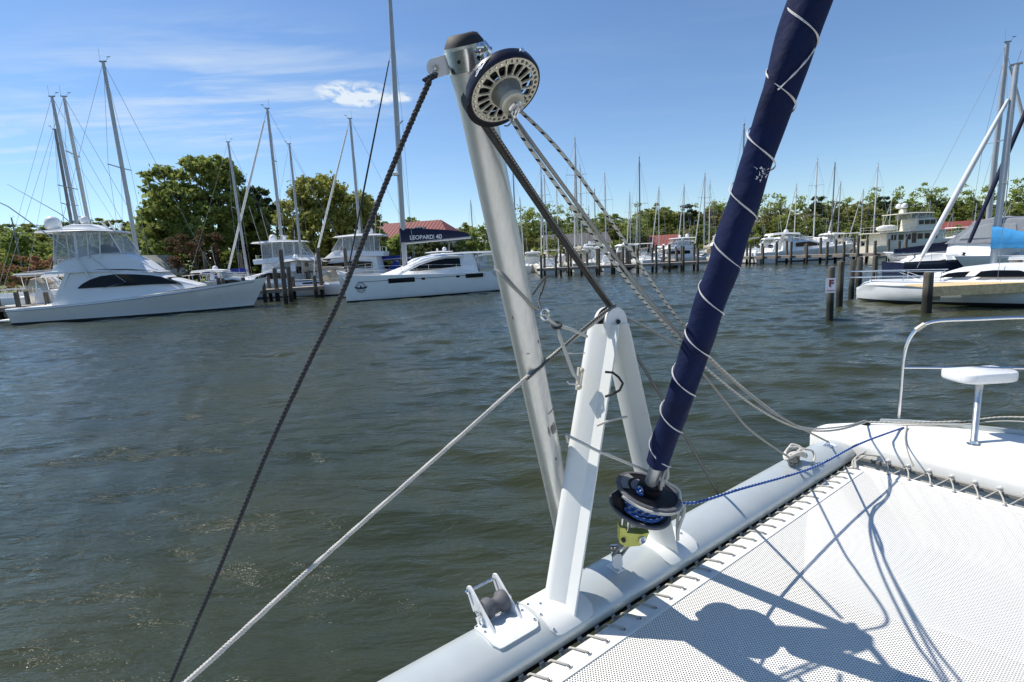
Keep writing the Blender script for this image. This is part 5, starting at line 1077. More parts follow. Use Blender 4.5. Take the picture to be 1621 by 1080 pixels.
# ================================================================== OUR OWN CATAMARAN'S BOW (boat frame u, v, z)
BV, BZ, BA, BCc, BU0, BU1 = 1.585, 1.22, .14, .078, -.82, 4.19
UC = 1.68                                                    # centreline
def beam_pt(u, a, off=0.0):                                  # point on the beam's oval skin; a = 90 deg is the top
    s = 1.0
    e = min(u - BU0, BU1 - u)
    if e < .12: s = math.sqrt(max(0.0, 1 - ((.12 - e)/.12)**2))
    return Vector((u, BV + (BA*s + off)*math.cos(a), BZ + (BCc*s + off)*math.sin(a)))
CATBASE = Vector((UC, BV, BZ))
cat = thing('catamaran', 'white catamaran bow with pale aluminium crossbeam and two-legged strut frame', 'catamaran', to_world(*CATBASE), BROT)
def bpart(name, mb, mt, parent=cat, smooth=40): return mb.build(name, mt, parent, base=CATBASE, smooth=smooth)
# --- crossbeam
m_ = MB(); us = [BU0 + .12*(1-math.cos(math.pi/2*i/8)) for i in range(9)] + [BU0+.12 + (BU1-BU0-.24)*i/60 for i in range(1, 60)] + [BU1 - .12*(1-math.cos(math.pi/2*i/8)) for i in range(8, -1, -1)]
m_.loft([[beam_pt(u, 2*math.pi*j/48) for j in range(48)] for u in us])
beam = bpart('crossbeam', m_, beam_mat, smooth=60)
def saddle(name, u0, u1, a0, a1, off, mt, round_=.03, parent=beam, nu=14, na=14):
    """a plate bent over the beam, corners rounded, with its own edge"""
    m_ = MB(); top = []; bot = []
    for i in range(nu+1):
        fi = i/nu; rt = []; rb = []
        for j in range(na+1):
            fj = j/na; u = u0+(u1-u0)*fi; a = a0+(a1-a0)*fj
            du = max(0, round_ - min(u-u0, u1-u)); k = 1 - (1-math.sqrt(max(0, 1-(du/round_)**2)))*round_/(abs(a1-a0)*BA)*2.0
            a = (a0+a1)/2 + (a-(a0+a1)/2)*k
            rt.append(beam_pt(u, a, off)); rb.append(beam_pt(u, a, -.004))
        top.append(rt + rb[::-1])
    m_.loft(top, True, True, True)
    return bpart(name, m_, mt, parent)
def bolts(pts, parent=beam, r=.0065, mt=steel):
    for u, a, off in pts:
        p = beam_pt(u, a, off); nrm = (beam_pt(u, a, off+.01) - p).normalized()
        b_ = MB().lathe([(r, -.002), (r, .0025), (r*.75, .0045), (r*.3, .005), (r*.28, .003), (.0005, .003)], p, nrm, 10)
        bpart('bolt', b_, mt, parent)
D2 = math.pi/180
saddle('reinforcing_sleeve', 1.40, 1.90, 18*D2, 168*D2, .003, beam_mat, .012)
saddle('strut_foot_plate', 1.19, 1.43, 22*D2, 158*D2, .0065, strut_mat, .05)
saddle('strut_foot_plate', 1.93, 2.19, 22*D2, 158*D2, .0065, strut_mat, .05)
saddle('cleat_base_plate', 3.36, 3.56, 62*D2, 150*D2, .005, beam_mat, .02)
bolts([(1.20, 35*D2, .0065), (1.39, 35*D2, .0065), (1.20, 70*D2, .0065), (1.20, 105*D2, .0065), (1.205, 140*D2, .0065), (1.24, 85*D2, .0065), (1.39, 62*D2, .0065),
       (1.96, 35*D2, .0065), (2.16, 35*D2, .0065), (2.16, 70*D2, .0065), (2.16, 105*D2, .0065)], cat)
bolts([(1.47, 60*D2, .003), (1.47, 35*D2, .003), (1.58, 50*D2, .003), (1.58, 30*D2, .003), (1.80, 60*D2, .003), (1.80, 35*D2, .003), (1.88, 50*D2, .003)], cat, .005)
# oval white inspection cap near the starboard end
m_ = MB().lathe([(.028, -.003), (.028, .003), (.022, .005), (.001, .005)], beam_pt(3.99, 100*D2, .0), beam_pt(3.99, 100*D2, .01)-beam_pt(3.99, 100*D2, 0), 20)
bpart('inspection_cap', m_, decal_white, beam)
# --- lacing track under the net side of the beam, with its clips
m_ = MB(); m_.loft([[Vector((u, 1.468+.010*math.cos(t), 1.172+.012*math.sin(t))) for t in [2*math.pi*j/8 for j in range(8)]] for u in (-.6, 4.08)])
bpart('lacing_track', m_, blackp, beam)
CLIPS = [-.55 + .1045*i for i in range(44)]
m_ = MB(); m_.tube([(-.013, 0, .0), (-.008, -.024, -.004), (.006, -.028, -.003), (.013, 0, 0)], .0042, 6); m_.box((0, .008, .004), (.022, .008, .010))
clip0 = None
for u in CLIPS:
    if clip0 is None:
        clip0 = bpart('lacing_clip', m_, cast_mat, beam); clip0.data.transform(Matrix.Translation(CATBASE)); o = clip0
    else: o = clip0.copy(); C.objects.link(o); o.parent = beam
    o.location = Vector((u, 1.452, 1.172)) - CATBASE
# --- the two-legged strut frame
APEX = Vector((UC, 1.572, 2.50))
def strut(side):
    """aerofoil extrusion, rounded nose forward, folded flange at the trailing edge"""
    m_ = MB(); A = Vector((UC + side*.370, 1.560, 1.262)); B = Vector((UC + side*.040, 1.570, 2.480)); rings = []
    prof = [(.004, .088), (-.014, .085), (-.026, .076), (-.034, .062), (-.036, .046), (-.032, .028), (.000, -.024), (.004, -.030), (.008, -.084), (.013, -.088), (.018, -.084), (.040, -.030), (.046, .010), (.044, .046), (.034, .072), (.020, .085)]
    for t in (0, .012, .3, .6, .97, 1.0):
        k = {0: 1.08, 1.0: .93}.get(t, 1.0)*(1 - .06*t); c = A.lerp(B, t)
        rings.append([c + Vector((p*k*(1 if side < 0 else -1), q*k, 0)) for p, q in prof])
    m_.loft(rings); return bpart('strut', m_, strut_mat, cat, 24)
sL, sR = strut(-1), strut(1)
m_ = MB()
for dv in (-.034, .024):                                     # cheek plates of the apex sheave
    poly = [(.070*math.cos(t), .070*math.sin(t)) for t in [math.pi*i/18 for i in range(19)]] + [(-.066, -.03), (-.04, -.05), (.02, -.06), (.05, -.05), (.066, -.03)]
    m_.prism(poly, lambda a, b_, t: Vector((UC+.004+a, 1.572+t, 2.478+b_)), dv, dv+.012)
apx = bpart('apex_cheek', m_, cast_mat, cat)
m_ = MB().lathe([(.02, -.020), (.058, -.020), (.050, -.006), (.050, .006), (.058, .020), (.02, .020)], (UC+.004, 1.572, 2.492), (0, 1, 0), 28)
bpart('sheave', m_, blackp, apx)
m_ = MB().lathe([(.001, .006), (.010, .006), (.011, 0)], (UC+.008, 1.533, 2.487), (0, -1, 0), 12); bpart('pin', m_, black_rub, apx)
# --- small cam cleat on the port leg
cl = at_v(921, 599, 1.595); cl.x -= .012
m_ = MB().box((cl.x, cl.y+.006, cl.z), (.020, .012, .098), M=Matrix.Rotation(R(10), 3, 'Y'))
m_.ball((cl.x+.010, cl.y-.004, cl.z+.036), .0115); m_.ball((cl.x-.006, cl.y-.004, cl.z-.034), .0115); m_.tube([(cl.x+.008, cl.y-.010, cl.z+.03), (cl.x-.006, cl.y-.016, cl.z), (cl.x-.006, cl.y-.010, cl.z-.03)], .005, 6)
bpart('line_cleat', m_, reel_face, cat)
# --- anchor roller on the beam
roller = saddle('anchor_roller', .945, 1.170, 44*D2, 122*D2, .011, cast_mat, .03, cat)
def cheek(u):
    prof = [(1.575, 1.285), (1.690, 1.262), (1.748, 1.345), (1.776, 1.398), (1.768, 1.416), (1.750, 1.423), (1.732, 1.414), (1.585, 1.318), (1.572, 1.308)]
    m_ = MB().prism(prof, lambda a, b_, t: Vector((u+t, a, b_)), -.005, .005)
    m_.box((u, 1.625, 1.300), (.030, .095, .010))
    return bpart('cheek', m_, cast_mat, roller, 30)
cheek(.985); cheek(1.118)
m_ = MB().lathe([(.012, -.058), (.036, -.056), (.043, -.040), (.040, -.022), (.028, -.008), (.026, .004), (.030, .014), (.043, .026), (.046, .042), (.040, .056), (.012, .058)], (1.0515, 1.672, 1.350), (1, 0, 0), 28)
bpart('roller', m_, rubber_grey, roller)
m_ = MB().tube([(.965, 1.672, 1.350), (1.135, 1.672, 1.350)], .008, 10); m_.lathe([(.001,-.012),(.013,-.012),(.013,0),(.009,.006)], (.967, 1.672, 1.350), (1,0,0), 8)
bpart('roller_pin', m_, steel, roller)
m_ = MB().tube([(.972, 1.753, 1.402), (1.131, 1.753, 1.402)], .0065, 10); m_.ball((.972, 1.753, 1.402), .011, 8); bpart('keeper_pin', m_, steel, roller)
m_ = MB().tube(spline([(.974, 1.650, 1.345), (.968, 1.662, 1.325), (.967, 1.650, 1.308), (.968, 1.638, 1.323), (.974, 1.65, 1.345)], .005), .003, 6); bpart('split_ring', m_, steel, roller)
bolts([(.958, 56*D2, .012), (1.158, 56*D2, .012), (1.158, 108*D2, .012), (.958, 82*D2, .012), (1.15, 80*D2, .012)], cat)
# --- padeye and rope eye on the beam
m_ = MB(); m_.prism([(-.026, 0), (.026, 0), (.018, .085), (.008, .098), (-.008, .098), (-.018, .085)], lambda a, b_, t: Vector((UC+t, 1.56+a, 1.292+b_)), -.006, .006)
m_.box((UC, 1.57, 1.299), (.05, .075, .012)); bpart('stay_padeye', m_, cast_mat, beam)
m_ = MB().box((3.945, 1.572, 1.30), (.05, .05, .008)); m_.tube(spline([(3.925, 1.572, 1.30), (3.93, 1.572, 1.33), (3.96, 1.572, 1.33), (3.965, 1.572, 1.30)], .01), .005, 6); bpart('rope_eye', m_, steel, beam)
m_ = MB().box((3.455, 1.575, 1.302), (.10, .045, .03)); m_.box((3.425, 1.575, 1.335), (.014, .03, .03)); m_.box((3.485, 1.575, 1.335), (.014, .03, .03)); m_.tube([(3.36, 1.575, 1.348), (3.40, 1.575, 1.353), (3.51, 1.575, 1.353), (3.55, 1.575, 1.348)], .010, 8)
bpart('horn_cleat', m_, reel_core, beam)

# --- hulls: inner side straight, outer side curving in to the bow
def bow_hull(mir):
    f = (lambda p: Vector((2*UC - p[0], p[1], p[2]))) if mir else (lambda p: Vector(p))
    st = []                                                   # v, inner u, outer u, deck z
    for v in (1.79, 1.785, 1.775, 1.76, 1.74, 1.71, 1.68, 1.58, 1.45, 1.30, 1.1, .85, .55, .2, -.3, -.9, -1.6, -2.4, -3.2):
        k = max(0.0, 1.79 - v)
        outer = 4.16 + .92*(1-math.exp(-k/.62)) + .10*min(1, k/2.5)
        inner = 4.16 - .045*min(1.0, (k/.10))**.5
        tip = 1 - math.sqrt(max(0, 1-(1-min(1, (k+.004)/.16))**2)); st.append((v, inner, outer, 1.345 + .02*max(0, 1-k/1.5) - .13*tip))
    m_ = MB(); rings = []
    for v, i, o, z in st:
        wd = o - i; r = min(.085, wd*.45); c = (i+o)/2
        ring = [(i, v, 1.18), (i, v, z-r)]
        ring += [(i + r*(1-math.cos(t)), v, z - r + r*math.sin(t)) for t in (R(25), R(50), R(75), R(90))]
        ring += [(i + wd*.5, v, z+.018), (o - r*.5, v, z+.004), (o-.012, v, z-.006), (o, v, z-.03), (o, v, z-.12), (o-.03, v, .9), (c + wd*.36, v, .25), (c+wd*.28, v, -.1), (c, v, -.35), (c - wd*.28, v, -.1), (c-wd*.33, v, .25), (i+.012, v, .9)]
        rings.append([f(p) for p in ring])
    m_.loft(rings)
    h = bpart('hull', m_, deckw, cat, 50)
    # grey toe rail along the outer edge
    m_ = MB(); m_.loft([[f((o-.005+dx, v, z+dz)) for dx, dz in ((-.018, -.004), (-.018, .030), (.006, .030), (.006, -.02))] for v, i, o, z in st[8:]])
    bpart('toe_rail', m_, beam_mat, h)
    # lacing hooks on the inner side
    hk = MB().tube(spline([(0, 0, 0), (-.018, 0, .004), (-.026, 0, -.006), (-.020, 0, -.016)], .004), .0045, 6); hk.lathe([(.012, 0), (.012, -.004), (.007, -.006)], (0, 0, 0), (1, 0, 0), 10)
    h0 = None
    for kx in range(28):
        v = 1.245 - .1165*kx
        if v < -2.2: break
        if h0 is None:
            h0 = bpart('lacing_hook', hk, cast_mat, h); h0.data.transform(Matrix.Translation(CATBASE)); o = h0
        else: o = h0.copy(); C.objects.link(o); o.parent = h
        p = f((4.117, v, 1.235)); o.location = p - CATBASE
        if mir: o.rotation_euler = (0, 0, math.pi)
    return h
hullS = bow_hull(False); hullP = bow_hull(True)
# rubbing strake, slightly darker, on the starboard inner side
m_ = MB().loft([[Vector((4.113 - a, v, 1.205 + b_)) for a, b_ in ((0, -.02), (.010, -.014), (.010, .006), (0, .012))] for v in (1.45, .8, 0, -1, -2.4)]); bpart('strake', m_, rp_grey, hullS)

# --- pulpit rail, bow roller fittings
def sheer_pt(v, dz=0.0):
    k = max(0.0, 1.79 - v); return Vector((4.16 + .92*(1-math.exp(-k/.62)) + .10*min(1, k/2.5) - .045, v, 1.36 + dz))
pbase = at_bz(1422, 668, 1.36)
pn = Vector((.66, .28, 0)).normalized()                       # outward normal of the rail's upright plane
def on_rail(px, py, lean=0.0):
    d = to_boat(ray(px, py)); o = Vector((0, 0, CAM.z)); t = (pbase + pn*lean - o).dot(pn)/d.dot(pn); return o + d*t
railpts = [pbase, on_rail(1426, 620), on_rail(1430, 572), on_rail(1436, 545), on_rail(1448, 525), on_rail(1466, 513), on_rail(1490, 508), on_rail(1540, 506), on_rail(1621, 503)]
e_ = railpts[-1] + (railpts[-1]-railpts[-2])*1.2; e_.z = railpts[-1].z
m_ = MB().tube(spline(railpts + [e_, e_ + Vector((.06, -.12, -.10)), e_ + Vector((.08, -.16, -.5))], .02), .0135, 10)
pul = bpart('pulpit_rail', m_, steel, cat, 60)
mid0 = on_rail(1430, 582); mid1 = on_rail(1621, 583); mid2 = mid1 + (mid1-mid0)*.9; mid2.z = mid1.z
m_ = MB().tube([mid0, mid1, mid2], .009, 8); bpart('middle_rail', m_, steel, pul)
m_ = MB().lathe([(.03, 0), (.03, .006), (.017, .01), (.015, .03)], pbase, (0, 0, 1), 14); bpart('rail_foot', m_, steel, pul)
m_ = MB().tube([on_rail(1450, 523.5)+Vector((0,0,.004)), on_rail(1464, 514)+Vector((0,0,.004))], .018, 10); bpart('clamp', m_, reel_face, pul)
# --- bow seat on its post
sb = at_bz(1541, 704, 1.36)
seat_z = sb.z + .455
dS = to_boat(Vector((1, .03, 0))); dF = Vector((-dS.y, dS.x, 0))
seatc = at_bz(1552, 588, seat_z)
pad = []
for i in range(25):                                          # round nose toward us, straight back edge
    t = math.pi + math.pi*i/24; pad.append((.206*math.copysign(abs(math.cos(t))**.45, math.cos(t)), .15*math.copysign(abs(math.sin(t))**.62, math.sin(t)) + .02))
pad += [(.203, .08), (.185, .11), (-.185, .11), (-.203, .08)]
m_ = MB(); rings = []
for s_, z in ((.92, -.040), (.98, -.034), (1.0, -.022), (1.0, .014), (.99, .024), (.955, .030)):
    rings.append([seatc + dS*(a*s_) + dF*(b_*s_) + Vector((0, 0, z-.02)) for a, b_ in pad])
m_.loft(rings)
st_ = bpart('bow_seat', m_, gel, cat, 50)
m_ = MB()
pp = [sb, sb.lerp(seatc, .45), sb.lerp(seatc, .72), seatc + Vector((-.005, 0, -.05))]
sp_ = spline(pp, .03); m_.tube(sp_, [.0195 + .016*max(0, (i/(len(sp_)-1)-.72)/.28)**2 for i in range(len(sp_))], 14)
bpart('seat_post', m_, silver, st_, 60)
m_ = MB().lathe([(.045, 0), (.045, .006), (.026, .012), (.022, .03)], sb, (0, 0, 1), 18); bpart('post_foot', m_, steel, st_)
for a_ in (-.16, .16):
    m_ = MB().lathe([(.009, 0), (.009, .003), (.001, .003)], seatc + dS*a_ + Vector((0, 0, .0085)), (0, 0, 1), 10); bpart('screw', m_, silver, st_)
# --- chocks on the deck edge
ck = at_bz(1371, 674, 1.365)
m_ = MB().box(ck, (.07, .035, .03)); m_.box(ck + Vector((-.025, 0, .02)), (.014, .034, .03)); m_.box(ck + Vector((.025, 0, .02)), (.014, .034, .03)); bpart('fairlead', m_, blackp, hullS)

# ================================================================== TRAMPOLINE
NB = Vector((UC, 0, 1.2)); net = thing('trampoline', 'white perforated trampoline laced between crossbeam and catamaran hull', 'trampoline', to_world(*NB), BROT)
def npart(name, mb, mt, parent=net, smooth=40): return mb.build(name, mt, parent, base=NB, smooth=smooth)
U0, U1, V0, V1, HW = 2*UC - 3.965, 3.965, -2.6, 1.405, .085
def sag(u, v): return 1.2 - .020*max(0, math.sin(math.pi*(u-U0)/(U1-U0)))*max(0, math.sin(math.pi*min(1, (V1-v)/2.6)))
def sheet(u0, u1, v0, v1, dz, nu, nv, corner=False):
    m_ = MB(); vs = []; fs = []
    for i in range(nu+1):
        for j in range(nv+1):
            u = u0+(u1-u0)*i/nu; v = v0+(v1-v0)*j/nv; vs.append(Vector((u, v, sag(u, v)+dz)))
    for i in range(nu):
        for j in range(nv): k = i*(nv+1)+j; fs.append((k, k+nv+1, k+nv+2, k+1))
    return m_.add(vs, fs)
npart('mesh_panel', sheet(U0+HW*.6, U1-HW*.6, V0+HW*.6, V1-HW*.6, 0, 40, 40), mesh_net)
def webbing(a, b_, c, d):                                     # four edge strips with a real thickness
    m_ = sheet(a, b_, c, d, .0045, 40 if b_-a > 1 else 2, 40 if d-c > 1 else 2); s2 = sheet(a, b_, c, d, -.004, 40 if b_-a > 1 else 2, 40 if d-c > 1 else 2)
    m_.add(s2.v, s2.f)
    z1 = [(a, c), (b_, c), (b_, d), (a, d)]
    for k in range(4):
        (xa, ya), (xb, yb) = z1[k], z1[(k+1) % 4]; n = 40
        vs = []; fs = []
        for i in range(n+1):
            u = xa+(xb-xa)*i/n; v = ya+(yb-ya)*i/n; z = sag(u, v); vs += [(u, v, z+.0045), (u, v, z-.004)]
        for i in range(n): fs.append((2*i, 2*i+1, 2*i+3, 2*i+2))
        m_.add(vs, fs)
    return m_
hem1 = npart('hem', webbing(U0, U1-.002, V1-HW-.005, V1), hem_mat)
hem2 = npart('hem', webbing(U1-HW, U1, V0, V1-HW-.008), hem_mat)
hem3 = npart('hem', webbing(U0, U0+HW, V0, V1-HW-.008), hem_mat)
for off in (.012, .066, .075):                               # stitch rows
    m_ = MB(); k = 0
    u = U0+.02
    while u < U1-.03:
        v = V1-off; z = sag(u, v)+.0050; m_.add([(u, v-.0009, z), (u+.005, v-.0009, z), (u+.005, v+.0009, z), (u, v+.0009, z)], [(0, 1, 2, 3)]); u += .0075
    s_ = npart('stitching', m_, stitch_mat, hem1); s_['kind'] = 'stuff'
g0 = None
def grommet(u, v, parent):
    global g0
    if g0 is None:
        mm = MB(); mm.lathe([(.0075, .001), (.0075, .0065), (.010, .0078), (.0135, .0062), (.0145, .004)], (0,0,0), (0,0,1), 16); mm.lathe([(.0001, .0049), (.0077, .0049)], (0,0,0), (0,0,1), 14, 1)
        g0 = mm.build('grommet', [silver, black_rub], parent); o = g0
    else: o = g0.copy(); C.objects.link(o); o.parent = parent
    o.location = Vector((u, v, sag(u, v))) - NB
GRO = [u + .052 for u in CLIPS if U0+.03 < u+.052 < U1-.03]
for u in GRO: grommet(u, 1.350, hem1)
HG = [1.245 - .1165*k - .058 for k in range(20)]
for v in HG: grommet(3.935, v, hem2)
# lacing along the beam: each clip to the grommets either side of it
lw = rope_mat('lacing_line', (.60, .585, .53), fuzz=.2)
m_ = MB(); path = []
for k, u in enumerate(GRO):
    a = Vector((u-.052, 1.440, 1.168)); g_ = Vector((u, 1.350, sag(u, 1.35)+.006)); b_ = Vector((u+.052, 1.440, 1.168))
    m_ = MB(); m_.tube(spline([a + Vector((-.004, .006, .004)), Vector((a.x*.72+g_.x*.28, 1.416, 1.2085)), Vector((a.x*.5+g_.x*.5, 1.395, 1.2105)), g_ + Vector((-.004, .003, .006)), g_ + Vector((0, -.004, -.008))], .02), .0042, 6)
    m_.tube(spline([g_ + Vector((.0, .003, -.014)), Vector((u+.012, 1.41, 1.185)), b_ + Vector((.002, .004, .004))], .02), .0042, 6)
    npart('lacing_turn', m_, lw, net, 60)
for k, v in enumerate(HG[:14]):
    h1 = Vector((4.093, v+.058, 1.238)); h2 = Vector((4.093, v-.058, 1.238)); g_ = Vector((3.935, v, sag(3.935, v)+.006))
    m_ = MB(); m_.tube(spline([h1 + Vector((.002, .006, -.006)), h1.lerp(g_, .5), g_ + Vector((0, .003, .005)), g_ + Vector((-.004, 0, -.008))], .02), .0046, 6)
    m_.tube(spline([g_ + Vector((.003, 0, -.012)), g_.lerp(h2, .5)+Vector((0, 0, -.01)), h2 + Vector((.004, 0, -.012))], .02), .0046, 6)
    m_.tube(spline([h1 + Vector((-.006, .012, .004)), h1 + Vector((-.014, 0, .006)), h1 + Vector((-.006, -.012, .0))], .006), .006, 6)
    npart('lacing_turn', m_, lw, net, 60)
# corner lashing
m_ = MB(); cp = Vector((3.94, 1.36, 1.212))
m_.tube(spline([cp + Vector((-.07, .015, 0)), cp + Vector((.02, .05, .02)), cp + Vector((.12, .03, .045)), cp + Vector((.17, -.06, .04)), cp + Vector((.10, .0, .05)), cp + Vector((.0, .035, .012)), cp + Vector((-.06, .0, .004)), cp + Vector((.05, .045, .03)), cp + Vector((.15, .02, .06))], .01), .006, 6)
npart('corner_lashing', m_, lw, net, 60)
# ================================================================== ROPES
def strands(path, r, n=3, pitch=.05, sides=6, step=.008, taper=(1, 1)):
    """laid rope: n strands twisted round each other"""
    P = spline(path, step); fr = frames(P); m_ = MB(); L = 0.0; acc = [0.0]
    for i in range(1, len(P)): L += (P[i]-P[i-1]).length; acc.append(L)
    for k in range(n):
        q = [P[i] + (fr[i][0]*math.cos(2*math.pi*(acc[i]/pitch + k/n)) + fr[i][1]*math.sin(2*math.pi*(acc[i]/pitch + k/n)))*r*.5*(taper[0] + (taper[1]-taper[0])*acc[i]/L) for i in range(len(P))]
        m_.tube(q, [r*(taper[0] + (taper[1]-taper[0])*a/L)*.56 for a in acc], sides)
    return m_
def rope(name, label, pts, r, mt, laid=None, group=None, n=8, step=.02, parent=None, taper=(1, 1)):
    """pts in the boat frame"""
    pts = [Vector(p) for p in pts]; base = pts[0]
    m_ = strands(pts, r, pitch=laid, taper=taper) if laid else MB().tube(spline(pts, step), r, n)
    if parent: return m_.build(name, mt, parent, base=BASES[parent.name], smooth=70)
    o = m_.build(name, mt, None, loc=to_world(*base), base=base, smooth=70); o.rotation_euler = (0, 0, BROT)
    return tag(o, label, 'rope', group)
BASES = {}
def fixed(name, label, cat_, base):
    o = thing(name, label, cat_, to_world(*base), BROT); BASES[o.name] = tuple(base); return o
def fpart(name, mb, mt, parent, root=None, smooth=40):
    return mb.build(name, mt, parent, base=BASES[(root or parent).name], smooth=smooth)

# ================================================================== TILTED POLE
PT, PB = at_bd(735, 72, 1.50), at_bd(903, 880, 2.73); PD = (PT-PB).normalized()
pole = fixed('pole', 'tall scuffed grey aluminium pole leaning beside the strut frame', 'pole', PB)
PR = .055
_a, _b = perp(PD)
m_ = MB(); L_ = (PT-PB).length
m_.lathe([(PR*.9, -.02), (PR, 0)] + [(PR, L_*i/40) for i in range(1, 37)] + [(PR+.001, L_*.935), (PR+.003, L_*.955), (PR+.006, L_*.972), (PR+.007, L_)], PB, PD, 40)
fpart('tube', m_, tube_mat, pole, smooth=60)
ct = PB + PD*(L_-.066)                                       # clamp band near the top
m_ = MB().lathe([(PR+.006, 0), (PR+.0105, .001), (PR+.0105, .058), (PR+.006, .059)], ct, PD, 40); clampb = fpart('clamp_band', m_, steel, pole)
m_ = MB().lathe([(PR+.004, 0), (PR+.005, .004), (PR+.001, .012), (PR*.80, .030), (PR*.6, .034), (.001, .034)], PB + PD*(L_-.004), PD, 36); fpart('end_cap', m_, black_rub, pole)
toL = to_boat(-CR); toL = (toL - PD*toL.dot(PD)).normalized(); toC = PD.cross(toL); toC = toC if toC.dot(to_boat(-_fw)) > 0 else -toC
lug_c = ct + PD*.030 + toL*(PR+.030)
poly = [(-.024, -.028), (.012, -.030)] + [(.012+.026*math.sin(t), -.004 - .026*math.cos(t)) for t in [math.pi*i/10 for i in range(11)]] + [(-.024, .024)]
m_ = MB().prism(poly, lambda a, b_, t: lug_c + toL*a + PD*b_ + toC*t, -.006, .006); fpart('lug', m_, decal_white, pole)
m_ = MB().lathe([(.001, .010), (.008, .010), (.0085, .006), (.0085, -.010), (.001, -.010)], lug_c + toL*.010 + PD*(-.004), toC, 12); fpart('lug_pin', m_, steel, pole)
rs = ct + PD*.045 - toL*(PR+.012)*.72 + toC*(PR+.008)*.72    # shackle on the reel side of the band
m_ = MB(); m_.ball(rs + PD*.006, .016, 12); m_.tube(spline([rs - toL*.012 + PD*.02, rs - toL*.022 + toC*.014 + PD*.0, rs - toL*.012 - PD*.03 + toC*.016, rs - PD*.036 + toC*.010, rs + toC*.016 - PD*.01], .006), .0055, 8); m_.tube([rs - toL*.03, rs + toL*.02 + toC*.012], .006, 8)
fpart('shackle', m_, steel, pole)
for k_ in range(2):
    q = ct + PD*.03 + toC*(PR+.0105)*math.cos(.3 - k_*.9) + toL*(PR+.0105)*math.sin(.3 - k_*.9); nn = (q - (ct + PD*.03)).normalized()
    fpart('band_screw', MB().lathe([(.0055, -.002), (.0055, .002), (.001, .0022)], q, nn, 10), black_rub, pole)
def scuff(px, py, wpx, hpx, seed, mt=None, name='scuff_mark'):
    """worn patch following the tube's skin: ragged polygon of small quads"""
    rr = random.Random(seed); d = to_boat(ray(px, py)); o = Vector((0, 0, CAM.z)); w0 = (o-PB).cross(PD); dd = d.cross(PD)
    A, B, Cc = dd.dot(dd), 2*w0.dot(dd), w0.dot(w0)-PR*PR; disc = B*B-4*A*Cc
    t = (-B - math.sqrt(max(disc, 0)))/(2*A); q = o + d*t; ax = PB + PD*((q-PB).dot(PD)); rad = (q-ax).normalized(); tan = PD.cross(rad); sc_ = t/FPX
    m_ = MB(); n = 14
    edge = [(wpx/2*sc_*(.65+.5*rr.random())*math.cos(2*math.pi*i/n), hpx/2*sc_*(.6+.55*rr.random())*math.sin(2*math.pi*i/n)) for i in range(n)]
    def pt(a, b_): th = a/PR; return ax + PD*b_ + (rad*math.cos(th) + tan*math.sin(th))*(PR+.0012)
    vs = [pt(0, 0)] + [pt(a*.5, b_*.5) for a, b_ in edge] + [pt(a, b_) for a, b_ in edge]
    fs = [(0, 1+i, 1+(i+1) % n) for i in range(n)] + [(1+i, 1+n+i, 1+n+(i+1) % n, 1+(i+1) % n) for i in range(n)]
    m_.add(vs, fs); return fpart(name, m_, mt or scuffm, pole)
scuffm = mat('scuff_grey', (.14, .135, .12), .7, var=.4, vscale=90, dirt=(.42,.41,.38), dscale=80, dlo=.48, dhi=.6)
scuff(877, 678, 15, 26, 3); scuff(869, 683, 4, 22, 4); scuff(884, 672, 5, 10, 9); scuff(872, 652, 20, 3, 5); scuff(880, 727, 4, 7, 6); scuff(852, 541, 5, 7, 8); scuff(878, 634, 3, 9, 12); scuff(836, 560, 6, 2, 13); scuff(812, 503, 3, 8, 14)

# ================================================================== REEL (open-spoked drum hanging at the pole head)
RC = at_bd(799.5, 144, 1.40)
view = to_boat((CAM - at_d(799, 144, 1.40)).normalized()); lr = to_boat((CR*math.cos(R(58)) - CU*math.sin(R(58))).normalized())
RN = (view*math.cos(R(49)) + (lr - view*lr.dot(view)).normalized()*math.sin(R(49))).normalized()
reel = fixed('furling_reel', 'round spoked beige and indigo furling reel hung from the pole head', 'reel', RC)
ra = RN.cross(to_boat(Vector((0, 0, 1)))).normalized(); rb = RN.cross(ra)
RO = .1025
def rpt(r, t, h): return RC + (ra*math.cos(t) + rb*math.sin(t))*r + RN*h
m_ = MB().lathe([(RO-.004, .002), (RO+.001, .004), (RO+.004, -.002), (RO+.003, -.026), (RO, -.030), (RO-.006, -.030), (RO-.006, -.004)], RC, RN, 56); rim = fpart('rim', m_, reel_rim, reel, smooth=50)
# face: outer ring with a circle of holes, spokes, hub
def ring_with_holes(r0, r1, n, hr, h0, h1):
    m_ = MB(); k = 8
    for i in range(n):
        tc_ = 2*math.pi*i/n; half = math.pi/n; rc = (r0+r1)/2
        outer = []
        for j in range(k):                                   # hole circle matched with the cell's border
            ph = 2*math.pi*j/k
            hx, hy = hr*math.cos(ph), hr*math.sin(ph)
            mx_ = max(abs(math.cos(ph)), abs(math.sin(ph))); bx, by = (r1-rc)*math.cos(ph)/mx_, half*math.sin(ph)/mx_
            outer.append((rpt(rc+hx, tc_+hy/rc, 0), rpt(rc+bx, tc_+by, 0)))
        for j in range(k):
            (a0, b0), (a1, b1) = outer[j], outer[(j+1) % k]
            n0 = RN
            m_.add([a0+n0*h1, b0+n0*h1, b1+n0*h1, a1+n0*h1], [(0, 1, 2, 3)]); m_.add([a0+n0*h1, a1+n0*h1, a1+n0*h0, a0+n0*h0], [(0, 1, 2, 3)]); m_.add([a0+n0*h0, b0+n0*h0, b1+n0*h0, a1+n0*h0], [(0, 3, 2, 1)])
    return m_
fpart('perforated_ring', ring_with_holes(.0825, RO-.003, 36, .0054, -.004, .003), reel_face, reel, smooth=30)
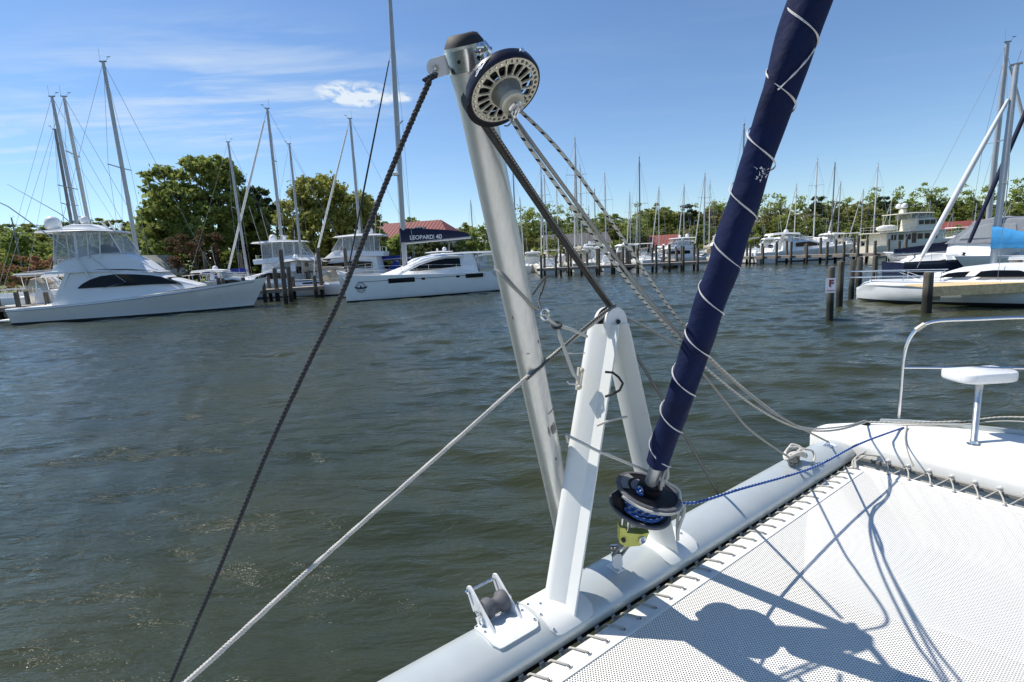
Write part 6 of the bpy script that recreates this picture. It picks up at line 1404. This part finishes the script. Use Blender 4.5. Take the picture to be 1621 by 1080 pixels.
fpart('inner_ring', MB().lathe([(.0415, -.004), (.0415, .004), (.049, .004), (.049, -.004), (.0415, -.004)], RC, RN, 40), reel_face, reel)
for i in range(18):
    t = 2*math.pi*i/18; m_ = MB()
    rings = []
    for r_, hw in ((.047, .0032), (.056, .0018), (.072, .0020), (.079, .0040), (.084, .0070)):
        rings.append([rpt(r_, t, 0) + (rb*math.cos(t) - ra*math.sin(t))*s_*hw + RN*h for s_, h in ((-1, -.003), (1, -.003), (1, .003), (-1, .003))])
    m_.loft(rings); fpart('spoke', m_, reel_face, reel)
fpart('hub', MB().lathe([(.044, -.004), (.043, .008), (.036, .030), (.0335, .038)], RC, RN, 36), reel_core, reel)
fpart('hub_collar', MB().lathe([(.027, .034), (.0335, .036), (.0345, .040), (.0335, .050), (.030, .053), (.020, .053)], RC, RN, 32), reel_face, reel)
fpart('hub_pin', MB().lathe([(.022, .050), (.0225, .068), (.019, .071), (.012, .071), (.010, .066), (.001, .066)], RC, RN, 28), steel, reel)
fpart('line_coil', MB().lathe([(.060, -.030), (.066, -.026), (.067, -.018), (.066, -.012), (.060, -.008)], RC, RN, 40), blackp, reel)
fpart('back_plate', MB().lathe([(.02, -.036), (.05, -.036), (RO-.01, -.036), (RO-.01, -.033), (.02, -.033)], RC, RN, 48), blackp, reel)
low = (to_boat(Vector((0, 0, -1))) - RN*RN.dot(to_boat(Vector((0, 0, -1))))).normalized()
rgt = low.cross(RN); rgt = rgt if rgt.dot(to_boat(CR)) > 0 else -rgt
arc = [R(a) for a in range(-58, 48, 6)]
m_ = MB(); rings = []
for t in arc:                                                # line guard on the lower right of the rim
    k = math.cos((t+R(5))/R(53)*math.pi/2); d_ = low*math.cos(t) + rgt*math.sin(t)
    ro_ = RO + .003 + .016*max(k, 0)**.35
    rings.append([RC + d_*r_ + RN*h for r_, h in ((RO+.002, .003), (ro_, .000), (ro_, -.040), (RO+.002, -.042))])
m_.loft(rings); fpart('line_guard', m_, blackp, reel)
# white leaping-fish emblem and scrawl on the rim
def rim_pt(s_, h): return RC + (-low*math.cos(s_/RO) - rgt*math.sin(s_/RO))*(RO+.0052) + RN*h
fish = [(-.038, -.030), (-.018, -.020), (-.006, -.0155), (.004, -.010), (.012, -.0115), (.020, -.008), (.030, -.006), (.033, -.010), (.026, -.013), (.022, -.020), (.014, -.019), (.012, -.028), (.008, -.021), (-.004, -.021), (-.016, -.0235)]
m_ = MB(); fc = [sum(p[i] for p in fish)/len(fish) for i in (0, 1)]
m_.add([rim_pt(.118+fc[0]*.85, fc[1]*.8)] + [rim_pt(.118+a*.85, b_*.8) for a, b_ in fish], [(0, i+1, (i+1) % len(fish)+1) for i in range(len(fish))]); fpart('fish_emblem', m_, decal_white, reel)
m_ = MB(); m_.tube(spline([rim_pt(.118 + x_, -.026 + .002*math.sin(i*2.4)) for i, x_ in enumerate([-.012+.005*k for k in range(10)])], .003), .0007, 4); fpart('script_line', m_, decal_white, reel)
m_ = MB(); hp = RC + RN*.070
m_.tube(spline([hp + low*.004, hp + low*.03 + RN*.010, hp + low*.052 + RN*.004, hp + low*.060 - RN*.006], .006), .002, 6); m_.tube(spline([hp - rgt*.008, hp + low*.012 - rgt*.012 + RN*.006, hp + low*.02 + rgt*.006 + RN*.008, hp - low*.006 + rgt*.006 + RN*.004], .005), .0016, 6); fpart('split_pin', m_, steel, reel)
m_ = MB().tube(spline([rs - PD*.02 + toC*.012, (rs - PD*.04).lerp(RC, .22), RC - low*(RO+.006) - RN*.018], .01), .006, 8); fpart('hanger', m_, steel, reel)

# ================================================================== FURLED SAIL ON ITS STAY
S0 = Vector((UC, 1.53, 1.30)); SDIR = (Vector((UC, .775, 3.472)) - S0).normalized()
def stay(d): return S0 + SDIR*d
sbot = (at_u(1045, 738, UC) - S0).length
sail = fixed('furled_sail', 'furled navy blue headsail spiralled with white cord, rising from the drum', 'sail', stay(sbot))
_sa, _sb = perp(SDIR); Ltot = 9.2
m_ = MB(); rings = []; nn = 28
for i in range(421):
    d = sbot + Ltot*(i/420)**1.6; r_ = .0495 + .004*min(1, (d-sbot)/1.5)
    if i < 3: r_ *= (.90, .97, 1.0)[i]
    ring = []
    for j in range(nn):
        t = 2*math.pi*j/nn; k = 1 + .055*math.sin(t*2 + d*5.5) + .040*math.sin(t*3 - d*11 + 1) + .045*math.sin(d*9 + 1.3*math.sin(t)) + .05*math.sin(t + d*26)*math.sin(d*3.1) + .035*math.sin(2*t - d*41)*max(0, math.sin(d*2.3 + 1))
        k *= 1 + .10*max(0, math.cos(t - d*3.1))**14 - .05*max(0, math.cos(t - d*3.1 - .5))**10
        ring.append(stay(d + (.035*math.sin(t-.6) if i < 4 else 0)) + (_sa*math.cos(t) + _sb*math.sin(t))*r_*k)
    rings.append(ring)
m_.loft(rings); fpart('rolled_cloth', m_, sail_cloth, sail, smooth=80)
m_ = MB().tube([stay(.28), stay(sbot+.06)], .027, 20); fpart('foil', m_, silver, sail, smooth=60)
def sail_pt(d, t, r_=.0555): return stay(d) + (_sa*math.cos(t) + _sb*math.sin(t))*r_
vw = to_boat(-_fw); ph0 = math.atan2(vw.dot(_sb), vw.dot(_sa))
sgn = 1 if (_sa*(-math.sin(ph0)) + _sb*math.cos(ph0)).dot(to_boat(CR)) > 0 else -1
def helix(d0, d1, pitch, phase):
    return [sail_pt(d0+(d1-d0)*i/n_, ph0 + phase - sgn*2*math.pi*(d1-d0)*i/n_/pitch, .0565) for n_ in [int((d1-d0)/.010)] for i in range(n_+1)]
fpart('lacing_cord', strands(helix(sbot+.02, 6.5, .172, .9), .0028, 2, .012, 5, .010), cord_mat, sail, smooth=70)
fpart('lacing_cord', strands([sail_pt(2.06+.03*k_, ph0 + sgn*(-.5+.33*k_), .0575) for k_ in range(5)], .0032, 2, .014, 5, .01), cord_mat, sail, smooth=70)
tp = at_u(1200, 272, UC); td = (tp-S0).dot(SDIR); m_ = MB(); rr = random.Random(4)
for k in range(26):                                          # torn patch with white threads showing
    t = ph0 + rr.gauss(.05, .22); d = td + rr.gauss(0, .012); s_ = .003+.006*rr.random(); p = sail_pt(d, t, .0575+.002*rr.random())
    m_.add([p + SDIR*s_*rr.uniform(-1, 1) + (_sa*math.sin(t) - _sb*math.cos(t))*s_*rr.uniform(-1, 1) for _ in range(4)], [(0, 1, 2, 3)])
tr_ = fpart('torn_patch', m_, decal_white, sail); tr_['label'] = 'frayed white tear in the navy cloth'
m_ = MB(); e0 = sail_pt(sbot-.01, ph0 + sgn*1.0, .045)       # bunched tie at the foot
for k in range(4):
    q = e0 + Vector((rr.uniform(-.01, .01), rr.uniform(-.01, .01), 0)); m_.tube(spline([q + SDIR*.03, q - SDIR*.02 + _sa*.012*(k-1.5), q - SDIR*.055 + _sb*.01*(k-1), q - SDIR*(.075+.01*k) + _sa*.006*(k-2)], .01), .006, 6)
fpart('tack_lashing', m_, lw, sail, smooth=70)

# ================================================================== FURLING DRUM
dtop = (at_u(1025, 777, UC)-S0).length; dlow = (at_u(1016, 804, UC)-S0).length
drum = fixed('furling_drum', 'black furling drum wound with blue line at the foot of the navy sail', 'furling drum', stay(dlow))
tilt = (SDIR + Vector((.14, .06, 0))).normalized()
def ddisc(c, r_, name):
    o = fpart(name, MB().lathe([(.03, .006), (r_-.012, .004), (r_-.012, -.006), (.03, -.006), (.03, .006)], c, tilt, 48), blackp, drum)
    fpart('disc_rim', MB().lathe([(r_-.014, -.007), (r_, -.006), (r_+.003, 0), (r_, .0065), (r_-.014, .0065)], c, tilt, 48), rubber_grey, o, drum)
    return o
ctop, clow = stay(dtop), stay(dlow) - to_boat(CR)*.012
dt = ddisc(ctop, .140, 'upper_disc'); dl = ddisc(clow, .136, 'lower_disc')
ta, tb = perp(tilt)
seg_grey = mat('segment_grey', (.20, .20, .20), .6)
def arc_pad(c, r0, r1, a0, a1, h, parent, nm):
    m_ = MB(); n_ = 20; rings = []
    for i in range(n_+1):
        t = a0+(a1-a0)*i/n_; d_ = ta*math.cos(t)+tb*math.sin(t); rings.append([c + d_*r0 + tilt*h, c + d_*r1 + tilt*h, c + d_*r1 + tilt*(h+.003), c + d_*r0 + tilt*(h+.003)])
    m_.loft(rings); return fpart(nm, m_, seg_grey, parent, drum)
camL = to_boat(-CR*1.0 + Vector((0, .8, 0))); aL = math.atan2(camL.dot(tb), camL.dot(ta))
arc_pad(ctop, .092, .124, aL-.3, aL+.9, .006, dt, 'grey_segment'); arc_pad(ctop, .045, .078, aL-.5, aL+.9, .006, dt, 'grey_segment'); arc_pad(clow, .085, .110, aL-.9, aL+.4, .006, dl, 'grey_segment')
fpart('core', MB().lathe([(.050, 0), (.050, (dtop-dlow))], clow, tilt, 30), blackp, drum)
m_ = MB()
for k in range(6):                                           # turns of blue line
    rr_ = .100 + .008*math.sin(k*1.7); q = clow + tilt*(.014 + .0095*k)
    m_.tube([q + (ta*math.cos(t)+tb*math.sin(t))*(rr_ + .003*math.sin(3*t+k)) + tilt*.004*math.sin(2*t+k) for t in [2*math.pi*i/48 for i in range(48)]], .0065, 8, closed=True)
fpart('line_turns', m_, rp_blue, drum, smooth=70)
fpart('top_collar', MB().lathe([(.052, .006), (.050, .028), (.036, .032), (.030, .050), (.026, .05)], ctop, tilt, 28), blackp, drum)
kn = ctop + tilt*.022 + to_boat(-CR)*.052 + to_boat(Vector((0, -1, 0)))*.04
m_ = MB(); m_.tube(spline([kn + Vector((.014*math.cos(t*1.0), .014*math.sin(t*1.3), .010*math.sin(t*2.1))) for t in [k*.7 for k in range(16)]], .005), .0075, 8); fpart('line_knot', m_, rp_blue, drum, smooth=70)
# black bracket joining the discs on the port side, with two bright rods down to the yellow body
pb_ = clow + (to_boat(-CR)*.104 + to_boat(Vector((0, -1, 0)))*.030)
m_ = MB().box(pb_ + SDIR*.055, (.045, .05, .085), M=Matrix.Rotation(R(-10), 3, 'Y')); fpart('bracket', m_, blackp, drum)
yc = at_v(998, 846, 1.40); ex = to_boat(CR); ex.z = 0; ex.normalize(); ey = Vector((0, 0, 1)).cross(ex)
ups = (SDIR*.9 + Vector((0, 0, .4))).normalized()
for k in (-.048, -.022):
    a0 = yc + ex*k + ups*.02 - ey*.0; fpart('rod', MB().tube([a0 - ups*.02 - ey*.02, a0 + ups*.085 - ex*.004 - ey*.012], .0045, 8), steel, drum)
poly = [(-.060, .058), (-.034, .050), (-.024, .026), (.040, .016), (.070, .024), (.064, -.020), (.042, -.046), (-.020, -.048), (-.050, -.022)]
m_ = MB().prism(poly, lambda a, b_, t: yc + ex*a + ups*b_ + ey*t, -.028, .022)
yb = fpart('yellow_body', m_, yellow, drum, smooth=25); yb['label'] = 'yellow plastic shackle body under the drum'
fpart('body_bolt', MB().lathe([(.010, 0), (.010, .010), (.006, .011), (.001, .011)], yc - ex*.036 - ups*.006 - ey*.028, -ey, 10), black_rub, yb, drum)
fpart('body_bolt', MB().lathe([(.017, -.004), (.017, .008), (.013, .010), (.013, .004), (.001, .004)], yc + ex*.045 - ups*.012 - ey*.028, -ey + ex*.3, 14), steel, yb, drum)
# toggle down to the padeye
pe = Vector((UC, 1.56, 1.378))
for s_ in (-1, 1):
    m_ = MB(); a0 = yc + ex*(.0) - ups*.03; m_.loft([[p + ex*(s_*.020) + ex*dx + ey*dy for dx, dy in ((-.004, -.012), (.004, -.012), (.004, .012), (-.004, .012))] for p in (a0, a0.lerp(pe, .5), pe - Vector((0, 0, .012)))]); fpart('toggle_plate', m_, reel_core, drum)
fpart('turnbuckle', MB().tube([yc - ups*.03 - ey*.01, pe + Vector((0, 0, .02)) - ey*.006], .0085, 10), steel, drum)
m_ = MB(); m_.lathe([(.001, -.029), (.012, -.029), (.012, .029), (.001, .029)], pe + Vector((0, 0, .035)), ex, 12); fpart('clevis_pin', m_, steel, drum)
m_ = MB(); m_.loft([[pe + ex*dx*k - ey*.014 + Vector((0, 0, dz)) + ey*dy for dx, dy in ((-.026, -.01), (.026, -.01), (.026, .016), (-.026, .016))] for k, dz in ((.6, -.062), (.9, -.045), (.85, .0), (.6, .012))]); fpart('jaw', m_, cast_mat, drum)
# white canvas skirt between drum and starboard leg foot
# hanging loop of slack white line beside the drum
# ================================================================== RUNNING LINES
lug_end = lug_c + toL*.014 - PD*.004
A1 = at_bd(680, 128, 1.49)
rope('black_stay_rope', 'thick black twisted rope from the pole head down past the port bow', [A1, at_bd(641, 217, 1.50), at_bd(598, 322, 1.515), at_bd(540, 468, 1.535), at_bd(482, 588, 1.555), at_bd(420, 722, 1.575), at_bd(345, 905, 1.60), at_bd(270, 1080, 1.625), at_bd(160, 1340, 1.70), Vector((-.62, 1.80, .55))], .0090, rp_black, laid=.040, taper=(1.0, .55))
kb = fixed('rope_thimble', 'black knotted rope end and steel shackle at the pole lug', 'shackle', A1)
m_ = strands([A1 + (A1-lug_end)*.15, A1.lerp(lug_end, .25)+toC*.012, A1.lerp(lug_end, .40)-toL*.012, A1.lerp(lug_end, .30)-toC*.012, A1.lerp(lug_end, .10)+toL*.014, A1.lerp(lug_end, .22)+toC*.014], .0095, pitch=.03); fpart('knot', m_, rp_black, kb)
m_ = MB()
for s_ in (-1, 1): m_.tube([A1.lerp(lug_end, .30) + toC*.009*s_, lug_end + toC*.010*s_], .004, 8)
fpart('shackle_legs', m_, steel, kb)
ap_l = Vector((UC-.062, 1.560, 2.515)); ap_r = Vector((UC+.070, 1.560, 2.505))
rope('guy_rope', 'long white laid rope from the strut frame apex down to the port beam end', [ap_l + Vector((.045, 0, .032)), ap_l, at_bd(860, 575, 2.08), at_bd(700, 716, 1.81), at_bd(500, 893, 1.56), at_bd(295, 1080, 1.37), Vector((-.45, 1.55, 1.50)), Vector((-.78, 1.56, 1.33))], .0082, rp_wstrand, laid=.026)
rope('guy_rope', 'dark grey rope lying along the white rope at the strut apex', [ap_l + Vector((.07, -.014, .044)), ap_l + Vector((.0, -.016, .020)), at_bd(925, 520, 2.17), at_bd(880, 560, 2.09), at_bd(850, 586, 2.04), at_bd(833, 601, 2.02)], .0072, rp_dark_fleck)
rope('guy_rope', 'grey rope from the strut apex down to the coil on the crossbeam', [ap_r - Vector((.05, 0, -.03)), ap_r, at_bd(1076, 553, 2.35), at_bd(1152, 640, 2.62), at_bd(1190, 683, 2.80), Vector((3.40, 1.585, 1.358))], .0062, rp_grey)
hub_b = RC + RN*.062 + low*.030
E1 = Vector((2.66, 1.70, 1.17))
apb = at_bd(967, 489, 2.36)
r0_ = RC + low*(RO+.010) - RN*.02 - rgt*.01
rope('dark_stay_rope', 'thick dark grey rope from the reel down behind the strut apex', [r0_, r0_.lerp(apb, .5) - Vector((0, 0, .006)), apb], .0098, rp_dark)
r1_ = RC + low*(RO+.006) - RN*.012 + rgt*.008; ap2 = apb + to_boat(CR)*.016
rope('dark_twin_rope', 'thinner grey rope beside the dark one running from the reel', [r1_, r1_.lerp(ap2, .5) - Vector((0, 0, .006)), ap2], .0052, rp_dark_fleck)
e2_ = at_v(1139, 785, 1.775)
rope('beam_stay_rope', 'grey rope from behind the strut apex down past the beam', [apb + Vector((.01, .02, -.02)), apb.lerp(e2_, .5), e2_, e2_ + (e2_ - apb)*.12], .0075, rp_dark_fleck)
ckp = ck + Vector((0, 0, .03))
fl = [hub_b, at_bd(864, 270, 1.47), at_bd(1004, 458, 1.83), at_bd(1079, 541, 2.10), at_bd(1112, 578, 2.24), at_bd(1189, 640, 2.62), at_bd(1245, 671, 2.93), at_bd(1286, 682, 3.14), at_bd(1330, 680, 3.33), ckp]
rope('flecked_control_line', 'white rope flecked black from the reel hub sagging to the hull fairlead', fl, .0062, rp_fleck)
f2 = [hub_b + rgt*.02 + low*.004, at_bd(874, 270, 1.48), at_bd(1014, 458, 1.85), at_bd(1092, 543, 2.14), at_bd(1205, 640, 2.66), at_bd(1250, 668, 2.9), Vector((3.945, 1.572, 1.330))]
rope('smooth_control_line', 'smooth grey-beige rope from the reel to the eye on the crossbeam', f2, .0060, rp_grey)
f3 = [RC + rgt*(RO-.01) - RN*.02 + low*.055, at_bd(911, 270, 1.56), at_bd(1048, 470, 1.93), at_bd(1086, 519, 2.05), at_bd(1130, 572, 2.25), at_bd(1205, 637, 2.68), at_bd(1268, 676, 3.05), at_bd(1330, 676, 3.34), ckp + Vector((.01, .01, .006))]
rope('outer_control_line', 'white rope flecked black leaving the right side of the reel', f3, .0056, rp_fleck)
# along the deck edge to the right
rope('deck_line', 'pair of white lines led aft along the hull edge past the pulpit', [ckp, at_bz(1440, 669, 1.385), at_bz(1520, 667, 1.40), at_bz(1621, 661, 1.43), at_bz(1621, 661, 1.43) + Vector((.15, -.7, .02))], .0075, rp_fleck)
rope('deck_line', 'thin white line beside the lines led aft past the pulpit', [ckp + Vector((.012, .012, 0)), at_bz(1440, 671, 1.38), at_bz(1520, 672, 1.385), at_bz(1621, 668, 1.41), at_bz(1621, 668, 1.41) + Vector((.15, -.7, .0))], .0055, rp_white)
# coil of slack line on the cleat
m_ = MB(); rr = random.Random(11); cc = Vector((3.455, 1.575, 1.345))
pts = [cc + Vector((.095*math.cos(t)*(.75+.3*rr.random()), .060*math.sin(t)*(.7+.4*rr.random()), .022 + .030*rr.random() + .022*math.sin(t*2))) for t in [k*.85 for k in range(46)]]
pts = [Vector((3.40, 1.585, 1.358))] + pts + [cc + Vector((.13, -.02, .03)), cc + Vector((.17, -.035, .012)), cc + Vector((.15, -.06, -.02)), cc + Vector((.10, -.07, -.05))]
rope('coiled_line', 'tangled coil of off-white rope on the crossbeam cleat', pts, .0075, rp_white)
rope('furling_line', 'blue and white flecked line from the drum to the hull', [clow + tilt*.05 + to_boat(CR)*.088 + Vector((0, -.02, 0)), at_bd(1100, 796, 2.36), at_bd(1170, 775, 2.58), at_bd(1285, 741, 3.00), at_bd(1360, 703, 3.38), at_bz(1430, 677, 1.375)], .0068, rp_blue)
# around the pole: grey lashing, shackle, rings, tails
def round_pole(px, py, side=0.0):
    d = to_boat(ray(px, py)); o = Vector((0, 0, CAM.z)); w0 = (o-PB).cross(PD); dd = d.cross(PD); A, B, Cc = dd.dot(dd), 2*w0.dot(dd), w0.dot(w0)-(PR+.006)**2
    disc = B*B-4*A*Cc; t = (-B-math.sqrt(max(disc, 0)))/(2*A); return o + d*t
sk = round_pole(851, 491) + to_boat(CR)*.012
k0 = round_pole(785, 424); 
rope('pole_lashing', 'grey rope lashed round the leaning pole above the strut apex', [k0 + to_boat(Vector((0, 1, 0)))*.09 + Vector((0, 0, .01)), k0 + to_boat(Vector((0, .03, 0))), round_pole(795, 436), round_pole(810, 452), round_pole(828, 469), round_pole(843, 484), sk], .0062, rp_grey)
rope('pole_lashing_tail', 'thin grey loop hanging on the pole beside the shackle', [round_pole(845, 470) + to_boat(Vector((0, .10, 0))), round_pole(847, 440) + to_boat(Vector((.04, .02, 0))), at_bd(858, 462, 1.99), at_bd(852, 476, 1.98), sk + Vector((0, 0, .01))], .0042, rp_dark_fleck)
sh = fixed('bow_shackle', 'steel shackle joining the pole lashing to the tail rope', 'shackle', sk)
m_ = MB(); c_ = at_bd(862, 497, 1.98)
m_.tube(spline([c_ + Vector((-.010, 0, .020)), c_ + Vector((.016, 0, .012)), c_ + Vector((.018, 0, -.014)), c_ + Vector((-.004, 0, -.022)), c_ + Vector((-.020, 0, -.004))], .006, True), .0055, 8, closed=True); m_.lathe([(.001, -.014), (.008, -.014), (.008, .014), (.001, .014)], c_ + Vector((-.006, -.004, 0)), (.3, -1, 0), 10)
fpart('bow', m_, steel, sh)
rg = at_bd(881, 515, 2.02)
rope('tail_rope', 'short white rope from the shackle through the black ring to the port strut', [c_, at_bd(872, 508, 2.0), rg, at_bd(905, 522, 2.05), at_bd(929, 533, 2.10)], .0066, rp_white)
rope('cleat_tail_rope', 'white rope from the black ring down to the small cleat', [rg, at_bd(887, 535, 2.02), at_bd(898, 565, 2.04), at_bd(908, 592, 2.06), at_bd(916, 602, 2.07)], .0072, rp_white)
o = MB().tube([rg + (to_boat(CR)*math.cos(t)*.017 + to_boat(CU)*math.sin(t)*.012 + to_boat(_fw)*math.sin(t)*.010) for t in [2*math.pi*i/20 for i in range(20)]], .0055, 8, closed=True).build('black_ring', black_rub, None, loc=to_world(*rg), base=rg); o.rotation_euler = (0, 0, BROT); tag(o, 'small black ring where the tail ropes part beside the pole', 'ring')
for (a, b_, nm, lb) in (((893, 560, 2.12), (926, 559, 2.13), 'wire_stub', 'upper thin wire stub on the port strut edge'),):
    rope(nm, lb, [at_bd(*a), at_bd(*b_)], .0022, cord_mat)
rope('wire_hook', 'small bent wire hook on the port strut edge below the cleat', [at_bd(898, 604, 2.11), at_bd(901, 608, 2.11), at_bd(916, 609, 2.12)], .003, cord_mat)
rope('strut_tie_rope', 'white rope tied round the port strut and led to the drum', [at_bd(899, 700, 2.20), at_bd(897, 688, 2.13), at_bd(903, 692, 2.085), at_bd(925, 703, 2.07), at_bd(946, 714, 2.08), at_bd(985, 730, 2.14), at_bd(1015, 742, 2.22), at_bd(1040, 752, 2.27)], .0058, rp_white)
rope('strut_cross_rope', 'short white rope slung between the two struts', [at_bd(945, 674, 2.19), at_bd(965, 666, 2.20), at_bd(992, 660, 2.25)], .0058, rp_white)
rope('black_loop_line', 'black and white loop of line between the struts', [at_bd(958, 589, 2.16), at_bd(970, 590, 2.15), at_bd(979, 597, 2.14), at_bd(986, 607, 2.14), at_bd(981, 618, 2.14), at_bd(970, 624, 2.14), at_bd(958, 628, 2.15)], .0052, rp_dark)
e1 = ctop + to_boat(CR)*.10
rope('slack_white_loop', 'slack white rope looped over the drum and hanging beside it', [stay(sbot-.06) + to_boat(CR)*.035, ctop + tilt*.03 + to_boat(CR)*.085 + Vector((0, .02, .01)), ctop + to_boat(CR)*.135 + Vector((0, 0, .0)), at_bd(1074, 808, 2.22), at_bd(1072, 838, 2.23), at_bd(1073, 856, 2.24), at_bd(1074, 838, 2.21), at_bd(1082, 815, 2.20), at_bd(1084, 803, 2.21), at_bd(1078, 797, 2.21)], .0068, rp_white)
rope('drum_rim_rope', 'white rope lying along the edge of the upper drum disc', [ctop + (ta*math.cos(t)+tb*math.sin(t))*.147 - tilt*.006 for t in [aL + 1.2 + .2*k for k in range(13)]], .0058, rp_white)
# lifeline's shadow over the hull edge, modelled as a solid grey cord
rope('hull_edge_line', 'grey strip standing in for a lifeline shadow on the white hull beside the lacing', [at_bz(1436, 675, 1.385), at_bz(1433, 694, 1.372), at_bz(1437, 715, 1.365), at_bz(1446, 738, 1.31)], .0048, rp_grey)
